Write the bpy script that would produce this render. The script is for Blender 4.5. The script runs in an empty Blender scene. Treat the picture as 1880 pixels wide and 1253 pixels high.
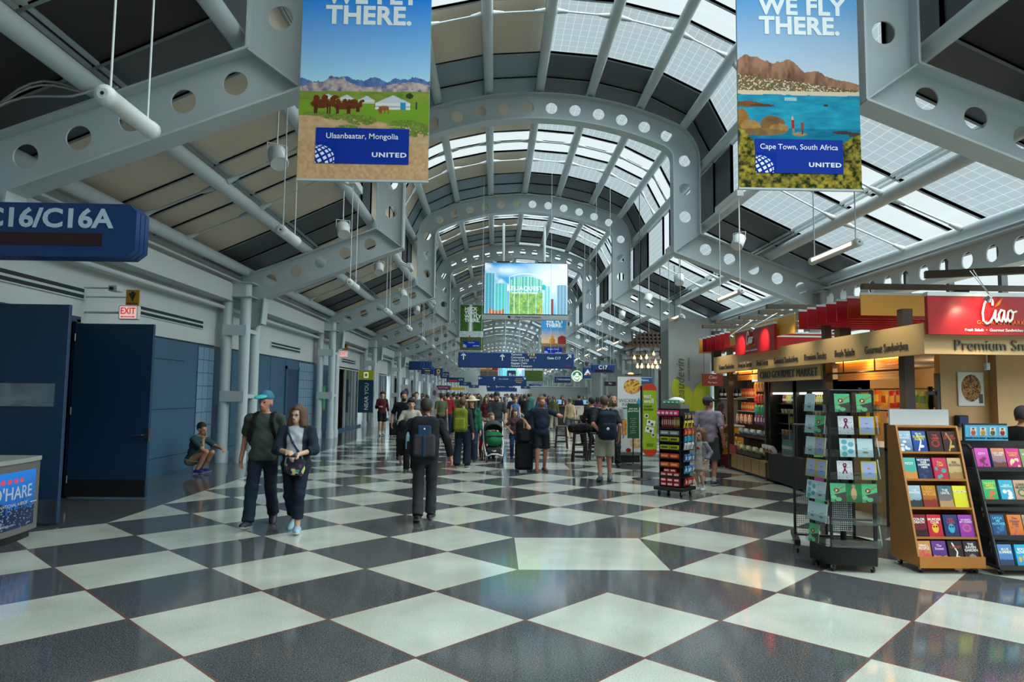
import bpy, bmesh, math, random
import numpy as np
from mathutils import Vector, Matrix, Euler
S = bpy.context.scene
COL = S.collection
R = random.Random(7)

# ---------------------------------------------------------------- camera, world, exposure
H = 1.7478                      # eye height of the photographer
PITCH, YAW, ROLL = 0.0776, 0.0243, 0.0108
def cam_axes():
    cp, sp, cy, sy, cr, sr = math.cos(PITCH), math.sin(PITCH), math.cos(YAW), math.sin(YAW), math.cos(ROLL), math.sin(ROLL)
    W = np.array([[1, 0, 0], [0, 0, -1], [0, 1, 0]], float)
    Ry = np.array([[cy, 0, -sy], [0, 1, 0], [sy, 0, cy]])
    Rp = np.array([[1, 0, 0], [0, cp, sp], [0, -sp, cp]])
    Rr = np.array([[cr, -sr, 0], [sr, cr, 0], [0, 0, 1]])
    return Rr @ Rp @ Ry @ W
_M = cam_axes()
cd = bpy.data.cameras.new('camera'); cd.lens = 24.0; cd.sensor_width = 36.0; cd.clip_start = 0.05; cd.clip_end = 600
cam = bpy.data.objects.new('camera', cd); COL.objects.link(cam)
cam.matrix_world = Matrix(((_M[0][0], -_M[1][0], -_M[2][0], 0), (_M[0][1], -_M[1][1], -_M[2][1], 0),
                           (_M[0][2], -_M[1][2], -_M[2][2], H), (0, 0, 0, 1)))
S.camera = cam
S.view_settings.view_transform = 'Standard'; S.view_settings.look = 'None'
S.view_settings.gamma = 1.0; S.view_settings.use_curve_mapping = False
S.view_settings.exposure = 0.36
wd = bpy.data.worlds.new('overcast_sky'); S.world = wd; wd.use_nodes = True
_bg = wd.node_tree.nodes['Background']; _bg.inputs[0].default_value = (0.80, 0.95, 1.0, 1); _bg.inputs[1].default_value = 2.3
_sl = bpy.data.lights.new('hazy_sun', 'SUN'); _sl.energy = 36.0; _sl.angle = math.radians(100); _sl.color = (.86, .98, 1.0)
sun = bpy.data.objects.new('hazy_sun', _sl); COL.objects.link(sun)
sun.rotation_euler = Vector((-.55, .25, -1.0)).to_track_quat('-Z', 'Y').to_euler()
S.cycles.use_denoising = True
S.cycles.max_bounces = 8; S.cycles.diffuse_bounces = 5; S.cycles.glossy_bounces = 4
S.cycles.transparent_max_bounces = 12; S.cycles.caustics_reflective = False; S.cycles.caustics_refractive = False
S.cycles.sample_clamp_indirect = 6.0

# ---------------------------------------------------------------- colours and materials
def lin(c):
    if isinstance(c, str):
        c = [int(c[i:i + 2], 16) / 255 for i in (0, 2, 4)]
    return tuple((x / 12.92 if x <= 0.04045 else ((x + 0.055) / 1.055) ** 2.4) for x in c)
MATS = {}
def mat(name, col='808080', rough=0.6, metal=0.0, emit=0.0, bump=0.0, bscale=60.0, vary=0.0, vscale=3.0, spec=0.5, attr=None, alpha=1.0):
    if name in MATS: return MATS[name]
    m = bpy.data.materials.new(name); m.use_nodes = True
    nt = m.node_tree; b = nt.nodes['Principled BSDF']; L = nt.links
    c = lin(col) if isinstance(col, str) else tuple(col)
    b.inputs['Base Color'].default_value = (*c, 1)
    b.inputs['Roughness'].default_value = rough; b.inputs['Metallic'].default_value = metal
    b.inputs['Specular IOR Level'].default_value = spec
    src = None
    if attr:
        a = nt.nodes.new('ShaderNodeAttribute'); a.attribute_name = attr; src = a.outputs['Color']
        L.new(src, b.inputs['Base Color'])
    elif vary > 0:
        t = nt.nodes.new('ShaderNodeTexCoord'); n = nt.nodes.new('ShaderNodeTexNoise')
        n.inputs['Scale'].default_value = vscale; n.inputs['Detail'].default_value = 5
        L.new(t.outputs['Object'], n.inputs['Vector'])
        r = nt.nodes.new('ShaderNodeValToRGB')
        r.color_ramp.elements[0].position = .3; r.color_ramp.elements[1].position = .7
        r.color_ramp.elements[0].color = (*[x * (1 - vary) for x in c], 1)
        r.color_ramp.elements[1].color = (*[min(1, x * (1 + vary)) for x in c], 1)
        L.new(n.outputs['Fac'], r.inputs['Fac']); src = r.outputs['Color']; L.new(src, b.inputs['Base Color'])
    if emit > 0:
        b.inputs['Emission Strength'].default_value = emit
        if src is not None: L.new(src, b.inputs['Emission Color'])
        else: b.inputs['Emission Color'].default_value = (*c, 1)
    if bump > 0:
        t = nt.nodes.new('ShaderNodeTexCoord'); n = nt.nodes.new('ShaderNodeTexNoise')
        n.inputs['Scale'].default_value = bscale; n.inputs['Detail'].default_value = 3
        L.new(t.outputs['Object'], n.inputs['Vector'])
        bm_ = nt.nodes.new('ShaderNodeBump'); bm_.inputs['Strength'].default_value = bump; bm_.inputs['Distance'].default_value = .02
        L.new(n.outputs['Fac'], bm_.inputs['Height']); L.new(bm_.outputs['Normal'], b.inputs['Normal'])
    if alpha < 1: b.inputs['Alpha'].default_value = alpha
    MATS[name] = m
    return m
def cmat(col, rough=0.6, **k):           # plain material for a hex colour
    return mat('paint_%s_%d%s' % (col, int(rough * 100), '_e%d' % int(k['emit'] * 10) if 'emit' in k else ''), col, rough, **k)
class NX:                                 # tiny expression builder over Math nodes
    def __init__(s, nt, o): s.nt, s.o = nt, o
    def _m(s, op, *a):
        n = s.nt.nodes.new('ShaderNodeMath'); n.operation = op
        for i, x in enumerate((s,) + a):
            if isinstance(x, NX): s.nt.links.new(x.o, n.inputs[i])
            else: n.inputs[i].default_value = x
        return NX(s.nt, n.outputs[0])
    def __add__(s, b): return s._m('ADD', b)
    def __sub__(s, b): return s._m('SUBTRACT', b)
    def __mul__(s, b): return s._m('MULTIPLY', b)
    def __truediv__(s, b): return s._m('DIVIDE', b)
    def lt(s, b): return s._m('LESS_THAN', b)
    def gt(s, b): return s._m('GREATER_THAN', b)
    def fl(s): return s._m('FLOOR')
    def fr(s): return s._m('FRACT')
    def ab(s): return s._m('ABSOLUTE')
    def mx(s, b): return s._m('MAXIMUM', b)
    def mn(s, b): return s._m('MINIMUM', b)
    def inv(s): return (s * -1.0) + 1.0
def mixc(nt, f, a, b):
    n = nt.nodes.new('ShaderNodeMix'); n.data_type = 'RGBA'
    if isinstance(f, NX): nt.links.new(f.o, n.inputs[0])
    else: n.inputs[0].default_value = f
    for i, x in ((6, a), (7, b)):
        if isinstance(x, bpy.types.NodeSocket): nt.links.new(x, n.inputs[i])
        else: n.inputs[i].default_value = (*x, 1)
    return n.outputs[2]

# ---------------------------------------------------------------- object helpers
def tag(o, label=None, cat=None, group=None, kind=None):
    if label: o['label'] = label
    if cat: o['category'] = cat
    if group: o['group'] = group
    if kind: o['kind'] = kind
    return o
def empty(name, loc=(0, 0, 0), rz=0, label=None, cat=None, group=None, kind=None):
    o = bpy.data.objects.new(name, None); o.empty_display_size = .1
    COL.objects.link(o); o.location = loc; o.rotation_euler = (0, 0, rz)
    return tag(o, label, cat, group, kind)
def copy_tree(o, parent=None):
    c = o.copy(); COL.objects.link(c)
    if parent is not None: c.parent = parent
    for ch in o.children: copy_tree(ch, c)
    return c
class MB:
    """collects shapes into one mesh"""
    def __init__(s): s.v, s.f, s.m, s.mats, s.uv, s.sm = [], [], [], [], None, []
    def mi(s, m):
        if m is None: return 0
        if m not in s.mats: s.mats.append(m)
        return s.mats.index(m)
    def add(s, vs, fs, m=None, T=None, smooth=False):
        k = len(s.v); i = s.mi(m)
        if T is not None: vs = [T @ Vector(p) for p in vs]
        s.v += [tuple(p) for p in vs]
        for q in fs: s.f.append([k + j for j in q]); s.m.append(i); s.sm.append(smooth)
        return s
    def box(s, x0, x1, y0, y1, z0, z1, m=None, T=None, bev=0.0):
        if bev > 0 and min(abs(x1 - x0), abs(y1 - y0), abs(z1 - z0)) > 2.2 * bev:
            vs = []; b = bev
            X, Y, Z = (x0, x1), (y0, y1), (z0, z1); sg = (1, -1)
            idx = {}
            for i in (0, 1):
                for j in (0, 1):
                    for k in (0, 1):
                        for a in range(3):
                            p = [X[i] + sg[i] * b, Y[j] + sg[j] * b, Z[k] + sg[k] * b]
                            p[a] = (X[i], Y[j], Z[k])[a]
                            idx[i, j, k, a] = len(vs); vs.append(p)
            I = lambda *q: idx[q]
            fs = []
            for e in (0, 1):
                fs.append([I(e, 0, 0, 0), I(e, 1, 0, 0), I(e, 1, 1, 0), I(e, 0, 1, 0)])
                fs.append([I(0, e, 0, 1), I(1, e, 0, 1), I(1, e, 1, 1), I(0, e, 1, 1)])
                fs.append([I(0, 0, e, 2), I(1, 0, e, 2), I(1, 1, e, 2), I(0, 1, e, 2)])
                for g in (0, 1):
                    fs.append([I(e, g, 0, 0), I(e, g, 1, 0), I(e, g, 1, 1), I(e, g, 0, 1)])
                    fs.append([I(e, 0, g, 0), I(e, 1, g, 0), I(e, 1, g, 2), I(e, 0, g, 2)])
                    fs.append([I(0, e, g, 1), I(1, e, g, 1), I(1, e, g, 2), I(0, e, g, 2)])
                    for k in (0, 1): fs.append([I(e, g, k, 0), I(e, g, k, 1), I(e, g, k, 2)])
            return s.add(vs, fs, m, T)
        vs = [(x0, y0, z0), (x1, y0, z0), (x1, y1, z0), (x0, y1, z0), (x0, y0, z1), (x1, y0, z1), (x1, y1, z1), (x0, y1, z1)]
        return s.add(vs, [(3, 2, 1, 0), (4, 5, 6, 7), (0, 1, 5, 4), (1, 2, 6, 5), (2, 3, 7, 6), (3, 0, 4, 7)], m, T)
    def tube(s, a, b, r, r2=None, n=10, m=None, caps=True, T=None):
        a, b = Vector(a), Vector(b); d = (b - a).normalized(); r2 = r if r2 is None else r2
        u = d.orthogonal().normalized(); w = d.cross(u)
        vs, fs = [], []
        for p, q in ((a, r), (b, r2)):
            for i in range(n):
                t = 2 * math.pi * i / n; vs.append(p + (u * math.cos(t) + w * math.sin(t)) * q)
        for i in range(n): j = (i + 1) % n; fs.append((i, j, n + j, n + i))
        s.add(vs, fs, m, T, True)
        if caps: s.add(vs, [tuple(range(n - 1, -1, -1)), tuple(range(n, 2 * n))], m, T)
        return s
    def path(s, pts, r, n=8, m=None):
        for a, b in zip(pts, pts[1:]): s.tube(a, b, r, n=n, m=m)
        return s
    def lathe(s, prof, n=16, m=None, T=None):
        vs, fs = [], []
        for r, z in prof:
            for i in range(n): t = 2 * math.pi * i / n; vs.append((r * math.cos(t), r * math.sin(t), z))
        for k in range(len(prof) - 1):
            for i in range(n): j = (i + 1) % n; fs.append((k * n + i, k * n + j, (k + 1) * n + j, (k + 1) * n + i))
        s.add(vs, fs, m, T, True)
        s.add(vs, [tuple(range(n - 1, -1, -1)), tuple(range((len(prof) - 1) * n, len(prof) * n))], m, T)
        return s
    def ball(s, c, r, n=10, m=None, T=None):
        rx, ry, rz = (r, r, r) if not hasattr(r, '__len__') else r
        vs, fs = [], []; k = n // 2 + 1
        for a in range(1, k):
            p = math.pi * a / k
            for i in range(n): t = 2 * math.pi * i / n; vs.append((c[0] + rx * math.sin(p) * math.cos(t), c[1] + ry * math.sin(p) * math.sin(t), c[2] + rz * math.cos(p)))
        for a in range(k - 2):
            for i in range(n): j = (i + 1) % n; fs.append((a * n + i, (a + 1) * n + i, (a + 1) * n + j, a * n + j))
        top = len(vs); vs += [(c[0], c[1], c[2] + rz), (c[0], c[1], c[2] - rz)]
        for i in range(n): j = (i + 1) % n; fs += [(top, i, j), (top + 1, (k - 2) * n + j, (k - 2) * n + i)]
        return s.add(vs, fs, m, T, True)
    def prism(s, poly, y0, y1, m=None, T=None):      # poly in (x, z), extruded along y
        n = len(poly)
        vs = [(x, y0, z) for x, z in poly] + [(x, y1, z) for x, z in poly]
        fs = [tuple(range(n)), tuple(range(2 * n - 1, n - 1, -1))] + [(i, n + i, n + (i + 1) % n, (i + 1) % n) for i in range(n)]
        return s.add(vs, fs, m, T)
    def quad(s, a, b, c, d, m=None): return s.add([a, b, c, d], [(0, 1, 2, 3)], m)
    def build(s, name, parent=None, m=None, **k):
        me = bpy.data.meshes.new(name); me.from_pydata(s.v, [], s.f)
        if m is not None and not s.mats: s.mats = [m]
        for x in s.mats: me.materials.append(x)
        if len(s.mats) > 1: me.polygons.foreach_set('material_index', s.m)
        me.polygons.foreach_set('use_smooth', s.sm)
        bm = bmesh.new(); bm.from_mesh(me); bmesh.ops.recalc_face_normals(bm, faces=bm.faces); bm.to_mesh(me); bm.free()
        o = bpy.data.objects.new(name, me); COL.objects.link(o)
        if parent is not None: o.parent = parent
        return tag(o, **k)
def RotZ(a): return Matrix.Rotation(a, 4, 'Z')
def Tr(x, y, z): return Matrix.Translation((x, y, z))
def _curve_mesh(cu):
    o = bpy.data.objects.new('tmp', cu); COL.objects.link(o)
    dg = bpy.context.evaluated_depsgraph_get(); me = bpy.data.meshes.new_from_object(o.evaluated_get(dg))
    COL.objects.unlink(o); bpy.data.objects.remove(o); bpy.data.curves.remove(cu)
    return me
def plate_mesh(outline, holes, th):       # 2-D outline with holes in (x, z), thickness th along y
    cu = bpy.data.curves.new('c', 'CURVE'); cu.dimensions = '2D'; cu.fill_mode = 'BOTH'; cu.extrude = th / 2
    for pts in [outline] + holes:
        sp = cu.splines.new('POLY'); sp.points.add(len(pts) - 1); sp.use_cyclic_u = True
        for p, q in zip(sp.points, pts): p.co = (q[0], q[1], 0, 1)
    me = _curve_mesh(cu); me.transform(Matrix.Rotation(math.pi / 2, 4, 'X'))
    return me
def link_mesh(name, me, parent=None, m=None, **k):
    o = bpy.data.objects.new(name, me); COL.objects.link(o)
    if m is not None: me.materials.clear(); me.materials.append(m)
    if parent is not None: o.parent = parent
    return tag(o, **k)
def text_mesh(s, size, align='CENTER', bold=0.0, ext=0.002, sx=1.0, shear=0.0, spacing=1.0, line=1.0):
    cu = bpy.data.curves.new('t', 'FONT'); cu.body = s; cu.size = size; cu.align_x = align; cu.align_y = 'CENTER'
    cu.extrude = ext; cu.offset = bold * size; cu.shear = shear; cu.space_character = spacing; cu.space_line = line; cu.resolution_u = 3
    me = _curve_mesh(cu)
    if sx != 1: me.transform(Matrix.Diagonal((sx, 1, 1, 1)))
    return me
def text(s, size, m, loc, parent=None, facing=0.0, align='CENTER', name='lettering', tilt=0.0, spin=0.0, **k):
    """lettering standing up, read from -y; facing turns it about z, tilt leans it back, spin turns it in its plane"""
    lk = {q: k.pop(q) for q in ('label', 'cat', 'group', 'kind') if q in k}
    me = text_mesh(s, size, align, **k)
    T = Matrix.Translation(loc) @ RotZ(facing) @ Matrix.Rotation(math.pi / 2 - tilt, 4, 'X') @ RotZ(spin)
    me.transform(T)
    return link_mesh(name, me, parent, m, **lk)
def circ(cx, cz, r, n=20): return [(cx + r * math.cos(2 * math.pi * i / n), cz + r * math.sin(2 * math.pi * i / n)) for i in range(n)]

# ---------------------------------------------------------------- printed pictures (colour per vertex of a fine flat grid)
def fbm(x, y, oct=4, seed=0):
    rs = np.random.RandomState(seed); tot = np.zeros_like(x); amp = 1.0; nrm = 0
    for o in range(oct):
        T = rs.rand(64, 64); f = 2 ** o
        X, Y = x * f, y * f; xi, yi = np.floor(X).astype(int), np.floor(Y).astype(int)
        fx, fy = X - xi, Y - yi; fx = fx * fx * (3 - 2 * fx); fy = fy * fy * (3 - 2 * fy)
        g = lambda a, b: T[a % 64, b % 64]
        tot += amp * ((g(xi, yi) * (1 - fx) + g(xi + 1, yi) * fx) * (1 - fy) + (g(xi, yi + 1) * (1 - fx) + g(xi + 1, yi + 1) * fx) * fy)
        nrm += amp; amp *= .5
    return tot / nrm
class Art:
    def __init__(s, nx, ny):
        s.u, s.v = np.meshgrid((np.arange(nx) + .5) / nx, (np.arange(ny) + .5) / ny, indexing='ij'); s.c = np.zeros((nx, ny, 3)); s.nx, s.ny = nx, ny
    def fill(s, mask, col, a=1.0):
        c = np.array(lin(col) if isinstance(col, str) else col, float)
        A = (np.clip(mask, 0, 1) * a)[..., None]
        s.c = s.c * (1 - A) + (c if c.ndim == 1 else c) * A
    def grad(s, mask, c0, c1, t):
        t = np.clip(t, 0, 1)[..., None]
        s.fill(mask, np.array(lin(c0)) * (1 - t) + np.array(lin(c1)) * t)
    def ell(s, x, y, rx, ry, soft=.15):
        return np.clip((1 - np.sqrt(((s.u - x) / rx) ** 2 + ((s.v - y) / ry) ** 2)) / soft, 0, 1)
    def rect(s, x0, x1, y0, y1): return ((s.u > x0) & (s.u < x1) & (s.v > y0) & (s.v < y1)).astype(float)
    def line(s, x0, y0, x1, y1, w, asp=1.0):
        dx, dy = x1 - x0, (y1 - y0) * asp
        t = np.clip(((s.u - x0) * dx + (s.v - y0) * asp * dy) / (dx * dx + dy * dy + 1e-9), 0, 1)
        return (np.hypot(s.u - x0 - t * dx, (s.v - y0) * asp - t * dy) < w).astype(float)
    def noise(s, fx, fy, oct=4, seed=0): return fbm(s.u * fx, s.v * fy, oct, seed)
    def mesh(s, w, h, T=None):           # grid in x (0..w), z (0..h), one colour per face
        nx, ny = s.nx, s.ny
        gx, gz = np.meshgrid(np.linspace(0, w, nx + 1), np.linspace(0, h, ny + 1), indexing='ij')
        v = np.stack([gx.ravel(), np.zeros(gx.size), gz.ravel()], 1)
        i, j = np.meshgrid(np.arange(nx), np.arange(ny), indexing='ij'); a = i * (ny + 1) + j
        f = np.stack([a, a + ny + 1, a + ny + 2, a + 1], -1).reshape(-1, 4)
        me = bpy.data.meshes.new('print'); me.vertices.add(len(v)); me.vertices.foreach_set('co', v.ravel())
        me.loops.add(f.size); me.loops.foreach_set('vertex_index', f.ravel())
        me.polygons.add(len(f)); me.polygons.foreach_set('loop_start', np.arange(0, f.size, 4)); me.polygons.foreach_set('loop_total', np.full(len(f), 4))
        me.update(); at = me.attributes.new('print', 'FLOAT_COLOR', 'FACE')
        c = np.ones((len(f), 4)); c[:, :3] = np.clip(s.c, 0, 1).reshape(-1, 3); at.data.foreach_set('color', c.ravel())
        if T is not None: me.transform(T)
        return me
PRINT = mat('printed_picture', attr='print', rough=.5, spec=.2)
PRINT_MATTE = mat('printed_cloth', attr='print', rough=.85, spec=.1)
SCREEN = mat('lit_screen', attr='print', rough=.3, emit=.45)
# ---------------------------------------------------------------- the building: frames, roof, walls, floor
XC, BAY, Y0 = 1.09, 9.144, 8.3
U, LX, LY = 0.762, 0.2606, 5.4434        # floor lattice
K0, K1 = -3, 17
YA, YZ = Y0 + BAY * K0, Y0 + BAY * K1
steel = mat('painted_steel', 'b4bec1', .42, vary=.06, vscale=.7)
steel_d = mat('painted_steel_edges', 'b2bcbf', .45)
wallwhite = mat('white_wall_paint', 'b9bfbf', .6, vary=.04, vscale=.8)
def offset_path(half, k):                 # outer/inner edge of the arch, left to right, relative to the centre line
    Rm = 8.46 + k; zc = 9.62 - 8.80
    xl = 3.84 + k; rf = .74 + k
    # fillet between the crown arc (centre 0,zc radius Rm) and the vertical x = xl
    fx = xl - rf; fz = zc + math.sqrt((Rm - rf) ** 2 - fx ** 2)
    a0 = math.atan2(fz - zc, fx)
    right = []
    for i in range(25): a = math.pi / 2 + (a0 - math.pi / 2) * i / 24; right.append((Rm * math.cos(a), zc + Rm * math.sin(a)))
    for i in range(1, 9): a = a0 + (0 - a0) * i / 8; right.append((fx + rf * math.cos(a), fz + rf * math.sin(a)))
    return right
SL = .39
outer = offset_path(0, .34) + [(4.18, 5.95)]
outer += [(7.55, 5.95 - SL * 3.37)]
inner = offset_path(0, -.34) + [(3.50, 5.46)]
inner += [(6.95, 5.46 - SL * 3.45), (7.0, 3.45)]
def both(p): return [(-x, z) for x, z in reversed(p)] + p[1:]
outline = both(outer) + [(7.55, 4.0), (7.3, 3.35)] + list(reversed(both(inner))) + [(-7.3, 3.35), (-7.55, 4.0)]
holes = []
for sx in (-1, 1):
    for i in range(6):
        a = math.radians(90 - sx * (2.1 + 4.25 * i)); holes.append(circ(8.46 * math.cos(a), .82 + 8.46 * math.sin(a), .155))
    for z in (7.92, 7.16, 6.42): holes.append(circ(sx * 3.83, z, .155))
    for i in range(5):
        x = 4.36 + i * .625; holes.append(circ(sx * x, 5.56 - SL * (x - 4.36), .155))
web_me = plate_mesh(outline, holes, .025); web_me.materials.append(steel)
def strip(path, w, th, m):
    b = MB()
    for (x0, z0), (x1, z1) in zip(path, path[1:]):
        L = math.hypot(x1 - x0, z1 - z0); nx, nz = -(z1 - z0) / L * th / 2, (x1 - x0) / L * th / 2
        b.prism([(x0 + nx, z0 + nz), (x1 + nx, z1 + nz), (x1 - nx, z1 - nz), (x0 - nx, z0 - nz)], -w / 2, w / 2, m)
    return b
ORD = ['nearest', 'second', 'third', 'fourth', 'fifth', 'sixth', 'seventh', 'eighth', 'ninth', 'tenth', 'eleventh', 'twelfth', 'thirteenth', 'fourteenth', 'fifteenth', 'sixteenth', 'seventeenth', 'eighteenth']
ar = empty('steel_arch', (XC, Y0, 0))
link_mesh('web', web_me, ar)
strip(both(outer), .36, .03, steel_d).build('outer_flange', ar)
strip(both(inner), .36, .03, steel_d).build('inner_flange', ar)
for sx in (-1, 1):
    strip([(sx * 3.5, 5.46), (sx * 4.18, 5.95)], .3, .02, steel).build('stiffener', ar)
def column():
    c = empty('tube_column', (0, 0, 0))
    for (x, y, z) in ((-.45, -.35, 4.1), (0, -.35, 4.45), (0, .35, 3.8)):
        b = MB(); b.tube((x, y, 0), (x, y, z), .13, n=18, m=steel); b.tube((x, y, 0), (x, y, .28), .155, n=18, m=steel); b.build('tube', c)
    b = MB()
    for z in (4.45, 4.10): b.box(-.62, .2, -.55, .25, z - .02, z, steel)
    b.box(-.5, .05, -.5, -.2, 4.1, 4.43, steel)
    for z in (3.25, 1.62): b.box(-.5, .08, -.5, -.48, z - .13, z + .13, steel); b.box(-.2, .08, -.35, .4, z - .05, z + .05, steel)
    b.build('collar_plate', c)
    return c
col0 = column()
for k in range(K0, K1 + 1):
    y = Y0 + BAY * k
    o = ar if k == 0 else copy_tree(ar)
    o.location = (XC, y, 0)
    n = ORD[k] if k >= 0 else None
    tag(o, ('%s perforated grey steel arch from the viewer, spanning the hall' % n) if n else 'perforated grey steel arch behind the viewpoint', 'arch', 'perforated steel arches')
    for sx in (-1, 1):
        if sx == 1 and k == 0: continue
        c = col0 if (k == K0 and sx == -1) else copy_tree(col0)
        c.location = (XC + sx * (7.33 + (.5 if k == 0 else 0)), y, 0); c.scale = (-sx * -1 if sx == -1 else -1, 1, 1)
        if sx == -1: c.scale = (1, 1, 1)
        tag(c, ('cluster of three grey tube columns on the %s under the %s arch' % ('left' if sx < 0 else 'right', n)) if n else 'cluster of grey tube columns behind the viewpoint, %s' % ('left' if sx < 0 else 'right'), 'column', 'tube column clusters')

# longitudinal tubes, each one run of pipe the length of the hall
def purlin(x, z, r, lab):
    b = MB(); b.tube((XC + x, YA, z), (XC + x, YZ, z), r, n=16, m=steel)
    b.build('roof_tube', label=lab, cat='pipe', group='roof tubes along the hall')
VX = [(0, 9.80), (1.35, 9.70), (2.68, 9.39), (3.80, 8.84), (4.36, 7.85)]
SX = [(4.42, 6.22), (6.0, 5.40), (7.45, 4.78)]
W8 = {0: 'at the crown of the vault', 1: 'beside the crown', 2: 'halfway down the vault', 3: 'at the shoulder of the vault', 4: 'at the top of the side wall'}
for i, (x, z) in enumerate(VX):
    for sx in ((1,) if i == 0 else (-1, 1)):
        purlin(sx * x, z, .12, 'long grey roof tube %s%s' % (W8[i], '' if i == 0 else (', right of centre' if sx > 0 else ', left of centre')))
for i, (x, z) in enumerate(SX):
    for sx in (-1, 1):
        purlin(sx * x, z, .125, 'long grey tube under the %s side roof, %s of three' % ('right' if sx > 0 else 'left', ('inmost', 'middle', 'outmost')[i]))

# roof skin
def glass_mat(name, cell, line_, gx=.25, gz=.19, lw=.05):
    m = bpy.data.materials.new(name); m.use_nodes = True; nt = m.node_tree; nt.nodes.clear(); L = nt.links
    uv = nt.nodes.new('ShaderNodeUVMap'); sp = nt.nodes.new('ShaderNodeSeparateXYZ'); L.new(uv.outputs[0], sp.inputs[0])
    u, v = NX(nt, sp.outputs[0]), NX(nt, sp.outputs[1])
    g = ((u / gx).fr().lt(lw)).mx((v / gz).fr().lt(lw * gx / gz))
    c = mixc(nt, g, cell, line_)
    t = nt.nodes.new('ShaderNodeBsdfTransparent'); L.new(c, t.inputs[0])
    gl = nt.nodes.new('ShaderNodeBsdfGlossy'); gl.inputs['Roughness'].default_value = .15; gl.inputs[0].default_value = (.8, .85, .85, 1)
    mx = nt.nodes.new('ShaderNodeMixShader'); mx.inputs[0].default_value = .04
    L.new(t.outputs[0], mx.inputs[1]); L.new(gl.outputs[0], mx.inputs[2])
    o = nt.nodes.new('ShaderNodeOutputMaterial'); L.new(mx.outputs[0], o.inputs[0])
    return m
fritted = glass_mat('fritted_roof_glass', (.19, .205, .205), (.30, .30, .30))
clear = glass_mat('clear_roof_glass', (.34, .33, .32), (.34, .33, .32), 9, 9, 0)
beige = mat('beige_roof_panel', 'cabdab', .7, vary=.05, vscale=.6)
darkp = mat('dark_roof_panel', '4b5155', .5)
shadep = mat('shade_dark_roof_panel', '2b2828', .7)  # unlit undersides of the near side roofs, shade painted into the panel colour
bluep = mat('blue_grey_roof_panel', '7f929c', .4)
mull = mat('mullion_grey', 'aab4b6', .45)
vault = [(-4.62, 6.45), (-4.62, 7.95), (-4.02, 9.12), (-2.80, 9.72), (-1.40, 10.04), (0, 10.14), (1.40, 10.04), (2.80, 9.72), (4.02, 9.12), (4.62, 7.95), (4.62, 6.45)]
sideL = [(-4.62, 6.45), (-6.1, 5.75), (-8.1, 4.85)]
sideR = [(4.62, 6.45), (6.1, 5.75), (8.1, 4.85)]
SEG = [(0, 1.30, 'd'), (1.30, 3.66, 'g'), (3.66, 4.572, 'c'), (4.572, 5.484, 'c'), (5.484, 7.844, 'g'), (7.844, 9.144, 'd')]
def skin(kinds, y, sel, name, frame=False, frame_mat=mull):
    b = MB(); uvs = []; fr = MB()
    for prof, side in kinds:
        s0 = 0
        for (x0, z0), (x1, z1) in zip(prof, prof[1:]):
            L = math.hypot(x1 - x0, z1 - z0); ux, uz = (x1 - x0) / L, (z1 - z0) / L
            vert = abs(uz) > .95
            for a, c, t in SEG:
                m = sel(side, t, vert, x0 + x1)
                if m is None: continue
                ya, yc = y + a, y + c
                b.quad((XC + x0, ya, z0), (XC + x1, ya, z1), (XC + x1, yc, z1), (XC + x0, yc, z0), m)
                uvs += [(ya, s0), (ya, s0 + L), (yc, s0 + L), (yc, s0)]
                if frame:
                    nx, nz = (uz * .05, -ux * .05) if (x0 + x1) * uz - 0 * ux >= 0 else (-uz * .05, ux * .05)
                    T = Matrix(((ux, 0, -uz, XC + x0), (0, 1, 0, 0), (uz, 0, ux, z0), (0, 0, 0, 1)))
                    for yy in (ya, yc): fr.box(0, L, yy - .03, yy + .03, -.03, .03, frame_mat, T)
                    for xx in (.05, L - .05): fr.box(xx - .03, xx + .03, ya, yc, -.028, .028, frame_mat, T)
            s0 += L
    if not b.f: return None
    o = b.build(name, kind='structure')
    me = o.data; ul = me.uv_layers.new(name='UVMap')
    # faces keep their vertex order only up to a flip, so set uv per vertex index
    for lp in me.loops: ul.data[lp.index].uv = uvs[lp.vertex_index]
    if frame: fr.build('mullions', o)
    return o
ybay = 0
def sel_opaque(side, t, vert, xs):
    if t == 'd' and side != 'v' and ybay < 0: return shadep
    if t == 'd': return bluep if (side == 'v' and xs < 0.1 and not vert) else darkp
    if side == 'L' : return beige
    if side == 'v' and xs < -.1 and (t == 'g' or vert): return beige
    return None
def sel_glass(side, t, vert, xs):
    if t == 'd' or side == 'L': return None
    if side == 'v' and xs < -.1 and (t == 'g' or vert): return None
    return clear if t == 'c' else fritted
for k in range(K0, K1):
    y = Y0 + BAY * k; ybay = k; kinds = [(vault, 'v'), (sideL, 'L'), (sideR, 'R')]
    skin(kinds, y, sel_opaque, 'ceiling', k < 6, mull)
    skin(kinds, y, sel_glass, 'window_%d' % (k - K0 + 1), k < 8)
    # tie rods between the tubes at mid bay
    if -1 <= k < 9:
        rb = MB(); jb = MB()
        for yy in (y + 3.70, y + 5.44):
            chain = [(-x, z) for x, z in reversed(VX)] + VX[1:]
            for ch in (chain, SX, [(-x, z) for x, z in SX]):
                for (x0, z0), (x1, z1) in zip(ch, ch[1:]):
                    a, c = Vector((XC + x0, yy, z0)), Vector((XC + x1, yy, z1)); d = (c - a).normalized()
                    a2, c2 = a + d * .13, c - d * .13
                    rb.tube(a2, c2, .018, n=6, m=steel); jb.tube(a2, a2 + d * .22, .06, .03, n=6, m=steel); jb.tube(c2, c2 - d * .22, .06, .03, n=6, m=steel)
        o = rb.build('trim_%d' % (k + 2), kind='structure'); jb.build('rod_sockets', o)

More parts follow.
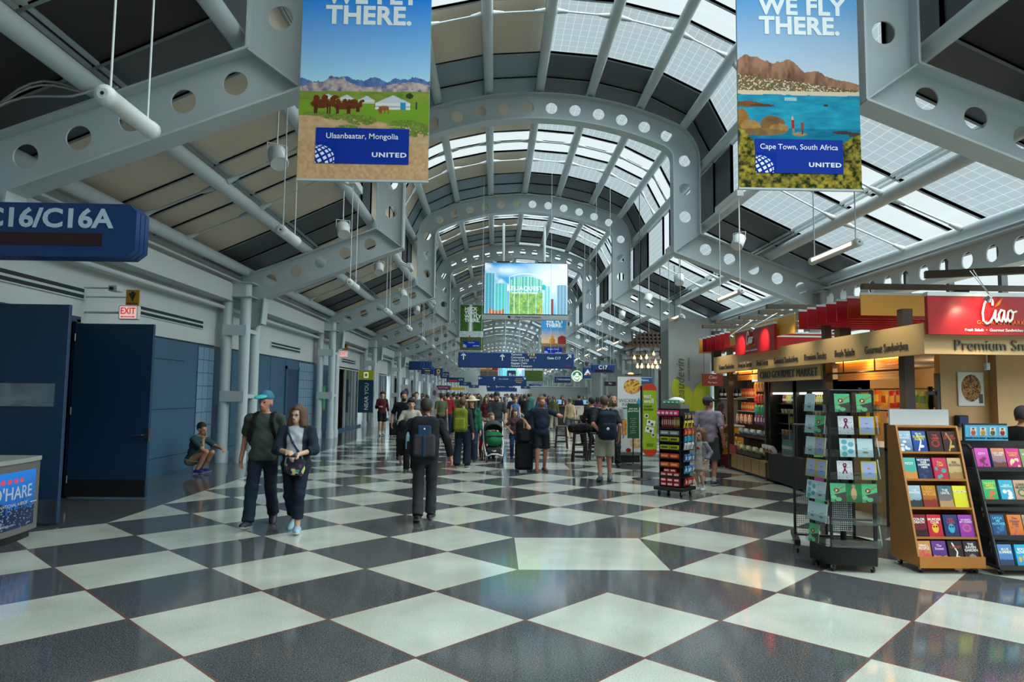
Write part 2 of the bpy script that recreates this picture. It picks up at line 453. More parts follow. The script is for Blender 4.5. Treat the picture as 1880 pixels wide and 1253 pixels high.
# floor
def floor_mat():
    m = bpy.data.materials.new('terrazzo_checker'); m.use_nodes = True; nt = m.node_tree; L = nt.links; b = nt.nodes['Principled BSDF']
    g = nt.nodes.new('ShaderNodeNewGeometry'); sp = nt.nodes.new('ShaderNodeSeparateXYZ'); L.new(g.outputs['Position'], sp.inputs[0])
    x, y = NX(nt, sp.outputs[0]), NX(nt, sp.outputs[1])
    i, j = (x - LX) / U, (y - LY) / U
    a, c = (i + j) * .5, (i - j) * .5
    dark = ((a.fl() + c.fl()) * .5).fr().gt(.25)
    jm = ((j + 3.0) / 12.0).fr() * 12.0 - 3.0
    di, dj = (i - 1.0).ab(), (jm - 3.0).ab()
    star = (di + dj).lt(2.0); sq = di.mx(dj).lt(1.0)
    dark = dark.mx(star) * sq.inv()
    zone = i.lt(-7.0) * ((j - 5.0) - (i + 7.0)).gt(0.0)
    dark = dark.mx(zone)
    e = .009
    ln = lambda q: ((q + .5).fr() - .5).ab().lt(e)
    line = ln(a).mx(ln(c)) * zone.inv() * (di.mx(dj).lt(1.0)).inv()
    n = nt.nodes.new('ShaderNodeTexNoise'); n.inputs['Scale'].default_value = 95; n.inputs['Detail'].default_value = 3; L.new(g.outputs['Position'], n.inputs['Vector'])
    n2 = nt.nodes.new('ShaderNodeTexNoise'); n2.inputs['Scale'].default_value = 1.3; n2.inputs['Detail'].default_value = 5; L.new(g.outputs['Position'], n2.inputs['Vector'])
    def ramp(src, p0, c0, p1, c1):
        r = nt.nodes.new('ShaderNodeValToRGB'); r.color_ramp.elements[0].position = p0; r.color_ramp.elements[1].position = p1
        r.color_ramp.elements[0].color = (*lin(c0), 1); r.color_ramp.elements[1].color = (*lin(c1), 1); L.new(src, r.inputs['Fac']); return r.outputs[0]
    wh = ramp(n.outputs['Fac'], .35, 'b4b9ae', .6, 'cdd0c6'); dk = ramp(n.outputs['Fac'], .4, '37393c', .68, '646769')
    wh2 = ramp(n2.outputs['Fac'], .3, 'dcdcd8', .7, 'ffffff')
    mm = nt.nodes.new('ShaderNodeMix'); mm.data_type = 'RGBA'; mm.blend_type = 'MULTIPLY'; mm.inputs[0].default_value = 1; L.new(wh, mm.inputs[6]); L.new(wh2, mm.inputs[7])
    col = mixc(nt, dark, mm.outputs[2], dk)
    col = mixc(nt, line, col, lin('6b4a44'))
    L.new(col, b.inputs['Base Color'])
    b.inputs['Roughness'].default_value = .09; b.inputs['Specular IOR Level'].default_value = .5
    return m
b = MB(); b.box(-16, 22, YA, YZ, -.2, 0, floor_mat()); b.build('floor', kind='structure')

# left wall
blue = mat('blue_wall_panel', '34566f', .45, vary=.05, vscale=.6)
blue_d = mat('dark_blue_door', '163552', .4, vary=.05, vscale=.9)
tileblue = mat('blue_wall_tile', '6a869c', .3)
grout = mat('tile_grout', '33475a', .8)
chrome = mat('brushed_steel', 'a5aaac', .28, metal=1.0, vary=.1, vscale=4)
black = mat('black_metal', '141518', .45)
seam = mat('dark_seam', '1a2733', .8)
XW = -6.95
b = MB()
b.box(XW - .2, XW, YA, 9.1, 2.85, 5.3, wallwhite); b.box(XW - .2, XW, 9.1, 11.36, 2.85, 5.3, wallwhite); b.box(XW - .2, XW, 11.36, YZ, 2.85, 5.3, wallwhite)
b.box(XW - .2, XW, YA, 9.1, 0, 2.85, blue); b.box(XW - .2, XW, 11.36, 26.4, 0, 2.85, blue)
b.box(XW - .2, XW, 26.4, 29.2, 0, 2.85, blue)
b.box(XW - .2, XW, 29.2, YZ, 0, .1, blue)
wl = b.build('wall_left', kind='structure')
b = MB()
for yy in [12.6, 13.9, 18.2, 19.7, 21.3, 22.8]: b.box(XW, XW + .004, yy - .008, yy + .008, .35, 2.85, seam)
for ya, yb, zz in ((11.5, 16.2, 1.35), (11.5, 16.2, .35), (11.5, 15.4, 2.4), (18, 24, .3)): b.box(XW, XW + .004, ya, yb, zz - .008, zz + .008, seam)
b.box(XW, XW + .012, 11.4, 17, 2.83, 2.86, seam); b.box(XW, XW + .012, 17.5, 26.4, 2.83, 2.86, seam)
b.build('panel_seams', wl)
def tiles(y0, y1, z1):
    t = MB(); t.box(XW, XW + .01, y0, y1, 0, z1, grout)
    n = max(2, round((y1 - y0) / .31)); w = (y1 - y0) / n
    for i in range(n):
        for j in range(int(z1 / .31)):
            t.box(XW + .008, XW + .02, y0 + i * w + .008, y0 + (i + 1) * w - .008, j * .31 + .008, j * .31 + .302, tileblue)
    t.build('tile_panel', wl)
tiles(16.1, 17.0, 2.8); tiles(24.3, 26.3, 2.8)
# slot vents
for i, (ya, yb, z, w) in enumerate(((8.2, 11.6, 3.35, 'over the open doors'), (13.2, 16.3, 3.3, 'right of the exit sign'), (18.6, 19.9, 3.2, 'past the second column cluster'), (21.2, 24.4, 3.2, 'over the recessed blue door'), (31.0, 34.0, 3.2, 'past the third column cluster'))):
    t = MB(); t.box(XW, XW + .03, ya, yb, z - .10, z + .10, steel)
    for q in (-.05, .05): t.box(XW + .028, XW + .034, ya + .05, yb - .05, z + q - .03, z + q + .03, black)
    t.build('slot_vent', label='long dark slot vent in the white wall %s' % w, cat='vent', group='slot vents on the left wall')
# gutter box, pipes
b = MB(); b.box(XW, XW + .42, YA, YZ, 3.98, 4.42, wallwhite); b.build('trim_20', kind='structure')
b = MB(); b.tube((XW + .2, YA, 3.82), (XW + .2, YZ, 3.82), .05, n=10, m=wallwhite); b.build('wall_pipe', label='white pipe along the left wall under the gutter box', cat='pipe')
b = MB(); b.tube((XW + .5, YA, 4.5), (XW + .5, YZ, 4.5), .025, n=8, m=steel); b.build('conduit', label='thin grey conduit over the left gutter box', cat='pipe')
# corridor behind the open doors
b = MB(); b.box(XW - 4, XW - .2, 8.9, 9.0, 0, 2.9, blue_d); b.box(XW - 4, XW - .2, 11.45, 11.55, 0, 2.9, blue_d); b.box(XW - 4.1, XW - 4, 8.9, 11.55, 0, 2.9, blue_d); b.box(XW - 4, XW - .2, 8.9, 11.55, 2.86, 2.95, blue_d)
b.build('wall_corridor', kind='structure')
b = MB(); b.box(XW - .1, XW + .06, 9.0, 9.1, 0, 2.9, blue_d); b.box(XW - .1, XW + .06, 11.36, 11.46, 0, 2.9, blue_d); b.box(XW - .1, XW + .06, 9.0, 11.46, 2.86, 2.95, blue_d); b.build('trim_21', kind='structure')
# door leaves
d1 = empty('door_1', (0, 0, 0), kind='structure')
b = MB(); b.box(XW - .6, -5.60, 9.06, 9.12, .02, 2.86, blue_d, bev=.006); b.build('leaf', d1)
b = MB(); b.box(XW - .6, -5.72, 9.045, 9.06, 1.52, 1.82, chrome); b.build('push_plate', d1)
b = MB(); b.box(XW - .6, -5.62, 9.045, 9.06, .03, .33, chrome); b.build('kick_plate', d1)
d2 = empty('door_2', (0, 0, 0), kind='structure')
b = MB(); b.box(XW + .05, -5.62, 11.33, 11.39, .02, 2.83, blue_d, bev=.006); b.build('leaf', d2)
b = MB(); b.box(XW + .05, -5.64, 11.315, 11.33, .03, .30, mat('dark_kick_plate', '16181c', .5)); b.build('kick_plate', d2)
b = MB(); b.tube((-5.70, 11.33, 1.02), (-5.70, 11.26, 1.02), .014, m=chrome); b.tube((-5.70, 11.26, 1.02), (-5.86, 11.26, 1.01), .013, m=chrome); b.box(-5.68, -5.615, 11.32, 11.395, .92, 1.12, chrome); b.build('door_handle', d2)
b = MB()
for z in (.3, 1.4, 2.6): b.tube((XW + .07, 11.31, z - .06), (XW + .07, 11.31, z + .06), .015, m=chrome)
b.build('hinge', d2)
# recessed blue door on the wall further along
d3 = empty('door_3', (0, 0, 0), kind='structure')
b = MB(); b.box(XW, XW + .03, 22.9, 24.2, .02, 2.5, blue_d); b.build('leaf', d3)
b = MB(); b.box(XW, XW + .05, 22.8, 22.9, 0, 2.6, blue); b.box(XW, XW + .05, 24.2, 24.3, 0, 2.6, blue); b.box(XW, XW + .05, 22.8, 24.3, 2.5, 2.6, blue); b.build('door_frame', d3)
b = MB(); b.box(XW, XW + .03, 26.9, 28.6, .02, 2.6, blue_d); d4 = b.build('door_4', kind='structure')
# shopfronts further along the left side
dglass = mat('dark_shop_glass', '1b242b', .12)
shop_cols = ['8a7a64', '5c6670', 'a08b6c', '6f7f8a', '9a8f80']
for k in range(2, K1):
    ya, yb = Y0 + BAY * k + .8 - (BAY - .0 if False else 0), Y0 + BAY * (k + 1) - .8
    if k == 2: ya = 29.2
    b = MB(); b.box(XW - 2.0, XW - 1.9, ya, yb, 0, 2.85, cmat(shop_cols[k % 5], .7))
    b.box(XW - 2, XW, ya - .1, ya, 0, 2.85, wallwhite); b.box(XW - 2, XW, yb, yb + .1, 0, 2.85, wallwhite); b.box(XW - 2, XW, ya, yb, 2.8, 2.9, wallwhite)
    o = b.build('wall_shop', kind='structure')
    g = MB()
    for q in range(4):
        w = (yb - ya) / 4
        if q == 1: continue
        g.box(XW - .06, XW - .04, ya + q * w, ya + (q + 1) * w, .1, 2.8, dglass)
    for q in range(5): g.box(XW - .1, XW, ya + q * (yb - ya) / 4 - .03, ya + q * (yb - ya) / 4 + .03, 0, 2.8, steel)
    g.build('window_%d' % (40 + k), kind='structure')

# right side: eave girder, glass wall, far walls
XR = 8.42
outl = [(0, 3.98), (BAY * 2, 3.98), (BAY * 2, 4.5), (0, 4.5)]
def eave(y0, n):
    L = BAY * n
    me = plate_mesh([(0, 0), (L, 0), (L, .52), (0, .52)], [circ(.45 + i * .62, .26, .15) for i in range(int(L / .62))], .025)
    me.transform(Matrix.Translation((XR, y0, 3.96)) @ RotZ(math.pi / 2)); o = empty('trim_%d' % (30 + int(y0)), kind='structure')
    link_mesh('web', me, o, steel)
    b = MB(); b.box(XR - .15, XR + .15, y0, y0 + L, 4.48, 4.51, steel_d); b.build('top_flange', o)
    b = MB(); b.box(XR - .15, XR + .15, y0, y0 + L, 3.93, 3.96, steel_d); b.build('bottom_flange', o)
eave(Y0 - BAY, 1); eave(Y0, 1); eave(Y0 + BAY, 1)
b = MB()
ya, yb = Y0 - BAY, Y0 + BAY * 2.2
for i in range(int((yb - ya) / 1.5) + 1): b.box(9.6, 9.72, ya + i * 1.5 - .05, ya + i * 1.5 + .05, 0, 5.0, mat('dark_mullion', '3c4448', .5))
for z in (0.05, 2.6, 3.6, 4.75): b.box(9.6, 9.72, ya, yb, z - .05, z + .05, MATS['dark_mullion'])
ow = b.build('window_60', kind='structure')
g = MB(); g.quad((9.66, ya, 0), (9.66, yb, 0), (9.66, yb, 5), (9.66, ya, 5), clear); g.build('pane', ow)
b = MB(); b.box(9.0, 9.75, YA, YZ, 4.75, 4.95, darkp); b.build('ceiling', kind='structure')
b = MB(); b.box(10.2, 10.4, yb, YZ, 0, 5.0, wallwhite); b.box(9.6, 10.4, yb - .1, yb, 0, 5, wallwhite); b.box(10.2, 10.4, YA, ya, 0, 5, wallwhite); b.box(9.0, 10.4, yb, YZ, 4.5, 4.9, wallwhite)
b.build('wall_right', kind='structure')
b = MB(); b.box(-16, 22, YA - .2, YA, 0, 11, wallwhite); b.build('wall_back', kind='structure')
b = MB(); b.box(-16, 22, YZ, YZ + .2, 0, 11, wallwhite); b.build('wall_far', kind='structure')

def roof_z(x):
    q = abs(x - XC)
    if q < 4.4: return max(np.interp(q, [0, 1.4, 2.8, 4.02, 4.62], [10.14, 10.04, 9.72, 9.12, 7.95]), 0)
    return np.interp(q, [4.62, 6.1, 8.1], [6.45, 5.75, 4.85])
# ---------------------------------------------------------------- hanging banners
whitep = mat('white_lettering', 'e9edee', .6)
unitedblue = mat('blue_city_panel', '062f98', .7, spec=.15)
navy = mat('navy_sign_face', '0d3468', .45)
def globe_art(a, asp, cx, cy, r):
    X, Y = (a.u - cx) * asp, a.v - cy
    d = np.hypot(X, Y); ins = d < r
    lon = np.arcsin(np.clip(X / np.sqrt(np.clip(r * r - Y * Y, 1e-6, None)), -1, 1)); lat = np.arcsin(np.clip(Y / r, -1, 1))
    rot = .5; xr = X * math.cos(rot) + Y * math.sin(rot); yr = -X * math.sin(rot) + Y * math.cos(rot)
    lon = np.arcsin(np.clip(xr / np.sqrt(np.clip(r * r - yr * yr, 1e-6, None)), -1, 1)); lat = np.arcsin(np.clip(yr / r, -1, 1))
    g = (np.mod(lon / .42 + .5, 1) < .62) & (np.mod(lat / .36 + .5, 1) < .62)
    a.fill((ins & g).astype(float), 'e9eef5')
def art_mongolia(nx, ny, asp):
    a = Art(nx, ny); q = a.v * asp
    a.grad(np.ones_like(q), 'b8e4f4', '0684e6', np.clip((q - .75) / .75, 0, 1) ** .7)
    m1 = .775 + .10 * (a.noise(9, 0.01, 5, 3) - .3); a.grad(q < m1, '27477f', '6f8cc0', a.noise(30, 40, 4, 5))
    m2 = .735 + .14 * np.exp(-((a.u - .25) / .16) ** 2) * a.noise(12, .01, 4, 9) + .05 * np.exp(-((a.u - .85) / .2) ** 2)
    a.grad(q < m2, '565a86', 'ccb6aa', np.clip(2 * a.noise(26, 60, 4, 8) - .5, 0, 1))
    a.grad(q < .70 + .01 * a.u, '5c7a2c', '9aa648', a.noise(9, 60, 4, 2))
    a.grad(q < .63, '86a032', '6d9a2e', a.noise(8, 30, 3, 1))
    gr = q < .54 + .05 * a.noise(5, 8, 4, 4) - .22 * a.u * (a.u < .9)
    a.grad((q < .50 + .09 * (a.noise(4, 6, 4, 4) - .5) - .12 * np.clip(a.u - .3, 0, 1)), 'b58d63', 'd9b791', a.noise(24, 60, 4, 6))
    a.grad((q < .30), 'b0855c', 'd8b48c', a.noise(50, 90, 4, 16))
    for (x, y, rx, ry) in ((.32, .50, .16, .03), (.48, .475, .13, .045), (.83, .44, .16, .05), (.92, .40, .12, .06), (.38, .41, .11, .03), (.14, .52, .12, .02)):
        s = np.clip(1.4 * a.noise(40, 90, 3, 12) - .1, 0, 1)
        k = np.clip((1 - ((a.u - x) / rx) ** 2 - ((q - y) / ry) ** 2) * 3, 0, 1); a.grad(k * (s > .4), '3f5522', '7f9440', s)
    def disc(x, y, rx, ry): return ((((a.u - x) / rx) ** 2 + ((q - y) / ry) ** 2) < 1).astype(float)
    for (x, y, w, h) in ((.72, .565, .135, .085), (.515, .61, .06, .045), (.36, .63, .05, .035), (.22, .64, .05, .03)):
        a.fill(((abs(a.u - x) < w) & (q > y) & (q < y + h * .62)).astype(float), 'dcdcd8'); a.fill(((abs(a.u - x) < w) & (q > y + h * .2) & (q < y + h * .3)).astype(float), 'a9b1b8')
        a.fill(((q >= y + h * .6) & (q < y + h * .6 + h * .75 * (1 - abs(a.u - x) / w))).astype(float), 'c3cbd3')
    a.fill(a.rect(.775, .815, .565 / asp, .62 / asp), '2f8fb8')
    for (x, y, sx) in ((.17, .60, 1.0), (.33, .585, .8), (.41, .59, .7)):
        for (dx, dy, rx, ry) in ((0, 0, .085, .035), (-.04, .04, .025, .03), (.025, .042, .025, .032), (.085, .02, .022, .045), (.105, .055, .028, .014)): a.fill(disc(x + dx * sx, y + dy * sx, rx * sx, ry * sx), '6b3420')
        for dx in (-.06, -.045, .04, .06): a.fill(a.rect(x + dx * sx, x + dx * sx + .014, (y - .075 * sx) / asp, y / asp), '5a2c1c')
    a.fill(disc(.655, .575, .035, .02), '9c5a34'); a.fill(disc(.62, .56, .012, .03), '8e5230')
    for x in (.63, .65, .68): a.fill(a.rect(x, x + .006, .53 / asp, .57 / asp), '7d4a2e')
    a.fill(a.rect(.895, .905, .57 / asp, .63 / asp), '40404a'); a.fill(a.rect(.575, .585, .575 / asp, .62 / asp), 'a04030'); a.fill(a.rect(.855, .86, .66 / asp, .70 / asp), '2c4420'); a.fill(disc(.845, .675, .03, .022), '2c4420')
    return a
def art_capetown(nx, ny, asp):
    a = Art(nx, ny); q = a.v * asp
    a.grad(np.ones_like(q), 'c0cedd', '6aa2d6', (q - .95) / .6)
    rid = .83 + .32 * np.clip(1 - a.u * .85, 0, 1) * (.72 + .4 * a.noise(9, .01, 5, 21)) + .05 * np.exp(-((a.u - .42) / .07) ** 2) + .03 * np.exp(-((a.u - .66) / .07) ** 2)
    t = np.clip((rid - q) / .2, 0, 1); n = a.noise(26, 22, 5, 22)
    a.grad(q < rid, 'a87a62', '3c2f2a', .5 * t + 1.6 * (n - .45)); a.grad((q < rid - .12 - .1 * n), '55502c', '2c3622', n)
    tw = (q < .95 - .12 * a.u) & (q > .80)
    a.grad(tw, '5a5a3a', '7a6a4a', a.noise(30, 60, 3, 23)); a.fill(tw & (a.noise(90, 240, 2, 24) > .62), 'd9c6b0'); a.fill(tw & (a.noise(110, 260, 2, 25) > .70), 'a5603c')
    a.fill((q < .815) & (q > .775), 'd8c4ac')
    a.grad(q < .78 + .006 * a.noise(12, .01, 2, 1), '1a6f96', '2fa6bf', a.noise(10, 70, 4, 26)); a.grad(q < .50, '0f5878', '1c87a4', a.noise(10, 70, 4, 27))
    a.fill(((abs(a.u - .43) < .05) & (abs(q - .745) < .015)).astype(float), 'c8e4ea', .5)
    def disc(x, y, rx, ry): return ((((a.u - x) / rx) ** 2 + ((q - y) / ry) ** 2 + .5 * (a.noise(16, 30, 3, 31) - .5)) < 1).astype(float)
    a.fill(disc(.08, .70, .12, .025), '7a5030'); a.fill(disc(.2, .69, .1, .012), '5a4030')
    for (x, y, rx, ry, c) in ((.03, .57, .06, .09, 'b07c40'), (.10, .51, .08, .06, 'c79a58'), (.28, .535, .10, .07, '8a6a44'), (.33, .50, .08, .04, 'c0925a'), (.2, .47, .2, .03, '9a7448'), (.5, .455, .06, .015, 'b8926a'), (.85, .475, .08, .015, '2c3c44'), (.95, .46, .05, .02, '3a3a34'), (.72, .70, .02, .008, '203038')):
        a.grad(disc(x, y, rx, ry), c, '5a4028', a.noise(20, 40, 3, 33) * .8)
    a.fill(a.rect(.435, .46, .50 / asp, .575 / asp), '9c3428'); a.fill(a.rect(.44, .456, .455 / asp, .50 / asp), '8a8468'); a.fill(a.rect(.438, .455, .575 / asp, .60 / asp), 'c8a888')
    a.fill(a.rect(.51, .535, .49 / asp, .555 / asp), '8a4a34'); a.fill(a.rect(.515, .53, .455 / asp, .49 / asp), '3c3c44')
    g = a.noise(34, 70, 4, 36)
    a.grad((q < .28 + .16 * a.noise(4, .01, 3, 35) + .16 * np.clip(.16 - a.u, 0, 1) / .16 + .1 * np.clip(a.u - .85, 0, 1) / .15), '1f2e16', 'b09a3a', np.clip(2.2 * (g - .32), 0, 1))
    return a
def art_waterfall(nx, ny, asp):
    a = Art(nx, ny); q = a.v * asp; n = a.noise(20, 40, 4, 41)
    a.grad(np.ones_like(q), '1e3a1a', '4d7a34', n); a.fill(np.exp(-((a.u - .45) / (.05 + .02 * (2 - q))) ** 2) * (q > .7), 'dfe6e6')
    a.grad((q < .85) & (q > .55), '8aa0a0', 'c9d4d2', n); a.grad(q < .58, '24301e', '5f7438', n); a.fill(a.rect(.40, .45, .5 / asp, .66 / asp), '8c3a2c')
    return a
def art_temple(nx, ny, asp):
    a = Art(nx, ny); q = a.v * asp; n = a.noise(14, 20, 4, 51)
    a.grad(np.ones_like(q), 'e0b78c', '3f8fc8', (q - .75) / .5 + .4 * (n - .5)); a.grad(q < .62, '3a4a4c', 'b48a5a', n)
    a.fill((((a.u - .45) / .12) ** 2 + ((q - .72) / .14) ** 2 < 1).astype(float), 'b87a2c'); a.fill((((a.u - .45) / .05) ** 2 + ((q - .90) / .07) ** 2 < 1).astype(float), 'c98a34')
    a.fill(((a.u > .66) & (q < .98 - .5 * abs(a.u - .85)) & (q > .6)).astype(float), '8c3030'); a.grad(q < .5, '2c3a44', '7c6a58', n)
    return a
def banner(x, y, z, w, h, art, city, label, group, far=False, hb_=1.31):
    o = empty('hanging_banner', (x, y, z), 0, label, 'banner', group)
    b = MB(); b.box(0, w, .004, .03, 0, h, mat('banner_back', '9aa0a2', .6)); b.box(-.006, w + .006, -.004, .036, -.012, .012, steel_d); b.box(-.006, w + .006, -.004, .036, h - .012, h + .012, steel_d)
    b.build('banner_frame', o)
    link_mesh('printed_face', art.mesh(w, h), o, PRINT_MATTE)
    q = MB(); q.box(.135 * w, .85 * w, -.006, 0, .13 * w, .41 * w, unitedblue); p = q.build('city_panel', o)
    ga = Art(60, 60) if far else Art(130, 130); ga.fill(np.ones_like(ga.u), '062f98'); globe_art(ga, 1, .22, .18, .66)
    link_mesh('globe_emblem', ga.mesh(.17 * w, .17 * w, Matrix.Translation((.135 * w, -.0075, .13 * w))), p, PRINT_MATTE)
    text(city, .062 * w, whitep, (.49 * w, -.008, .345 * w), p, bold=.004)
    text('UNITED', .05 * w, whitep, (.70 * w, -.008, .20 * w), p, bold=.03, sx=1.35, spacing=1.15)
    for i, t in enumerate(('THERE.', 'WE FLY', 'YEAH,', 'HECK')):
        text(t, .203 * w, whitep, (.185 * w, -.003, (hb_ + .167 * i) * w), o, align='LEFT', bold=.036, name='headline', spacing=1.05)
    r = MB()
    for xx in (.15 * w, .85 * w): r.tube((xx, .015, h), (xx, .015, roof_z(x + xx) - z), .008, n=6, m=steel)
    r.build('hanging_rod', o)
    return o
bl = banner(-2.38, 7.98, 4.26, 1.55, 3.15, art_mongolia(170, 346, 3.15 / 1.55), 'Ulaanbaatar, Mongolia', 'tall hanging banner of camels and white yurts under a blue sky', 'travel banners', hb_=1.31)
br = banner(2.91, 7.98, 4.25, 1.50, 3.10, art_capetown(170, 350, 3.10 / 1.50), 'Cape Town, South Africa', 'tall hanging banner of a bay with boulders and mountains', 'travel banners', hb_=1.36)
banner(-2.31, 44.4, 4.55, 1.5, 3.0, art_waterfall(50, 100, 2), 'Costa Rica', 'distant hanging banner of a green waterfall left of the big screen', 'travel banners', True)
banner(3.0, 44.4, 4.15, 1.6, 3.0, art_temple(50, 100, 2), 'Bangkok, Thailand', 'distant hanging banner of a golden statue and red roofs under the big screen', 'travel banners', True)

# ---------------------------------------------------------------- big LED screen
def art_screen(nx, ny):
    a = Art(nx, ny); n = a.noise(5, 4, 5, 61)
    a.grad(np.ones_like(n), '6cc4ec', '2f9be0', a.v); a.fill(np.clip((n - .48) * 5, 0, 1) * (a.v > .45), 'e2eef6'); a.fill(np.clip(1.3 - 2.6 * np.hypot(a.u - .82, (a.v - .68) * .8), 0, 1), 'dfeaf2')
    a.fill(np.clip(1.1 - 3.5 * np.hypot((a.u - .28) * 1.2, (a.v - .85) * 2.2), 0, 1), 'e4f6ff')
    st = .5 + .5 * np.sin(a.v * 240); sv = .5 + .5 * np.sin(a.u * 160)
    for (x0, x1, top, c0, c1) in ((0, .12, .80, '2f86a8', '7fd0e0'), (.12, .27, .60, '35b0b8', '8fe8e8'), (.30, .70, .74, '2c9c94', 'a8ece0'), (.72, .80, .55, '58b8c8', 'bcecf0'), (.87, 1.0, .58, '5a8aa8', '9cc4d8')):
        m = (a.u > x0) & (a.u < x1) & (a.v < top - .25 * ((a.u - (x0 + x1) / 2)) ** 2 * 8); a.grad(m, c0, c1, .6 * sv + .4 * st)
        for xx in (x0, x1): a.fill((abs(a.u - xx) < .004) & (a.v < top), 'e8ffff')
    m = (a.u > .30) & (a.u < .70) & (a.v < .42); a.grad(m, '2c7c5c', 'b8e070', a.noise(40, 24, 3, 62))
    for xx in (.36, .42, .53, .62): a.fill((abs(a.u - xx) < .004) & (a.v < .74), 'd8fff8')
    a.fill((abs(a.v - (.745 + .05 * np.cos((a.u - .5) * 9))) < .006) & (a.u > .31) & (a.u < .69), 'ffffff')
    a.grad((a.u > .05) & (a.u < .24) & (a.v < .08 + .02 * np.sin(a.u * 30)), 'a05a40', 'e0b090', sv); a.fill((a.u > .80) & (a.u < .83) & (a.v < .3), '8a4a3c'); a.fill((a.u > .67) & (a.u < .685) & (a.v < .14), 'e0b040')
    return a
sc = empty('video_screen', (-.53, 31.0, 5.40), 0, 'big bright video screen of glass towers under a cloudy blue sky', 'screen')
b = MB(); b.box(-.03, 3.83, .01, .35, -.03, 2.38, black, bev=.01); b.build('cabinet', sc)
link_mesh('display', art_screen(220, 136).mesh(3.80, 2.35), sc, SCREEN)
t = text('RELIAQUEST', .27, mat('lit_white', 'ffffff', .5, emit=.7), (1.85, -.006, 1.18), sc, spacing=1.1, ext=.001); text('MAKE SECURITY POSSIBLE', .10, MATS['lit_white'], (1.85, -.006, .97), sc, ext=.001)
b = MB(); b.ball((2.72, -.01, 1.25), (.10, .012, .13), 12, mat('teal_balloon', '2bb0b0', .4, emit=.6)); b.build('balloon_mark', sc)
b = MB(); b.box(-.08, 3.86, -.02, .3, -.25, -.04, mat('pale_grey_trim', 'a8aeb0', .6)); lg = b.build('logo_strip', sc)
text('Clear Channel Airports', .125, mat('charcoal_lettering', '23282c', .6), (2.0, -.025, -.145), lg, bold=.005)
b = MB(); b.prism([(1.06, -.10), (1.18, -.08), (1.2, -.21), (1.1, -.19)], -.026, -.02, MATS['charcoal_lettering']); b.build('emblem', lg)
for x in (.85, 2.75):
    b = MB(); b.tube((x, .2, 2.36), (x, .2, 4.25), .06, n=12, m=steel); b.build('hanger_pole', sc)
    b = MB(); b.box(x - .3, x + .3, .05, .3, 2.38, 2.44, black); b.build('hanger_bracket', sc)

# ---------------------------------------------------------------- blue wayfinding signs
red_led = mat('red_led_text', 'b3262c', .5, emit=.15)
ledbox = mat('dark_led_window', '2a0d12', .25)
yellowp = mat('yellow_patch', 'd8b02c', .6)
def sign(name, x0, x1, y, z0, z1, label, texts=(), d=.16, col=None, group='blue wayfinding signs', rods=True, arrows=(), patches=(), top=None, cat='sign'):

    o = empty(name, (x0, y, z0), 0, label, cat, group); w, h = x1 - x0, z1 - z0
    b = MB(); b.box(0, w, 0, d, 0, h, col or navy, bev=min(.03, h * .15)); b.build('sign_box', o)
    for (s, px, pz, sz, kw) in texts: text(s, sz, kw.pop('m', whitep), (px * w, -.006, pz * h), o, align=kw.pop('al', 'CENTER'), **kw)
    for (px, pz, L, a) in arrows:
        q = MB(); T = Tr(px * w, -.005, pz * h) @ Matrix.Rotation(a, 4, 'Y')
        q.box(-L * .07, L * .07, -.003, .002, -L / 2, L / 2 - .02, whitep, T)
        for s in (-1, 1): q.prism([(0, L / 2), (s * L * .36, L * .14), (s * L * .27, L * .03), (0, L / 2 - L * .2)], -.003, .002, whitep, T)
        q.build('arrow', o)
    for (px0, px1, pz0, pz1, m) in patches: q = MB(); q.box(px0 * w, px1 * w, -.004, .001, pz0 * h, pz1 * h, m); q.build('sign_patch', o)
    if rods:
        for f in (.2, .8): q = MB(); q.tube((f * w, d / 2, h), (f * w, d / 2, (top or roof_z(x0 + f * w)) - z0), .006, n=6, m=steel); q.build('hanger_rod', o)
    return o
g16 = empty('gate_sign', (-5.9, 7.3, 3.16), 0, 'large blue hanging gate sign reading C16/C16A at the left edge', 'sign', 'blue wayfinding signs')
for i in range(3):
    me = plate_mesh([(0, .06), (.06, 0), (1.93 - i * .0, 0), (2.03, .08), (2.03, .50), (1.95, .58), (.06, .58), (0, .52)], [], .08)
    me.transform(Tr(0, .045 + .095 * i, 0)); link_mesh('sign_layer', me, g16, navy)
b = MB(); b.box(.05, 1.95, .05, .25, .05, .53, mat('sign_gap', '0a1c38', .6)); b.build('sign_core', g16)
text('C16/C16A', .285, mat('pale_blue_lettering', 'b4c8d8', .6), (1.78, .0, .405), g16, align='RIGHT', bold=.03, spacing=1.0, sx=1.10)
b = MB(); b.box(.45, 1.68, .0, .01, .12, .255, ledbox); b.build('led_window', g16)
b = MB(); b.tube((.15, .14, .58), (.15, .14, 2.0), .02, m=steel); b.build('hanger_rod', g16)
UPA, RTU, LFT = 0, math.pi / 4, -math.pi / 2
ws = mat('orange_patch', 'd8663c', .6)
sign('direction_sign', -1.30, 2.78, 24.0, 2.66, 3.21, 'long blue direction sign reading Terminals, Concourses and Gate C17', [
    ('Terminals\nConcourses\nGates C16-C32\nBaggage Claim\nGround Transport', .455, .5, .098, dict(al='LEFT', bold=.01, line=1.02)), ('Gate C17', .825, .66, .12, dict(bold=.01)), ('B E F G', .645, .68, .075, dict(bold=.01)), ('C', .655, .49, .075, dict(bold=.01)),
    ('C17', .95, .17, .09, dict(m=red_led))], arrows=[(.045, .72, .24, UPA), (.38, .68, .24, UPA), (.955, .76, .24, RTU)],
    patches=[(.60, .615, .80, .95, ws), (.622, .637, .80, .95, mat('green_patch', '7ab03c', .6)), (.644, .659, .80, .95, yellowp)])
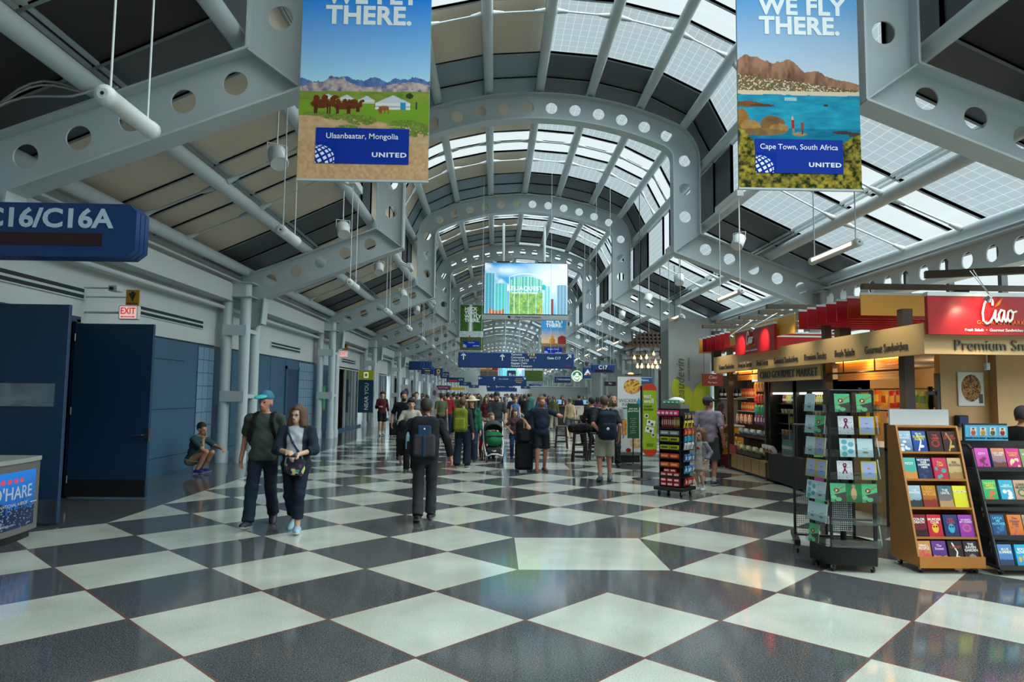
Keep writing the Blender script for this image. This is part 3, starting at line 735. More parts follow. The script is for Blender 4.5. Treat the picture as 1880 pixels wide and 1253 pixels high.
sign('gate_sign', 3.55, 4.42, 25.0, 2.56, 2.88, 'small blue gate sign reading C17 with a red lit strip', [('C17', .47, .62, .19, dict(bold=.02))], patches=[(.12, .86, .14, .34, ledbox)])
ps = sign('airline_sign', 3.38, 3.72, 26.2, 2.38, 2.82, 'blue hanging sign with a pale winged mark behind the C17 sign', [])
b = MB(); b.prism([(.03, .12), (.30, .16), (.18, .36)], -.004, .001, whitep); b.prism([(.10, .17), (.30, .10), (.22, .22)], -.005, .0, mat('mark_red', 'b04038', .6)); b.build('winged_mark', ps)
sign('rest_room_sign', -4.16, -3.04, 33.0, 2.86, 3.28, 'blue sign with rest room and drinking fountain icons high on the left', [('Restrooms', .74, .18, .07, {})], patches=[(.52, .70, .35, .9, mat('icon_panel', '2a5a92', .5)), (.76, .94, .35, .9, MATS['icon_panel']), (.56, .60, .45, .8, whitep), (.61, .67, .6, .68, whitep), (.80, .83, .42, .82, whitep), (.87, .90, .42, .82, whitep)])
sign('crest_sign', -4.05, -3.35, 37.5, 2.78, 3.20, 'blue sign with a golden crest left of the crowd', [('Services', .5, .15, .08, {})], patches=[(.3, .7, .4, .85, yellowp)])
sp_ = sign('badge_sign', -3.75, -3.2, 42.0, 2.82, 3.28, 'blue sign with a gold shield badge left of the crowd', [('Police', .5, .12, .09, {})])
b = MB(); b.prism([(.275, .10), (.38, .17), (.38, .36), (.275, .42), (.17, .36), (.17, .17)], -.006, 0, yellowp); b.tube((.275, -.012, .27), (.275, -.004, .27), .06, m=navy); b.build('shield', sp_)
sign('rest_sign', -3.75, -3.15, 47.0, 2.78, 3.22, 'blue sign with white two line lettering beyond the badge sign', [('Nursing\nRoom', .5, .5, .14, dict(bold=.01))])
sign('long_sign', -4.1, -2.6, 58.0, 2.70, 3.1, 'long blue sign with red lettering far down the left side', [('C19', .8, .5, .2, dict(bold=.02))], patches=[(.1, .6, .2, .5, red_led)])
sign('yellow_sign', -4.4, -2.9, 66.0, 2.1, 2.35, 'yellow shop sign far down the left side', [], col=yellowp)
sign('direction_sign', -1.35, 2.55, 55.0, 2.40, 3.20, 'second blue direction sign, beyond the big one, with a left arrow', [('Gates C20-C28', .52, .68, .12, {}), ('Terminals\nConcourses\nBaggage', .84, .55, .14, dict(m=yellowp, line=1.0))], arrows=[(.04, .75, .3, LFT), (.33, .72, .3, UPA), (.955, .80, .3, 3 * math.pi / 4)])
bs = sign('concourse_sign', 1.0, 1.72, 56.5, 2.98, 3.7, 'small dark blue B sign with a right arrow over the second direction sign', [('B', .34, .45, .42, dict(bold=.02))], arrows=[(.72, .45, .3, math.pi / 2)])
for (x0, w, art, lab) in ((-1.3, 1.55, art_temple(24, 24, 1), 'orange poster'), (2.6, 1.6, art_waterfall(24, 24, 1), 'green poster')):
    o = empty('poster', (x0, 60.0, 2.9), 0, 'small distant hanging %s behind the second direction sign' % lab, 'poster', 'distant posters'); link_mesh('printed_face', art.mesh(w, 1.6), o, PRINT_MATTE)
    b = MB(); b.box(0, w, .003, .03, 0, 1.6, steel); b.build('board', o); b = MB(); b.tube((.2, .015, 1.6), (.2, .015, roof_z(x0 + .2) - 2.9), .006, n=5, m=steel); b.tube((w - .2, .015, 1.6), (w - .2, .015, roof_z(x0 + w - .2) - 2.9), .006, n=5, m=steel); b.build('hanger_rod', o)
o = empty('video_screen', (.4, 62.0, 3.1), 0, 'small distant lit screen seen under the big direction sign', 'screen'); link_mesh('display', art_screen(40, 26).mesh(2.3, 1.5), o, SCREEN); b = MB(); b.box(-.03, 2.33, .01, .2, -.03, 1.53, black); b.build('cabinet', o); b = MB(); b.tube((.5, .1, 1.53), (.5, .1, 7.0), .03, n=6, m=steel); b.tube((1.8, .1, 1.53), (1.8, .1, 6.95), .03, n=6, m=steel); b.build('hanger_pole', o)
sign('direction_sign', -1.0, 2.4, 82.0, 2.25, 2.85, 'third blue direction sign far down the hall', [('Gates C29-C32', .5, .6, .16, {}), ('Baggage', .85, .6, .14, {})], arrows=[(.08, .6, .3, LFT), (.35, .6, .3, UPA), (.95, .6, .3, RTU)])
sign('direction_sign', -1.2, 3.4, 105.0, 2.1, 2.7, 'farthest blue direction sign over the crowd', [])
sign('information_sign', 3.50, 4.45, 40.0, 2.44, 2.83, 'blue hanging sign reading Information on the right', [('Information', .6, .5, .15, dict(bold=.01)), ('?', .14, .5, .2, {})])
sign('gate_sign', 3.2, 4.1, 60.0, 2.2, 2.6, 'small distant sign with red gate lettering right of the crowd', [('C18', .5, .6, .22, dict(m=mat('pinkish_lettering', 'd86a70', .5, emit=.3), bold=.02))])
for i, (x, y, z, c, t) in enumerate(((-3.9, 75, 2.6, navy, 'C21'), (-3.4, 90, 2.5, navy, 'C23'), (3.9, 78, 2.55, navy, 'C20'), (3.6, 95, 2.5, navy, 'C22'), (-5.3, 62, 2.05, mat('magenta_sign', '7a2a50', .5), 'DUTY FREE'))):
    sign('gate_sign', x, x + 1.3, y, z, z + .4, 'small far sign reading %s on the %s side' % (t, 'left' if x < 0 else 'right'), [(t, .5, .5, .2 if len(t) < 4 else .16, {})], col=c, group='far gate signs')
# round coffee sign
cs = empty('round_sign', (4.33, 36.0, 2.74), 0, 'round green and white coffee shop sign hanging on the right', 'sign')
grn, wht = mat('coffee_green', '1f7a54', .5, emit=.1), mat('lit_cream', 'eef4e4', .5, emit=.35)
b = MB(); b.tube((0, 0, 0), (0, .08, 0), .29, n=32, m=wht); b.build('disc', cs)
b = MB(); b.tube((0, -.006, 0), (0, 0, 0), .25, n=32, m=grn); b.build('green_field', cs)
b = MB(); b.ball((0, -.01, .03), (.055, .006, .075), 12, wht)
for s in (-1, 1):
    for r_ in (.09, .125, .16): b.path([(s * (r_ * math.sin(t * .35)), -.01, .11 - r_ * .9 * (1 - math.cos(t * .35)) - .02 * t) for t in range(1, 8)], .012, 5, wht)
    b.prism([(s * .19, .05), (s * .225, .0), (s * .2, -.13), (s * .14, -.2), (s * .16, -.08)], -.012, -.005, wht)
b.prism([(-.07, .10), (-.07, .17), (-.03, .13), (0, .20), (.03, .13), (.07, .17), (.07, .10)], -.012, -.005, wht); b.prism([(-.08, -.07), (.08, -.07), (.05, -.2), (-.05, -.2)], -.012, -.005, wht); b.build('emblem', cs)
b = MB(); b.tube((0, .04, .28), (0, .04, roof_z(4.33) - 2.74), .01, n=6, m=steel); b.build('hanger_rod', cs)
# exit signs and little boxes on the left wall
exitlit = mat('lit_exit_panel', 'f0d2c8', .4, emit=.45); exitred = mat('exit_red', 'd21f20', .4, emit=.5)
def exit_sign(y, z, lab, s=1.0):
    o = empty('exit_sign', (XW + .75, y, z), 0, lab, 'exit sign', 'lit exit signs')
    b = MB(); b.box(-.18 * s, .18 * s, 0, .10, -.13 * s, .13 * s, mat('exit_housing', 'c8c8c4', .4), bev=.01); b.build('housing', o)
    b = MB(); b.box(-.155 * s, .155 * s, -.006, .001, -.115 * s, .115 * s, exitlit); b.build('lit_panel', o)
    text('EXIT', .17 * s, exitred, (0, -.008, .025 * s), o, bold=.015, sx=.8)
    b = MB(); b.box(-.11 * s, .11 * s, -.010, -.004, -.088 * s, -.072 * s, exitred)
    for q in (-1, 1): b.prism([(q * .135 * s, -.08 * s), (q * .10 * s, -.06 * s), (q * .10 * s, -.10 * s)], -.010, -.004, exitred)
    b.build('arrow', o)
    b = MB(); b.tube((-.76, .05, 0), (-.16 * s, .05, 0), .02, m=steel); b.build('bracket', o)
def alarm_sign(y, z, lab):
    o = empty('alarm_sign', (XW + .80, y, z), 0, lab, 'sign', 'yellow alarm signs')
    b = MB(); b.box(-.11, .11, 0, .03, -.13, .13, mat('amber_plate', 'b8862a', .5)); b.build('plate', o)
    b = MB(); b.prism([(-.07, .07), (.06, .08), (.03, 0), (.01, -.07), (-.02, -.02)], -.005, 0, mat('dark_pictogram', '3a2c18', .6)); b.ball((.0, -.003, .085), (.03, .004, .02), 8, MATS['dark_pictogram']); b.build('pictogram', o)
    b = MB(); b.box(-.09, .09, -.004, 0, -.12, -.09, mat('rust_strip', '8a3a20', .6)); b.build('text_strip', o)
    b = MB(); b.tube((-.8, .015, 0), (-.1, .015, 0), .012, m=steel); b.build('bracket', o)
exit_sign(11.6, 3.05, 'lit red EXIT sign over the open blue doors', .9); alarm_sign(11.62, 3.31, 'amber pictogram sign above the nearer EXIT sign')
exit_sign(28.0, 3.30, 'lit red EXIT sign past the third column cluster', 1.0); alarm_sign(28.1, 3.62, 'amber pictogram sign above the farther EXIT sign')
b = MB(); b.box(XW + .45, XW + .6, 11.5, 11.7, 3.40, 3.50, steel, bev=.01); b.tube((XW, 11.6, 3.46), (XW + .46, 11.6, 3.46), .015, m=steel); b.tube((XW + .52, 11.5, 3.44), (XW + .52, 11.46, 3.44), .03, m=black); b.build('security_camera', label='small grey camera box on the wall beside the amber sign', cat='camera')
b = MB(); b.box(XW, XW + .2, 27.0, 27.5, 1.0, 2.0, mat('green_cabinet', '2f8a4c', .5), bev=.02); b.box(XW + .2, XW + .21, 27.08, 27.42, 1.1, 1.9, mat('green_cabinet_face', '49a866', .4)); b.build('first_aid_box', label='green first aid cabinet on the wall past the third column cluster', cat='cabinet')
# advert wrapped on the column
o = empty('column_banner', (-6.75, 34.0, .75), 0, 'dark teal advert panel reading NEAR YOU with a yellow top on the column', 'banner')
b = MB(); b.box(0, .74, 0, .06, 0, 1.62, mat('teal_advert', '173f58', .5)); b.build('panel', o)
b = MB(); b.box(0, .74, -.002, .06, 1.62, 2.1, mat('lime_advert', 'b8bc2c', .5)); b.build('yellow_header', o)
text('NEAR YOU', .27, whitep, (.42, -.006, .80), o, spin=math.pi / 2, bold=.008)
b = MB(); b.box(.26, .48, -.01, 0, 1.72, 2.0, MATS['lit_cream']); b.box(.30, .44, -.014, -.009, 1.78, 1.94, MATS['lime_advert']); b.build('icon', o)

# ---------------------------------------------------------------- pendant lamps and spotlights
lampwhite = mat('lamp_white', 'c9cdcd', .35); glow = mat('warm_lamp_glow', 'ffd8b0', .4, emit=2.5)
def pendant(L, r, ztop, lit, sd):
    o = empty('pendant_lamp', (0, 0, 0))
    b = MB(); b.lathe([(r * .55, 0), (r, .015), (r, .07), (r * .93, .08), (r * .93, L - .08), (r, L - .07), (r, L - .015), (r * .55, L)], 20, lampwhite, Matrix.Rotation(-math.pi / 2, 4, 'X')); b.build('lamp_body', o)
    b = MB(); b.tube((0, -.006, 0), (0, .002, 0), r * .18, m=black); b.build('end_screw', o)
    if lit: b = MB(); b.box(-r * 1.0, -r * .80, .12, L - .12, -r * .35, r * .35, glow); b.build('lit_slot', o)
    for yy in (.1, L - .1): b = MB(); b.tube((0, yy, r), (0, yy, ztop), .009, n=6, m=lampwhite); b.build('hanger_rod', o)
    b = MB(); b.box(-.07, .07, .0, L, ztop - .02, ztop + .14, lampwhite, bev=.01); b.build('ballast_box', o)
    for yy in (.15, L - .15): b = MB(); b.tube((sd * .05, yy, ztop + .08), (sd * .42, yy, 2.27), .03, n=8, m=lampwhite); b.build('bracket', o)
    return o
lp = pendant(.75, .075, 2.02, False, -1); rp = pendant(1.45, .065, 2.02, True, 1)
NTH = ['nearest', 'second', 'third', 'fourth', 'fifth', 'sixth', 'seventh', 'eighth', 'ninth', 'tenth', 'eleventh', 'twelfth', 'thirteenth', 'fourteenth', 'fifteenth', 'sixteenth']
for i in range(14):
    y = 4.95 + 4.2 * i if i < 2 else 13.5 + 4.572 * (i - 2)
    o = lp if i == 0 else copy_tree(lp); o.location = (-2.92, y, 3.93); tag(o, '%s white tube lamp hanging on two rods on the left' % NTH[i], 'lamp', 'hanging tube lamps, left row')
    y = 9.3 + 4.572 * i
    if i == 3: continue
    o = rp if i == 0 else copy_tree(rp); o.location = (5.08, y, 3.93); tag(o, '%s grey tube lamp with a lit slot hanging on the right' % NTH[i], 'lamp', 'hanging tube lamps, right row')
spot_in = mat('spot_lens', 'e8dcc8', .3, emit=.8)
def spot():
    o = empty('spotlight', (0, 0, 0))
    b = MB(); b.lathe([(.10, 0), (.135, .02), (.135, .30), (.125, .31), (.11, .30)], 18, lampwhite, Tr(0, 0, 0) @ Matrix.Rotation(2.5, 4, 'X')); b.build('can', o)
    b = MB(); b.tube((0, 0, 0), (0, .001, .001), .1, n=14, m=black); b.path([(-.145, -.06, -.08), (-.145, -.03, .10), (.145, -.03, .10), (.145, -.06, -.08)], .008, 6, lampwhite); b.build('yoke', o)
    b = MB(); b.tube((0, -.03, .10), (0, -.03, .76), .013, n=6, m=lampwhite); b.build('stem', o)
    return o
s0 = spot(); first = True
for i, (x, y, z, a) in enumerate(((-3.33, 10.1, 5.35, .6), (-3.33, 14.6, 5.35, .4), (-3.33, 19.2, 5.35, .2), (-3.33, 24.2, 5.35, .5), (5.51, 15.1, 5.35, -.8), (5.51, 20.2, 5.35, -.3), (5.51, 24.2, 5.35, -.9), (5.51, 29.4, 5.35, -.4), (-3.33, 28.6, 5.35, .2))):
    o = s0 if first else copy_tree(s0); first = False; o.location = (x, y, z); o.rotation_euler = (0, 0, a)
    tag(o, '%s white can spotlight under the %s roof tube' % (NTH[i if i < 4 else (i - 4 if i < 8 else 4)], 'left' if x < 0 else 'right'), 'spotlight', 'can spotlights')

# cables looping over the nearest left beam
for i, (x0, x1, h) in enumerate(((-6.6, -4.55, .42), (-6.5, -4.6, .34), (-6.7, -4.75, .22))):
    b = MB(); pts = [(x0 + (x1 - x0) * t / 14, 8.02 - .05 * i, (5.9 - SL * (-(x0 + (x1 - x0) * t / 14) + XC - 4.18)) + .03 + h * math.sin(math.pi * min(1, max(0, t / 14 * 1.25 - .12))) ** 1.4) for t in range(15)]
    b.path(pts, .014, 6, mat('pale_cable', 'a8aba8', .6)); b.build('cable', label='pale cable looping over the nearest left roof beam, %s' % ('highest of three', 'middle of three', 'lowest of three')[i], cat='cable', group='cables on the beam')
# ---------------------------------------------------------------- the market kiosk on the right
maple = mat('maple_panel', 'bd9662', .5, vary=.07, vscale=1.6)
maple_l = mat('maple_fascia', 'c8a872', .45, vary=.05, vscale=1.2)
dkwood = mat('dark_brown_post', '3a2d26', .5)
redfin = mat('red_acrylic', '921218', .3); yelfin = mat('amber_acrylic', 'e0a031', .35)
signred = mat('sign_red', 'a01219', .3); beam_m = mat('olive_beam', '4a4233', .6)
grayl = mat('cut_out_lettering', '53504c', .4)
KX, KY0, KY1 = 5.50, 8.60, 17.05
ki = empty('market_kiosk', (0, 0, 0), 0, 'maple fronted gourmet market kiosk with red and amber roof fins', 'kiosk')
b = MB(); b.box(KX, KX + .08, KY0 + .08, KY1 - .08, 2.32, 2.72, maple_l); b.box(KX, 9.2, KY0, KY0 + .08, 2.32, 2.72, maple_l); b.box(KX, 9.2, KY1 - .08, KY1, 2.32, 2.72, maple_l); fa = b.build('fascia', ki)
b = MB(); b.box(KX + .08, 9.2, KY0 + .08, KY1 - .08, 2.36, 2.42, mat('kiosk_soffit', '8a7a60', .6)); b.build('soffit', ki)
W4 = ['Gourmet Sandwiches', 'Fresh Salads', 'Premium Snacks', 'Gourmet Sandwiches', 'Fresh Salads', 'Premium Snacks', 'Gourmet Sandwiches']
yy = 8.85
for w in W4:
    L = len(w) * .0685; text(w, .165, grayl, (KX - .012, yy + L / 2, 2.445), fa, facing=-math.pi / 2, ext=.005, sx=.74); yy += L + .10
text('Premium Snacks', .19, grayl, (5.88, KY0 - .012, 2.43), fa, align='LEFT', ext=.006)
for (x, y, w) in ((5.72, 16.5, .12), (5.72, 14.3, .07), (5.72, 11.62, .12), (5.76, 9.42, .14), (7.6, 16.5, .12), (8.9, 9.5, .14)):
    b = MB(); b.box(x - w / 2, x + w / 2, y - w / 2, y + w / 2, 0, 3.0 if w > .1 else 2.36, dkwood); b.build('post', ki)
b = MB(); b.box(5.70, 6.3, 14.25, 16.5, .06, .38, maple); b.box(5.74, 6.3, 14.25, 16.5, 0, .06, black); b.box(5.66, 6.3, 14.2, 16.55, .38, .42, maple_l)
for q in range(1, 5): b.box(5.696, 5.70, 14.25 + q * .45 - .006, 14.25 + q * .45 + .006, .08, .38, dkwood)
b.build('base_cabinet', ki)
b = MB(); b.box(6.24, 8.9, 9.45, 9.55, 0, 2.36, maple); b.box(6.95, 8.9, 9.30, 9.45, 0, 2.36, maple); b.box(6.22, 6.30, 9.40, 9.47, 0, 2.36, maple); b.build('front_wall', ki)
b = MB(); b.box(6.98, 9.0, 14.2, 14.25, 0, 2.36, maple); b.box(8.85, 8.95, 9.5, 16.8, 0, 2.36, maple); b.box(6.6, 8.9, 16.5, 16.6, 0, 2.36, maple); b.build('back_wall', ki)
b = MB(); b.box(6.17, 6.21, 9.40, 9.46, 0, 2.10, black); b.box(6.05, 6.2, 9.42, 9.45, 1.80, 1.85, black); b.build('black_upright', ki)
b = MB(); b.box(5.40, 6.16, 9.22, 9.40, 0, 1.40, black); b.box(5.36, 6.17, 9.18, 9.22, 1.33, 1.60, mat('white_counter_panel', 'c9ced0', .35)); b.box(5.4, 6.2, 9.2, 11.5, 1.02, 1.06, mat('counter_top', '6a6660', .3)); b.box(5.72, 6.2, 9.5, 11.5, 0, 1.02, maple); b.build('counter', ki)
b = MB(); b.box(5.62, 5.74, 11.66, 14.5, 2.06, 2.33, maple_l); sb = b.build('name_board', ki)
text('CIAO GOURMET MARKET', .21, grayl, (5.608, 13.05, 2.19), sb, facing=-math.pi / 2, ext=.006, sx=1.0, spacing=1.08)
# slatted, lamp-lit shutters
slat = mat('amber_slat', 'd59a4c', .4)
for (ya, yb, zb) in ((9.5, 11.55, 2.03), (14.4, 16.4, 2.13)):
    b = MB()
    n = int((2.36 - zb) / .045)
    for q in range(n): b.box(5.86 + .004 * (q % 2), 5.885 + .004 * (q % 2), ya, yb, zb + q * .045, zb + q * .045 + .041, slat)
    b.build('shutter', ki)
    b = MB(); b.tube((5.70, ya, zb + .12), (5.70, yb, zb + .12), .015, m=black)
    for f in (.3, .75): b.tube((5.70, ya + (yb - ya) * f, zb + .12), (5.70, ya + (yb - ya) * f, 2.34), .010, n=6, m=black)
    b.build('shutter_rail', ki)
    b = MB(); b.box(5.78, 5.81, ya + .1, yb - .1, 2.33, 2.36, mat('warm_strip_lamp', 'ffb040', .4, emit=6)); lo = b.build('strip_lamp', ki)
    L = bpy.data.lights.new('strip_light', 'AREA'); L.shape = 'RECTANGLE'; L.size = .12; L.size_y = yb - ya; L.energy = 9; L.color = (1, .66, .26)
    l = bpy.data.objects.new('strip_light', L); COL.objects.link(l); l.parent = lo; l.location = (5.77, (ya + yb) / 2, 2.31); l.rotation_euler = Vector((.7, 0, -.7)).to_track_quat('-Z', 'Y').to_euler()
for (x, y, z, e, c) in ((7.2, 10.5, 2.2, 36, (1, .80, .55)), (6.6, 15.4, 2.2, 30, (1, .78, .5)), (7.6, 12.9, 2.2, 30, (1, .85, .65))):
    L = bpy.data.lights.new('kiosk_downlight', 'POINT'); L.energy = e; L.color = c; L.shadow_soft_size = .1
    l = bpy.data.objects.new('kiosk_downlight', L); COL.objects.link(l); l.parent = ki; l.location = (x, y, z)
for (p, q) in (((4.95, 9.2, 3.25), (5.5, 9.2, 2.5)), ((4.95, 10.8, 3.25), (5.5, 10.8, 2.5)), ((4.95, 12.2, 3.25), (5.5, 12.2, 2.5)), ((4.95, 16.2, 3.25), (5.5, 16.2, 2.5)), ((6.1, 8.0, 3.2), (6.1, 8.6, 2.4))):
    L = bpy.data.lights.new('fascia_washer', 'SPOT'); L.energy = 26; L.color = (1, .86, .66); L.shadow_soft_size = .06; L.spot_size = 1.5; L.spot_blend = .7
    l = bpy.data.objects.new('fascia_washer', L); COL.objects.link(l); l.parent = ki; l.location = p; l.rotation_euler = (Vector(q) - Vector(p)).to_track_quat('-Z', 'Y').to_euler()
# fins and beams over the kiosk
def fin(x0, x1, y0, y1, z0, z1, m, nm):
    b = MB(); b.box(x0, x1, y0, y1, z0, z1, m); b.box(x0 - .003, x1, y0 - .003, y1 + .003, z1, z1 + .035, lampwhite); b.build(nm, ki)
for q in range(6): fin(KX, 8.2, 10.46 + .345 * q, 10.48 + .345 * q, 2.98, 3.30, redfin, 'red_fin')
fin(KX, 6.65, 10.08, 10.10, 2.99, 3.30, yelfin, 'amber_fin')
for q in range(6): fin(KX, 8.2, 16.2 + .345 * q, 16.22 + .345 * q, 2.92, 3.27, redfin, 'red_fin')
fin(KX, 6.2, 18.25, 18.27, 2.90, 3.26, yelfin, 'amber_fin'); fin(KX - .01, KX + .01, 12.35, 15.8, 2.93, 3.27, yelfin, 'amber_fin')
fin(5.9, 8.2, 15.2, 15.22, 2.72, 3.1, redfin, 'red_fin')
for y, x0 in ((10.4, 5.7), (12.9, 5.2), (13.8, 5.4), (14.8, 5.35), (15.8, 5.15), (16.8, 5.15)): b = MB(); b.box(x0, 9.0, y - .05, y + .05, 3.44, 3.52, beam_m); b.build('roof_beam', ki)
b = MB(); T = Tr(7.35, 9.6, 3.60) @ RotZ(-.38); b.box(-1.0, 1.4, -.06, .06, -.05, .05, beam_m, T); b.build('roof_beam', ki)
for (x, y) in ((6.2, 12), (7.3, 10.5), (7.6, 13.2), (5.75, 17.6)): b = MB(); b.box(x - .1, x + .1, y - .1, y + .1, 2.4, 3.44, dkwood); b.build('roof_post', ki)
def ciao(parent, T, s, white, orange):
    # brush-script "Ciao", drawn as tapering strokes
    st = {'c': [(.40, .70), (.41, .86), (.33, .98), (.21, .94), (.10, .74), (.03, .44), (.05, .16), (.16, .05), (.30, .12), (.42, .32)],
          'i': [(.42, .32), (.50, .52), (.47, .24), (.52, .12), (.60, .28)], 'a': [(.80, .50), (.70, .55), (.61, .38), (.62, .18), (.70, .13), (.80, .40), (.81, .52), (.80, .22), (.85, .13), (.92, .28)],
          'o': [(1.03, .54), (.95, .48), (.92, .28), (.98, .13), (1.08, .22), (1.12, .42), (1.05, .54), (1.12, .46), (1.24, .50)]}
    b = MB()
    for k, p in st.items():
        for (x0, z0), (x1, z1) in zip(p, p[1:]): b.tube(T @ Vector((x0 * s, 0, z0 * s)), T @ Vector((x1 * s, 0, z1 * s)), .036 * s, n=8, m=white); b.ball(T @ Vector((x1 * s, 0, z1 * s)), .036 * s, 8, white)
    b.build('script_word', parent)
    b = MB(); b.prism([(.50 * s, .66 * s), (.62 * s, .86 * s), (.76 * s, .98 * s), (.64 * s, .74 * s)], -.01, .02, orange, T); b.build('accent_stroke', parent)
orng = mat('orange_accent', 'e0702c', .4); lwhite = mat('sign_white', 'eeeae6', .35)
s1 = empty('shop_sign', (5.47, 8.46, 2.56), 0, 'large red Ciao sign on the kiosk corner facing the viewer', 'sign', 'red shop signs')
b = MB(); b.box(0, 2.3, 0, .06, 0, .49, signred); b.build('sign_board', s1); b = MB(); b.box(0, 2.3, -.01, .08, .49, .54, lampwhite); b.build('top_rail', s1)
ciao(s1, Tr(.68, -.02, .12), .36, lwhite, orng)
text('GOURMET MARKET', .072, orng, (.62, -.008, .155), s1, align='LEFT', spacing=1.15, bold=.01); text('Fresh Salads  •  Gourmet Sandwiches  •  Premium Snacks', .05, lwhite, (.46, -.006, .06), s1, align='LEFT', shear=.2, bold=.01)
s2 = empty('shop_sign', (5.38, 13.0, 2.66), 0, 'smaller red Ciao sign on the long side of the kiosk', 'sign', 'red shop signs')
b = MB(); b.box(0, .05, 0, 2.15, 0, .50, signred); b.build('sign_board', s2); b = MB(); b.box(-.01, .06, 0, 2.15, .50, .54, lampwhite); b.build('top_rail', s2)
ciao(s2, Tr(-.02, 1.42, .17) @ RotZ(-math.pi / 2), .30, lwhite, orng)
text('GOURMET MARKET', .06, orng, (-.008, 1.2, .155), s2, facing=-math.pi / 2); text('Fresh Salads  •  Gourmet Sandwiches', .045, lwhite, (-.006, 1.2, .06), s2, facing=-math.pi / 2)
for (x, y, z, tx, ty, tz, e, lab) in ((5.05, 14.55, 3.05, 5.38, 14.75, 2.85, 22, 'small halogen lamp over the side Ciao sign, farther one'), (5.05, 13.35, 3.10, 5.38, 13.45, 2.9, 22, 'small halogen lamp over the side Ciao sign, nearer one'), (6.02, 8.1, 3.0, 5.95, 8.46, 2.66, 16, 'small halogen lamp over the corner Ciao sign')):
    o = empty('halogen_lamp', (x, y, z), 0, lab, 'lamp', 'halogen sign lamps')
    d = (Vector((tx, ty, tz)) - Vector((x, y, z))).normalized()
    b = MB(); b.tube((0, 0, 0), tuple(d * .06), .02, .05, n=12, m=chrome); b.build('reflector', o)
    b = MB(); b.tube(tuple(d * .04), tuple(d * .062), .03, n=10, m=mat('halogen_glow', 'ffe6c0', .4, emit=12)); gl_ = b.build('bulb', o)
    b = MB(); e2 = Vector((tx + .25, ty if y > 9 else ty + .2, 3.42)) - Vector((x, y, z))
    b.tube((0, 0, 0), e2 + Vector((0, .03, 0)), .006, n=5, m=chrome); b.tube((0, 0, 0), e2 - Vector((0, .03, 0)), .006, n=5, m=chrome); b.build('arm', o)
    L = bpy.data.lights.new('halogen_light', 'SPOT'); L.energy = e; L.spot_size = 1.5; L.spot_blend = .8; L.color = (1, .78, .55); L.shadow_soft_size = .03
    l = bpy.data.objects.new('halogen_light', L); COL.objects.link(l); l.parent = gl_; l.location = d * .08; l.rotation_euler = d.to_track_quat('-Z', 'Y').to_euler()
# picture on the front wall
o = empty('wall_picture', (6.50, 9.43, 1.66), 0, 'white framed picture of a heap of nuts on the maple wall', 'picture')
a = Art(60, 78); a.fill(np.ones_like(a.u), 'dcdad4'); n = a.noise(22, 28, 3, 71); m = ((a.u - .5) / .40) ** 2 + ((a.v - .53) / .42) ** 2 < .9 + .2 * n
a.grad(m, '4a1f14', 'c09058', np.clip(2.2 * (n - .28), 0, 1)); a.fill(a.rect(.80, .96, .06, .34), '55565c')
link_mesh('printed_face', a.mesh(.35, .455), o, PRINT)
b = MB(); b.box(-.01, .36, .002, .02, -.01, .465, lampwhite); b.build('backing', o)
b = MB(); b.box(6.62 - .03, 6.62 + .03, 9.0, 9.06, 2.14, 2.24, lampwhite, bev=.008); b.tube((6.62, 9.03, 2.24), (6.62, 9.03, 2.34), .01, m=lampwhite); b.build('sensor', label='small white sensor hanging under the kiosk soffit', cat='sensor')
b = MB(); b.box(6.42, 6.58, 9.36, 9.44, 1.36, 1.52, black, bev=.01); b.box(6.44, 6.56, 9.35, 9.362, 1.40, 1.50, mat('dark_blue_screen', '1c2c66', .2)); b.build('card_reader', label='small black card terminal with a blue screen on the maple wall', cat='card terminal')
# coolers
glassdark = mat('cooler_interior', '0d0f11', .6)
def cooler(y0, y1, lab):
    o = empty('drinks_cooler', (0, 0, 0), 0, lab, 'cooler', 'black glass front coolers')
    b = MB(); b.box(5.74, 6.5, y0, y0 + .06, 0, 2.06, black); b.box(5.74, 6.5, y1 - .06, y1, 0, 2.06, black); b.box(6.45, 6.5, y0, y1, 0, 2.06, glassdark); b.box(5.74, 6.5, y0, y1, 1.84, 2.06, black); b.box(5.70, 6.5, y0, y1, .04, .62, black, bev=.01); b.build('cabinet', o)
    for z in (.62, .98, 1.20, 1.40, 1.60): b = MB(); b.box(5.86, 6.45, y0 + .06, y1 - .06, z, z + .02, black); b.build('shelf', o)
    b = MB(); b.box(5.80, 5.82, y0 + .06, y1 - .06, 1.80, 1.835, mat('cooler_lamp', 'fff0d0', .4, emit=5)); b.build('strip_lamp', o)
    b = MB(); b.tube((5.69, y0 + .12, .9), (5.69, y0 + .12, 1.5), .012, m=chrome); b.build('door_handle', o)
    return o
cooler(13.0, 14.2, 'black open front drinks cooler, the farther of the two in the kiosk'); cooler(11.7, 12.95, 'black drinks cooler nearer the card spinner in the kiosk')
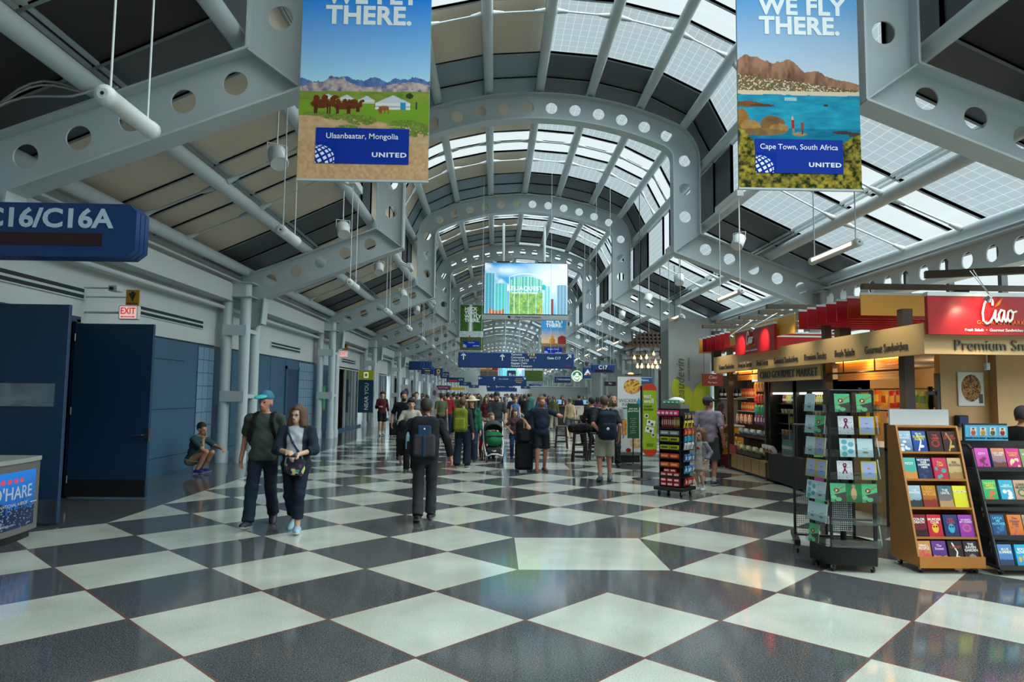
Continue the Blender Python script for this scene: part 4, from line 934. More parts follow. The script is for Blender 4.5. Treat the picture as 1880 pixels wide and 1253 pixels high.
# goods: bags, bottles, cups, boxes
def bag_mb(w, h, m, m2, d=.05):
    b = MB(); n = 6
    for iz in range(n):
        pass
    vs, fs = [], []
    cols, rows = 6, 7
    for side in (-1, 1):
        for i in range(cols + 1):
            for j in range(rows + 1):
                u, v = i / cols, j / rows
                th = d * (1 - abs(2 * u - 1) ** 3) * (1 - abs(2 * v - 1) ** 4) * .5
                vs.append(((u - .5) * w * (1 - .06 * math.sin(v * math.pi)), side * (th + .0015) + .006 * math.sin(9 * u + 7 * v), v * h))
    N = (cols + 1) * (rows + 1)
    f1, f2 = [], []
    for s in (0, 1):
        for i in range(cols):
            for j in range(rows):
                a_ = s * N + i * (rows + 1) + j; q = (a_, a_ + rows + 1, a_ + rows + 2, a_ + 1)
                (f2 if 2 <= j <= 4 and 1 <= i <= 4 else f1).append(q)
    b.add(vs, f1, m, None, True); k = b.mi(m2)
    for q in f2: b.f.append(list(q)); b.m.append(k); b.sm.append(True)
    return b
BAG = {}
def bag(col, col2, loc, w=.16, h=.22, rz=-math.pi / 2, tilt=0, label='', group='', d=.05):
    key = (col, col2, w, h)
    if key not in BAG:
        o = bag_mb(w, h, cmat(col, .35), cmat(col2, .35), d).build('snack_bag'); BAG[key] = o.data
    else: o = bpy.data.objects.new('snack_bag', BAG[key]); COL.objects.link(o)
    o.location = loc; o.rotation_euler = (tilt, 0, rz); return tag(o, label, 'snack bag', group)
def bottle(col, cap, loc, h=.2, r=.032, label='', group=''):
    key = (col, cap, h)
    if key not in BAG:
        o = empty('drink_bottle', loc); b = MB(); b.lathe([(r * .9, 0), (r, .01), (r, h * .62), (r * .45, h * .86), (r * .45, h * .93)], 12, cmat(col, .15)); b.build('body', o)
        b = MB(); b.lathe([(r * .5, h * .93), (r * .5, h)], 12, cmat(cap, .4)); b.build('cap', o); b = MB(); b.lathe([(r * 1.02, h * .25), (r * 1.02, h * .5)], 12, cmat('d8dcd8', .4)); b.build('wrapper', o); BAG[key] = o
    else: o = copy_tree(BAG[key]); o.location = loc
    return tag(o, label, 'bottle', group)
def tub(col, lid, loc, label, group, r=.055, h=.07):
    key = ('tub', col, lid)
    if key not in BAG:
        o = empty('food_tub', loc); b = MB(); b.lathe([(r * .8, 0), (r, h)], 14, cmat(col, .4)); b.build('cup', o); b = MB(); b.lathe([(r * 1.05, h), (r * 1.05, h + .012)], 14, cmat(lid, .3)); b.build('lid', o); BAG[key] = o
    else: o = copy_tree(BAG[key]); o.location = loc
    return tag(o, label, 'food tub', group)
nm = {'d8a02c': 'orange', 'b81c20': 'red', '3a8a3c': 'green', '2a6aa8': 'blue', 'c8c850': 'yellow', '7a3a8a': 'purple', 'c8ccd0': 'silver', '30a090': 'teal', 'e06a1c': 'bright orange'}
# chips over the counter
for i, (y, c, c2, z) in enumerate(((11.2, 'd8a02c', 'b04018', 1.62), (11.0, 'd8a02c', 'b04018', 1.63), (10.8, 'e06a1c', 'f0c050', 1.62), (10.6, 'd8a02c', 'b04018', 1.60), (10.38, 'b81c20', 'e0a040', 1.60), (10.2, 'b81c20', 'e0a040', 1.61), (10.0, 'b81c20', 'd8d0c0', 1.60), (9.78, 'c8c850', '3a8a3c', 1.61), (9.62, 'c8c850', '3a8a3c', 1.60))):
    bag(c, c2, (6.12, y, z), .19, .26, label='%s chip bag hanging in the lit kiosk opening' % nm[c], group='chip bags over the counter, %s' % nm[c])
for i, (y, c) in enumerate(((11.1, 'd8a02c'), (10.85, 'd8a02c'), (10.5, 'b81c20'), (10.2, 'd8a02c'), (9.95, 'd8a02c'), (9.7, 'e06a1c'))):
    bag(c, 'e8d8a0', (6.14, y, 1.30), .18, .22, label='%s snack bag on the lower hanging row of the kiosk counter' % nm[c], group='lower row snack bags, %s' % nm[c])
for i in range(4): bag('2a6aa8', '3a8ac0', (6.35 + .12 * i, 9.80, 1.62), .11, .24, rz=0, label='blue bag hanging behind the kiosk post', group='blue hanging bags')
for i in range(3): bag('b81c20', 'e8d8a0', (6.30 + .14 * i, 9.82, 1.34), .14, .18, rz=0, label='red bag under the blue bags behind the kiosk post', group='red bags under the blue ones')
b = MB(); b.box(6.18, 6.22, 9.6, 11.5, 1.88, 1.90, black); b.box(6.2, 6.9, 9.84, 9.86, 1.88, 1.90, black); b.box(6.18, 6.22, 9.6, 11.5, 1.54, 1.56, black); b.box(6.2, 6.9, 9.84, 9.86, 1.54, 1.56, black)
for y in (9.6, 11.5): b.box(6.18, 6.24, y, y + .03, 0, 1.92, black)
b.build('hook_rack', label='black hook rack of chip bags behind the kiosk counter', cat='rack')
# left bay: rows of bags, trays of wraps
rk = empty('snack_shelf', (0, 0, 0), 0, 'slatted snack shelf in the far bay of the kiosk', 'shelf')
b = MB(); b.box(6.10, 6.14, 14.4, 16.4, .42, 2.1, mat('slat_wall', '3c3833', .6)); b.build('slat_back', rk)
for z in (1.72, 1.40): b = MB(); b.box(5.86, 6.1, 15.3, 16.4, z, z + .015, steel); b.build('shelf', rk)
for (x0, x1, z, t) in ((5.62, 6.05, .42, .16), (5.76, 6.08, .80, .12)): b = MB(); b.box(x0, x1, 14.4, 16.35, z, z + .02, dkwood); b.box(x0, x0 + .02, 14.4, 16.35, z, z + t * .6, dkwood); b.build('tray', rk)
for r_, (z, c, c2) in enumerate(((1.86, 'd8a02c', 'e06a1c'), (1.60, 'b81c20', 'b04018'), (1.36, '3a8a3c', '30a090'), (1.14, '7a3a8a', 'c8ccd0'))):
    for i in range(5): bag(c if i % 2 or r_ != 2 else '30a090', c2, (5.84, 14.5 + .17 * i, z), .15, .21, label='%s bag on row %s of the hanging snacks' % (nm[c if i % 2 or r_ != 2 else '30a090'], ('one', 'two', 'three', 'four')[r_]), group='hanging snacks row %d %s' % (r_, nm[c if i % 2 or r_ != 2 else '30a090']))
for r_, z in enumerate((1.735, 1.415)):
    for i in range(7):
        key = 'jar%d' % r_; loc = (5.95, 15.38 + .14 * i, z)
        if key not in BAG:
            o = empty('snack_jar', loc); b = MB(); b.box(-.05, .05, -.055, .055, 0, .20, cmat('a83a24' if r_ == 0 else 'b04a30', .3), bev=.01); b.build('packet', o); b = MB(); b.box(-.052, -.05, -.045, .045, .06, .13, cmat('d8b070', .4)); b.build('paper_label', o); BAG[key] = o
        else: o = copy_tree(BAG[key]); o.location = loc
        tag(o, 'red snack packet on the %s slatted shelf of the far bay' % ('upper', 'lower')[r_], 'packet', 'red snack packets, %s shelf' % ('upper', 'lower')[r_])
for i in range(8): bag('c8b8a0' if i % 2 else 'a84a40', 'e0dcd0', (5.80, 15.35 + .13 * i, 1.12), .08, .22, label='thin %s packet under the lower slatted shelf' % ('beige' if i % 2 else 'rust'), group='thin hanging packets %d' % (i % 2))
for i in range(9):
    bag('b8c8d8', '8fa8bc', (5.90 + .05 * (i % 2), 14.55 + .2 * i, .86), .20, .17, tilt=.5, label='pale blue wrapped snack in the upper tray of the kiosk', group='upper tray wraps', d=.12)
    bag('d0d0a8', '8fa070', (5.80 + .06 * (i % 2), 14.55 + .2 * i, .47), .20, .19, tilt=.5, label='pale green wrapped snack in the lower tray of the kiosk', group='lower tray wraps', d=.13)
for i in range(3): bag('d8d0cc', 'a85048', (5.60 + .02 * i, 13.6 + .22 * i, .62), .22, .18, tilt=.6, label='pink and white packet on the cooler ledge', group='packets on the cooler ledge', d=.12)
b = MB(); b.box(5.60, 5.63, 15.85, 16.25, .42, .62, mat('small_red_card', 'a02428', .4)); b.build('price_card', label='small red price card on the kiosk base', cat='card')
# cooler stock
for (ya, yb, which) in ((13.1, 14.12, 'farther'), (11.8, 12.86, 'nearer')):
    n = int((yb - ya) / .085)
    for i in range(n):
        y = ya + .085 * i
        c = ('b87a30', '2a6aa8', 'c8c850', '9a4030')[(i // 3) % 4]
        bottle(c, 'd8d8d8', (5.95, y, 1.62), .19, label='%s drink on the top shelf of the %s cooler' % ({'b87a30': 'amber', '2a6aa8': 'blue', 'c8c850': 'yellow', '9a4030': 'red brown'}[c], which), group='top shelf drinks, %s cooler %s' % (which, c))
        if which == 'farther': bottle('2a7a8a', '3aa05a', (5.92, y, .64), .24, label='teal bottle with a green cap low in the farther cooler', group='teal bottles')
        if i % 2 == 0: tub('d8c8a0', 'e8e8e4', (5.96, y + .04, 1.42), 'clear food tub on the second shelf of the %s cooler' % which, 'food tubs, %s cooler' % which)
        if i % 2 == 0: tub('c07a3c', 'e8dcc8', (5.96, y + .04, 1.00), 'orange food tub low in the %s cooler' % which, 'orange food tubs, %s cooler' % which)
for i in range(3):
    key = 'carton'; loc = (5.95, 13.2 + .2 * i, 1.22)
    o = bpy.data.objects.new('carton', MB().box(-.04, .04, -.075, .075, 0, .15, cmat('8fa030', .4), bev=.006).build('carton').data) if key not in BAG else bpy.data.objects.new('carton', BAG[key].data)
    if key not in BAG:
        for q in list(COL.objects):
            if q.name.startswith('carton') and q.data == o.data: bpy.data.objects.remove(q)
    COL.objects.link(o); BAG[key] = o; o.location = loc; tag(o, 'lime green carton in the farther cooler', 'carton', 'lime cartons')
# pay here desk
pd = empty('pay_desk', (5.55, 16.9, 0), 0, 'pay desk with a mustard PAY HERE panel beside the kiosk', 'desk')
b = MB(); b.box(0, .62, 0, .7, 0, 1.0, mat('desk_body', '6a5a40', .5)); b.box(-.03, .65, -.03, .73, 1.0, 1.03, lampwhite); b.build('desk_body', pd)
b = MB(); b.box(0, .62, -.012, 0, .32, .98, mat('mustard_panel', 'b8902c', .5)); b.build('front_panel', pd); b = MB(); b.box(0, .62, -.012, 0, .0, .32, mat('wine_panel', '6a1f30', .5)); b.build('lower_panel', pd)
text('PAY\nHERE', .21, lwhite, (.31, -.018, .66), pd, bold=.01, line=.95); ciao(pd, Tr(.22, -.02, .12), .13, lwhite, orng)
b = MB(); b.box(5.5, 6.05, 18.0, 18.04, 2.02, 2.34, mat('dark_red_board', '8c1f24', .5)); o = b.build('small_sign', label='small dark red hanging sign at the far end of the kiosk', cat='sign'); text('Ciao', .12, lwhite, (5.77, 17.99, 2.25), o, shear=.3); text('Pay here', .07, lwhite, (5.77, 17.99, 2.11), o)
b = MB()
for x in (5.55, 6.0): b.tube((x, 18.02, 2.34), (x, 18.02, 2.9), .006, n=5, m=black)
b.build('hanger_wire', o)
# drinks shelf at the far end
b = MB(); b.box(6.0, 6.9, 18.2, 18.6, 0, 2.3, mat('dark_cupboard', '1b1c1e', .5)); b.box(6.05, 6.5, 18.18, 18.2, .1, 1.65, mat('grey_cupboard_door', '6b6e70', .5)); o = b.build('cupboard', label='dark cupboard past the far end of the kiosk', cat='cupboard')
for i in range(8): bottle('23252a', '15161a', (6.05 + .1 * i, 18.14, 1.70), .26, .04, label='black bottle on the ledge of the dark cupboard', group='black bottles')
b = MB(); b.box(6.0, 6.9, 18.05, 18.2, 1.67, 1.70, steel); b.build('ledge', o)
# ---------------------------------------------------------------- racks in the right foreground
acry = bpy.data.materials.new('clear_acrylic'); acry.use_nodes = True
_n = acry.node_tree; _n.nodes.clear(); _o = _n.nodes.new('ShaderNodeOutputMaterial'); _t = _n.nodes.new('ShaderNodeBsdfTransparent'); _t.inputs[0].default_value = (.9, .93, .92, 1)
_g = _n.nodes.new('ShaderNodeBsdfGlossy'); _g.inputs[1].default_value = .08; _f = _n.nodes.new('ShaderNodeFresnel'); _x = _n.nodes.new('ShaderNodeMixShader'); _f.inputs[0].default_value = 1.45
_x.inputs[0].default_value = .07; _n.links.new(_t.outputs[0], _x.inputs[1]); _n.links.new(_g.outputs[0], _x.inputs[2]); _n.links.new(_x.outputs[0], _o.inputs[0])
def caster(b, x, y, r=.03):
    b.tube((x - .012, y, r), (x + .012, y, r), r, n=12, m=black); b.box(x - .018, x + .018, y - .018, y + .018, r, r * 2 + .02, steel)
# greeting card spinner
SPX, SPY = 3.66, 7.18
sp = empty('card_spinner', (SPX, SPY, 0), math.radians(-8), 'black card spinner rack with clear pockets of greeting cards', 'card rack')
hexa = [(.30 * math.cos(math.radians(a)), .30 * math.sin(math.radians(a))) for a in (-115, -65, 0, 65, 115, 180)]
def hexprism(s, z0, z1, m): b = MB(); vs = [(x * s, y * s, z0) for x, y in hexa] + [(x * s, y * s, z1) for x, y in hexa]; return b.add(vs, [(5, 4, 3, 2, 1, 0), (6, 7, 8, 9, 10, 11)] + [(i, (i + 1) % 6, 6 + (i + 1) % 6, 6 + i) for i in range(6)], m)
hexa = [(.17, -.30), (.36, .0), (.17, .30), (-.17, .30), (-.36, .0), (-.17, -.30)]
hexa = [(.22, -.29), (.34, 0), (.22, .29), (-.22, .29), (-.34, 0), (-.22, -.29)]
b = hexprism(1, .07, .235, mat('black_laminate', '17191c', .35)); b.build('base', sp)
b = MB()
for (x, y) in ((.19, -.24), (-.19, -.24), (.19, .24), (-.19, .24)): caster(b, x, y, .033)
b.build('caster', sp)
b = MB(); b.tube((0, 0, .23), (0, 0, 1.83), .03, m=black)
for (x, y) in hexa: b.box(x * .95 - .012, x * .95 + .012, y * .95 - .012, y * .95 + .012, .23, 1.83, black)
for i in range(6):
    (x0, y0), (x1, y1) = hexa[i], hexa[(i + 1) % 6]
    for z in (.25, 1.82): b.tube((x0 * .95, y0 * .95, z), (x1 * .95, y1 * .95, z), .012, n=6, m=black)
b.build('frame', sp)
b = MB()
for sx in (-1, 1): b.quad((sx * .02, -.24, .40), (sx * .02, .24, .40), (sx * .02, .24, 1.82), (sx * .02, -.24, 1.82), black)
for z in [x * .225 + .30 for x in range(7)]: b.box(-.2, .2, -.245, -.235, z - .02, z + .0, black)
b.build('back_panel', sp)
b = MB()
for i in range(11): b.box(-.2 + i * .02, -.2 + i * .02 + .004, -.235, -.231, .40, .78, steel)
for i in range(18): b.box(-.2, .02, -.236, -.232, .40 + i * .021, .40 + i * .021 + .004, steel)
b.build('wire_grid', sp)
ROWS = [.255, .48, .70, .925, 1.15, 1.375, 1.60]
faces = [(0, -.29, 0, .46), (-.28, -.145, math.radians(-67.5), .30), (.28, -.145, math.radians(67.5), .30)]
for fi, (cx, cy, a, w) in enumerate(faces):
    for z in ROWS:
        b = MB(); T = Tr(cx, cy, z) @ RotZ(a)
        b.box(-w / 2, w / 2, -.055, -.051, 0, .075, acry, T); b.box(-w / 2, w / 2, -.055, 0, -.003, 0, acry, T)
        for xx in (-w / 2, w / 2 - .003): b.box(xx, xx + .003, -.055, 0, 0, .075, acry, T)
        b.build('clear_pocket', sp)
def art_card(kind):
    a = Art(36, 46)
    if kind == 'ribbon':
        a.fill(np.ones_like(a.u), 'dcdce4'); a.fill(a.noise(40, 50, 1, 81) > .80, '3a3a5a')
        for pts in (((.38, .34), (.58, .74)), ((.62, .34), (.42, .74))): a.fill(a.line(*pts[0], *pts[1], .045, 1.28), '7a1f4c')
        a.fill((abs(np.hypot(a.u - .5, (a.v - .77) * 1.28) - .09) < .045).astype(float), '7a1f4c')
    elif kind == 'bird':
        a.fill(np.ones_like(a.u), '5cb884'); a.fill((a.v < .45 + .2 * (a.u - .5)) & (a.u > .25), '54493c'); a.fill(a.ell(.4, .62, .2, .13), '7a3a20'); a.fill(a.line(.3, .55, .95, .85, .03), 'a0714a'); a.fill(a.ell(.38, .62, .06, .07), 'e8e0d0'); a.fill(a.ell(.5, .15, .22, .12), '7fdca0'); a.fill(a.ell(.2, .25, .2, .12), '8fe0aa')
    elif kind == 'yellow':
        a.fill(np.ones_like(a.u), 'd0c03c'); a.fill(a.rect(.08, .92, .06, .94), 'a8b4e0'); a.fill(a.ell(.5, .6, .12, .05), 'b88a5a'); a.fill(a.ell(.55, .35, .14, .04), '6a8ac8')
    elif kind == 'blue':
        a.fill(np.ones_like(a.u), 'd8ecec'); [a.fill(a.ell(x, y, .22, .16, .3), '6ab4cc') for x, y in ((.3, .8), (.72, .68), (.3, .48), (.7, .3), (.3, .15))]
    elif kind == 'plain': a.fill(np.ones_like(a.u), 'c4dce8'); a.fill(a.ell(.5, .25, .2, .06), '8a8460'); a.fill(a.ell(.5, .45, .25, .03), '9cb4c0')
    elif kind == 'green': a.fill(np.ones_like(a.u), '2f7a4c'); a.fill(a.ell(.5, .45, .2, .35), 'c8a878'); a.fill(a.ell(.5, .85, .12, .1), 'b8906a')
    return a
CARD = {}
words_c = {'ribbon': 'white card with a purple ribbon', 'bird': 'green brown-bird card', 'yellow': 'yellow edged lilac card', 'blue': 'white card of blue blooms', 'plain': 'pale blue card', 'green': 'dark green tan-figure card'}
rown = ['bottom', 'sixth', 'fifth', 'fourth', 'third', 'second', 'top']
def card(kind, fi, off, row, w=.148, h=.185):
    cx, cy, a, fw = faces[fi]
    if kind not in CARD:
        me = art_card(kind).mesh(w, h, Matrix.Translation((-w / 2, -.002, 0))); CARD[kind] = me
    T = Matrix.Translation((SPX, SPY, 0)) @ RotZ(math.radians(-8)) @ Tr(cx, cy, ROWS[row] + .003) @ RotZ(a) @ Tr(off, -.043, 0) @ Matrix.Rotation(-.12, 4, 'X')
    o = empty('greeting_card'); o.matrix_world = T
    f = bpy.data.objects.new('printed_face', CARD[kind]); COL.objects.link(f); f.parent = o
    if not CARD[kind].materials: CARD[kind].materials.append(PRINT)
    b = MB(); b.box(-w / 2, w / 2, 0, .004, 0, h, cmat('d8dcd8', .6)); b.build('paper_fold', o)
    pos = ('in the %s row' % rown[row]) + (', left face' if fi == 1 else ', right edge' if fi == 2 else ', left' if off < -.07 else ', right' if off > .07 else ', middle')
    tag(o, '%s %s of the black spinner' % (words_c[kind], pos), 'card', 'cards on the spinner')
for args in (('bird', 0, -.09, 6), ('bird', 0, .12, 6), ('ribbon', 0, -.06, 5), ('yellow', 0, .14, 5), ('blue', 0, -.05, 4), ('plain', 0, .12, 4), ('ribbon', 0, -.08, 3), ('yellow', 0, .15, 3), ('bird', 0, -.15, 2), ('green', 0, 0, 2), ('bird', 0, .15, 2),
             ('plain', 1, -.07, 6), ('bird', 1, .07, 5), ('plain', 1, -.07, 5), ('yellow', 1, .07, 4), ('plain', 1, -.07, 4), ('yellow', 1, .08, 3), ('yellow', 1, -.07, 3), ('plain', 1, .06, 2), ('blue', 1, -.07, 2), ('plain', 1, -.06, 1), ('plain', 1, .07, 1), ('bird', 1, -.05, 0),
             ('yellow', 2, -.03, 5), ('plain', 2, -.02, 4), ('ribbon', 2, .0, 3), ('bird', 2, 0, 0)): card(*args)
# second slim rack behind the spinner
t = empty('wire_rack', (3.72, 8.05, 0), math.radians(-20), 'slim black wire display rack on wheels behind the card spinner', 'card rack')
b = MB()
for x in (-.17, .17): b.tube((x, 0, .12), (x, 0, 1.42), .016, n=8, m=black)
for z in (.14, 1.42): b.tube((-.17, 0, z), (.17, 0, z), .014, n=8, m=black)
b.build('frame', t)
b = MB()
for i in range(16): b.box(-.165 + i * .022, -.162 + i * .022, -.003, .003, .16, 1.4, black)
for i in range(54): b.box(-.17, .17, -.003, .003, .16 + i * .023, .163 + i * .023, black)
b.build('wire_grid', t)
b = MB(); b.box(-.20, -.14, -.36, .36, .08, .14, black); b.box(.14, .20, -.36, .36, .08, .14, black); b.build('foot', t)
b = MB(); [caster(b, x, y, .04) for x in (-.17, .17) for y in (-.33, .33)]; b.build('caster', t)
b = MB(); b.box(-.30, -.17, -.05, -.045, 1.05, 1.32, acry); b.box(-.30, -.17, -.09, -.085, 1.05, 1.25, acry); b.box(-.30, -.17, -.09, -.045, 1.045, 1.05, acry); b.build('leaflet_pocket', t)
for i, (z, c, nmz) in enumerate(((1.05, '5cb884', 'green'), (.72, 'a8408a', 'magenta'), (.42, '5cb884', 'lower green'))):
    b = MB(); T = Tr(3.72, 8.05, 0) @ RotZ(math.radians(-20)); b.box(.02, .15, -.03, -.006, z, z + .17, cmat(c, .5), T); b.build('greeting_card', label='%s card on the wire rack behind the spinner' % nmz, cat='card')

# ---------------------------------------------------------------- books
def art_book(seed, bg, style):
    a = Art(30, 44); a.grad(np.ones_like(a.u), bg[0], bg[1], a.v + .3 * (a.noise(4, 6, 3, seed) - .5))
    r = np.random.RandomState(seed)
    if style == 1:
        for _ in range(6): a.fill(a.ell(r.uniform(.2, .8), r.uniform(.05, .5), r.uniform(.05, .2), r.uniform(.04, .14), .3), bg[2])
    elif style == 2: a.fill(a.ell(.5, .4, .34, .2, .1), bg[2]); a.fill(a.ell(.5, .4, .2, .11, .1), bg[1])
    elif style == 3: a.fill((a.v < .25 + .15 * a.noise(5, .01, 3, seed)), bg[2])
    elif style == 4:
        a.fill(a.ell(.5, .38, .24, .22, .1), bg[2]); a.fill(a.ell(.42, .45, .07, .05), '402020'); a.fill(a.ell(.6, .45, .07, .05), '402020')
    elif style == 5:
        for x in (.3, .7): a.fill(a.ell(x, .72, .09, .03), bg[2])
    elif style == 6: a.fill(a.line(.35, .05, .6, .5, .05, 1.4), bg[2]); a.fill(a.line(.6, .5, .3, .9, .05, 1.4), bg[2]); a.fill(a.ell(.6, .25, .2, .08), bg[2])
    return a
def book(mat_T, title, bg, style, seed, tcol, label, group, w=.135, h=.205, d=.03, tz=.72, ts=None):
    o = empty('book'); o.matrix_world = mat_T
    b = MB(); b.box(-w / 2, w / 2, .0, d, 0, h, cmat('d8d0c0', .7)); b.build('pages', o)
    b = MB(); b.box(-w / 2 - .002, -w / 2, -.001, d + .001, 0, h + .002, cmat(bg[0], .4)); b.box(-w / 2, w / 2, d, d + .002, 0, h + .002, cmat(bg[0], .4)); b.build('cover', o)
    link_mesh('front_cover', art_book(seed, bg, style).mesh(w + .002, h + .002, Matrix.Translation((-w / 2 - .001, -.0015, 0))), o, PRINT)
    n = max(len(x) for x in title.split('\n'))
    text(title, ts or min(.034, w * 1.45 / max(n, 4)), cmat(tcol, .5), (0, -.003, h * tz), o, bold=.02, ext=.0008, line=.85)
    return tag(o, label, 'book', group)
# wooden bookcase, leaning shelves
BX0, BX1, BYF, BYT, BYB, BH = 4.26, 4.93, 6.86, 7.20, 7.36, 1.46
oak = mat('oak_veneer', 'b0722f', .4, vary=.10, vscale=5)
bc = empty('wooden_bookcase', (BX0, BYF, 0), 0, 'tapering oak book display on casters with five shelves of books', 'bookcase')
for x in (0, BX1 - BX0 - .02):
    b = MB(); vs = [(x, 0, .07), (x, BYB - BYF, .07), (x, BYB - BYF, BH), (x, BYT - BYF, BH)]; vs += [(p[0] + .02, p[1], p[2]) for p in vs]
    b.add(vs, [(0, 1, 2, 3), (7, 6, 5, 4), (0, 4, 5, 1), (1, 5, 6, 2), (2, 6, 7, 3), (3, 7, 4, 0)], oak); b.build('side_panel', bc)
b = MB(); b.box(.02, BX1 - BX0 - .02, BYB - BYF - .02, BYB - BYF, .07, BH, oak); b.build('back_panel', bc)
fy = lambda z: (BYT - BYF) * (z - .07) / (BH - .07)
SZ = [1.19, .915, .635, .35, .10]
for z in SZ: b = MB(); b.box(.02, BX1 - BX0 - .02, fy(z) + .0, BYB - BYF - .02, z - .02, z, oak); b.build('shelf', bc)
b = MB(); b.box(.0, BX1 - BX0, -.005, .015, .06, .17, oak); b.build('plinth', bc); b = MB(); b.box(.02, BX1 - BX0 - .02, fy(BH) + .0, BYB - BYF, BH - .02, BH, oak); b.build('top_panel', bc)
b = MB(); [caster(b, x, y, .028) for x in (.06, BX1 - BX0 - .06) for y in (.07, .43)]; b.build('caster', bc)
BK = [[('IN THE\nWAVES', ('3a5a8a', 'a8c4d8', 'd8e0e4'), 1, 'e0e8f0', 'misty blue'), ('THE\nSUMMER\nPARTY', ('1c3f8a', '2a5ab0', 'e8e8e8'), 6, 'd8d840', 'bright blue'), ('THE\nLAMB', ('2a1c1c', '3a2020', 'a02828'), 2, 'c03a30', 'black with a red oval'), ('HOUSE\nOF GOLD', ('2a1c18', '402820', 'c8a050'), 6, 'b04030', 'dark brown with a gold figure')],
      [('FIZZY', ('3a9a90', '50b0a4', 'c88a40'), 3, 'e8f0e8', 'teal'), ('NOTHING\nEVER\nHAPPENS\nHERE', ('1c2a4c', '2c3a60', '34446c'), 1, 'e8e8ec', 'navy lettered'), ('Yes,\nChef', ('b0204c', 'd03058', '40a090'), 1, 'e8b83c', 'crimson with yellow lettering'), ('BEE\nSEASON', ('b89a6a', 'c8ae80', 'a07a48'), 3, '8a5a30', 'tan')],
      [('THE\nWHISPER', ('6a8a98', 'a8c0cc', '2a3438'), 3, 'e8eef0', 'misty grey'), ('OUR\nABBACI\nMURDER', ('8a2a1c', 'c08a2c', '8a2a1c'), 3, 'e8a040', 'gold topped dark red'), ('THE\nUNTIL', ('8a6a50', '3a6a7c', 'b08a60'), 3, 'e8e0d8', 'brown and blue landscape'), ('YELLOW', ('d8d02c', 'e0d838', '3a3010'), 5, 'f4f0c0', 'plain yellow with two eyes')],
      [('COLOR\nDEATH', ('5a1420', '7a1c2c', '2a1014'), 3, 'f0e8e8', 'dark red'), ('MURDER\nCLUB', ('b01c34', 'c8243c', 'e0b02c'), 4, 'f0e8d0', 'red and yellow face'), ('RED\nLAKE', ('1c2c5c', '24346a', '3aa0c0'), 4, 'c03040', 'navy with a blue face'), ('WHERE\'S\nMY HONEY', ('8a2f9a', '9a40a8', 'c05a80'), 2, 'e8c8ec', 'purple')],
      [('SMALL\nPEOPLE', ('a8582c', 'c89050', 'd83a60'), 1, 'f0e0d0', 'orange patterned'), ('The\nSunset', ('3a2a6a', '6a3a8a', 'd8803c'), 3, 'e0c0e0', 'violet sunset'), ('GHOST', ('241c1c', '30201c', 'e0dcd4'), 6, 'a03028', 'black with a white curl'), ('THE\nRAVEN\nGARDEN', ('2c2228', '3a2c34', '8a8088'), 1, 'e8e4e0', 'dark plum')]]
sn = ['top', 'second', 'third', 'fourth', 'bottom']
for r_, row in enumerate(BK):
    z = SZ[r_]
    for c_, (title, bg, st, tc, lab) in enumerate(row):
        x = BX0 + .085 + .158 * c_ + (.01 if c_ > 1 else 0)
        T = Tr(x, BYF + fy(z) + .02, z + .001) @ Matrix.Rotation(-math.radians(14), 4, 'X')
        book(T, title, bg, st, 100 + r_ * 4 + c_, tc, '%s book on the %s shelf of the oak display' % (lab, sn[r_]), 'books on the oak display', w=.142, h=.215)
# black wire bookcase at the right edge
WX, WYF = 5.02, 6.80
wk = empty('black_bookcase', (WX, WYF, 0), 0, 'black book display with a blue header at the right edge', 'bookcase')
for x in (0, .86):
    b = MB(); b.path([(x, 0, .08), (x, .33, 1.22), (x, .38, 1.26), (x, .52, 1.26), (x, .52, .08), (x, 0, .08)], .018, 8, black); b.build('side_frame', wk)
fw = lambda z: .33 * (z - .08) / 1.14
WZ = [1.02, .70, .36, .08]
for z in WZ: b = MB(); b.box(0, .86, fw(z), .52, z - .015, z, black); b.box(0, .86, fw(z) - .015, fw(z), z - .02, z + .025, black); b.build('shelf', wk)
b = MB(); b.box(0, .86, .50, .53, .06, 1.30, black)
for z in (.62, .56, .29, .23): b.box(0, .86, fw(z) + .06, fw(z) + .08, z - .02, z + .02, black)
b.build('back_panel', wk)
b = MB(); [caster(b, x, y, .03) for x in (.06, .8) for y in (.06, .46)]; b.build('caster', wk)
hd = MB(); hd.box(-.02, .44, .38, .40, 1.31, 1.47, mat('sky_blue_header', '4aa8d0', .4)); hd.box(-.03, .45, .40, .42, 1.3, 1.49, black); h_ = hd.build('header_sign', wk)
text('BOOKS YOU WANT  BRANDS YOU TRUST', .024, black, (.21, .376, 1.335), h_, bold=.02)
for i, c in enumerate(('a85040', 'b08a40', '4a5a40', '8a2a30')):
    a = Art(16, 20); a.fill(np.ones_like(a.u), 'd0c8b8'); a.fill(a.ell(.5, .3, .4, .35), c); a.fill(a.ell(.5, .68, .2, .2), 'c89a78'); a.fill(a.ell(.5, .82, .22, .1), '3a2418')
    link_mesh('header_picture', a.mesh(.07, .085, Matrix.Translation((.03 + .105 * i, .377, 1.365))), h_, PRINT)
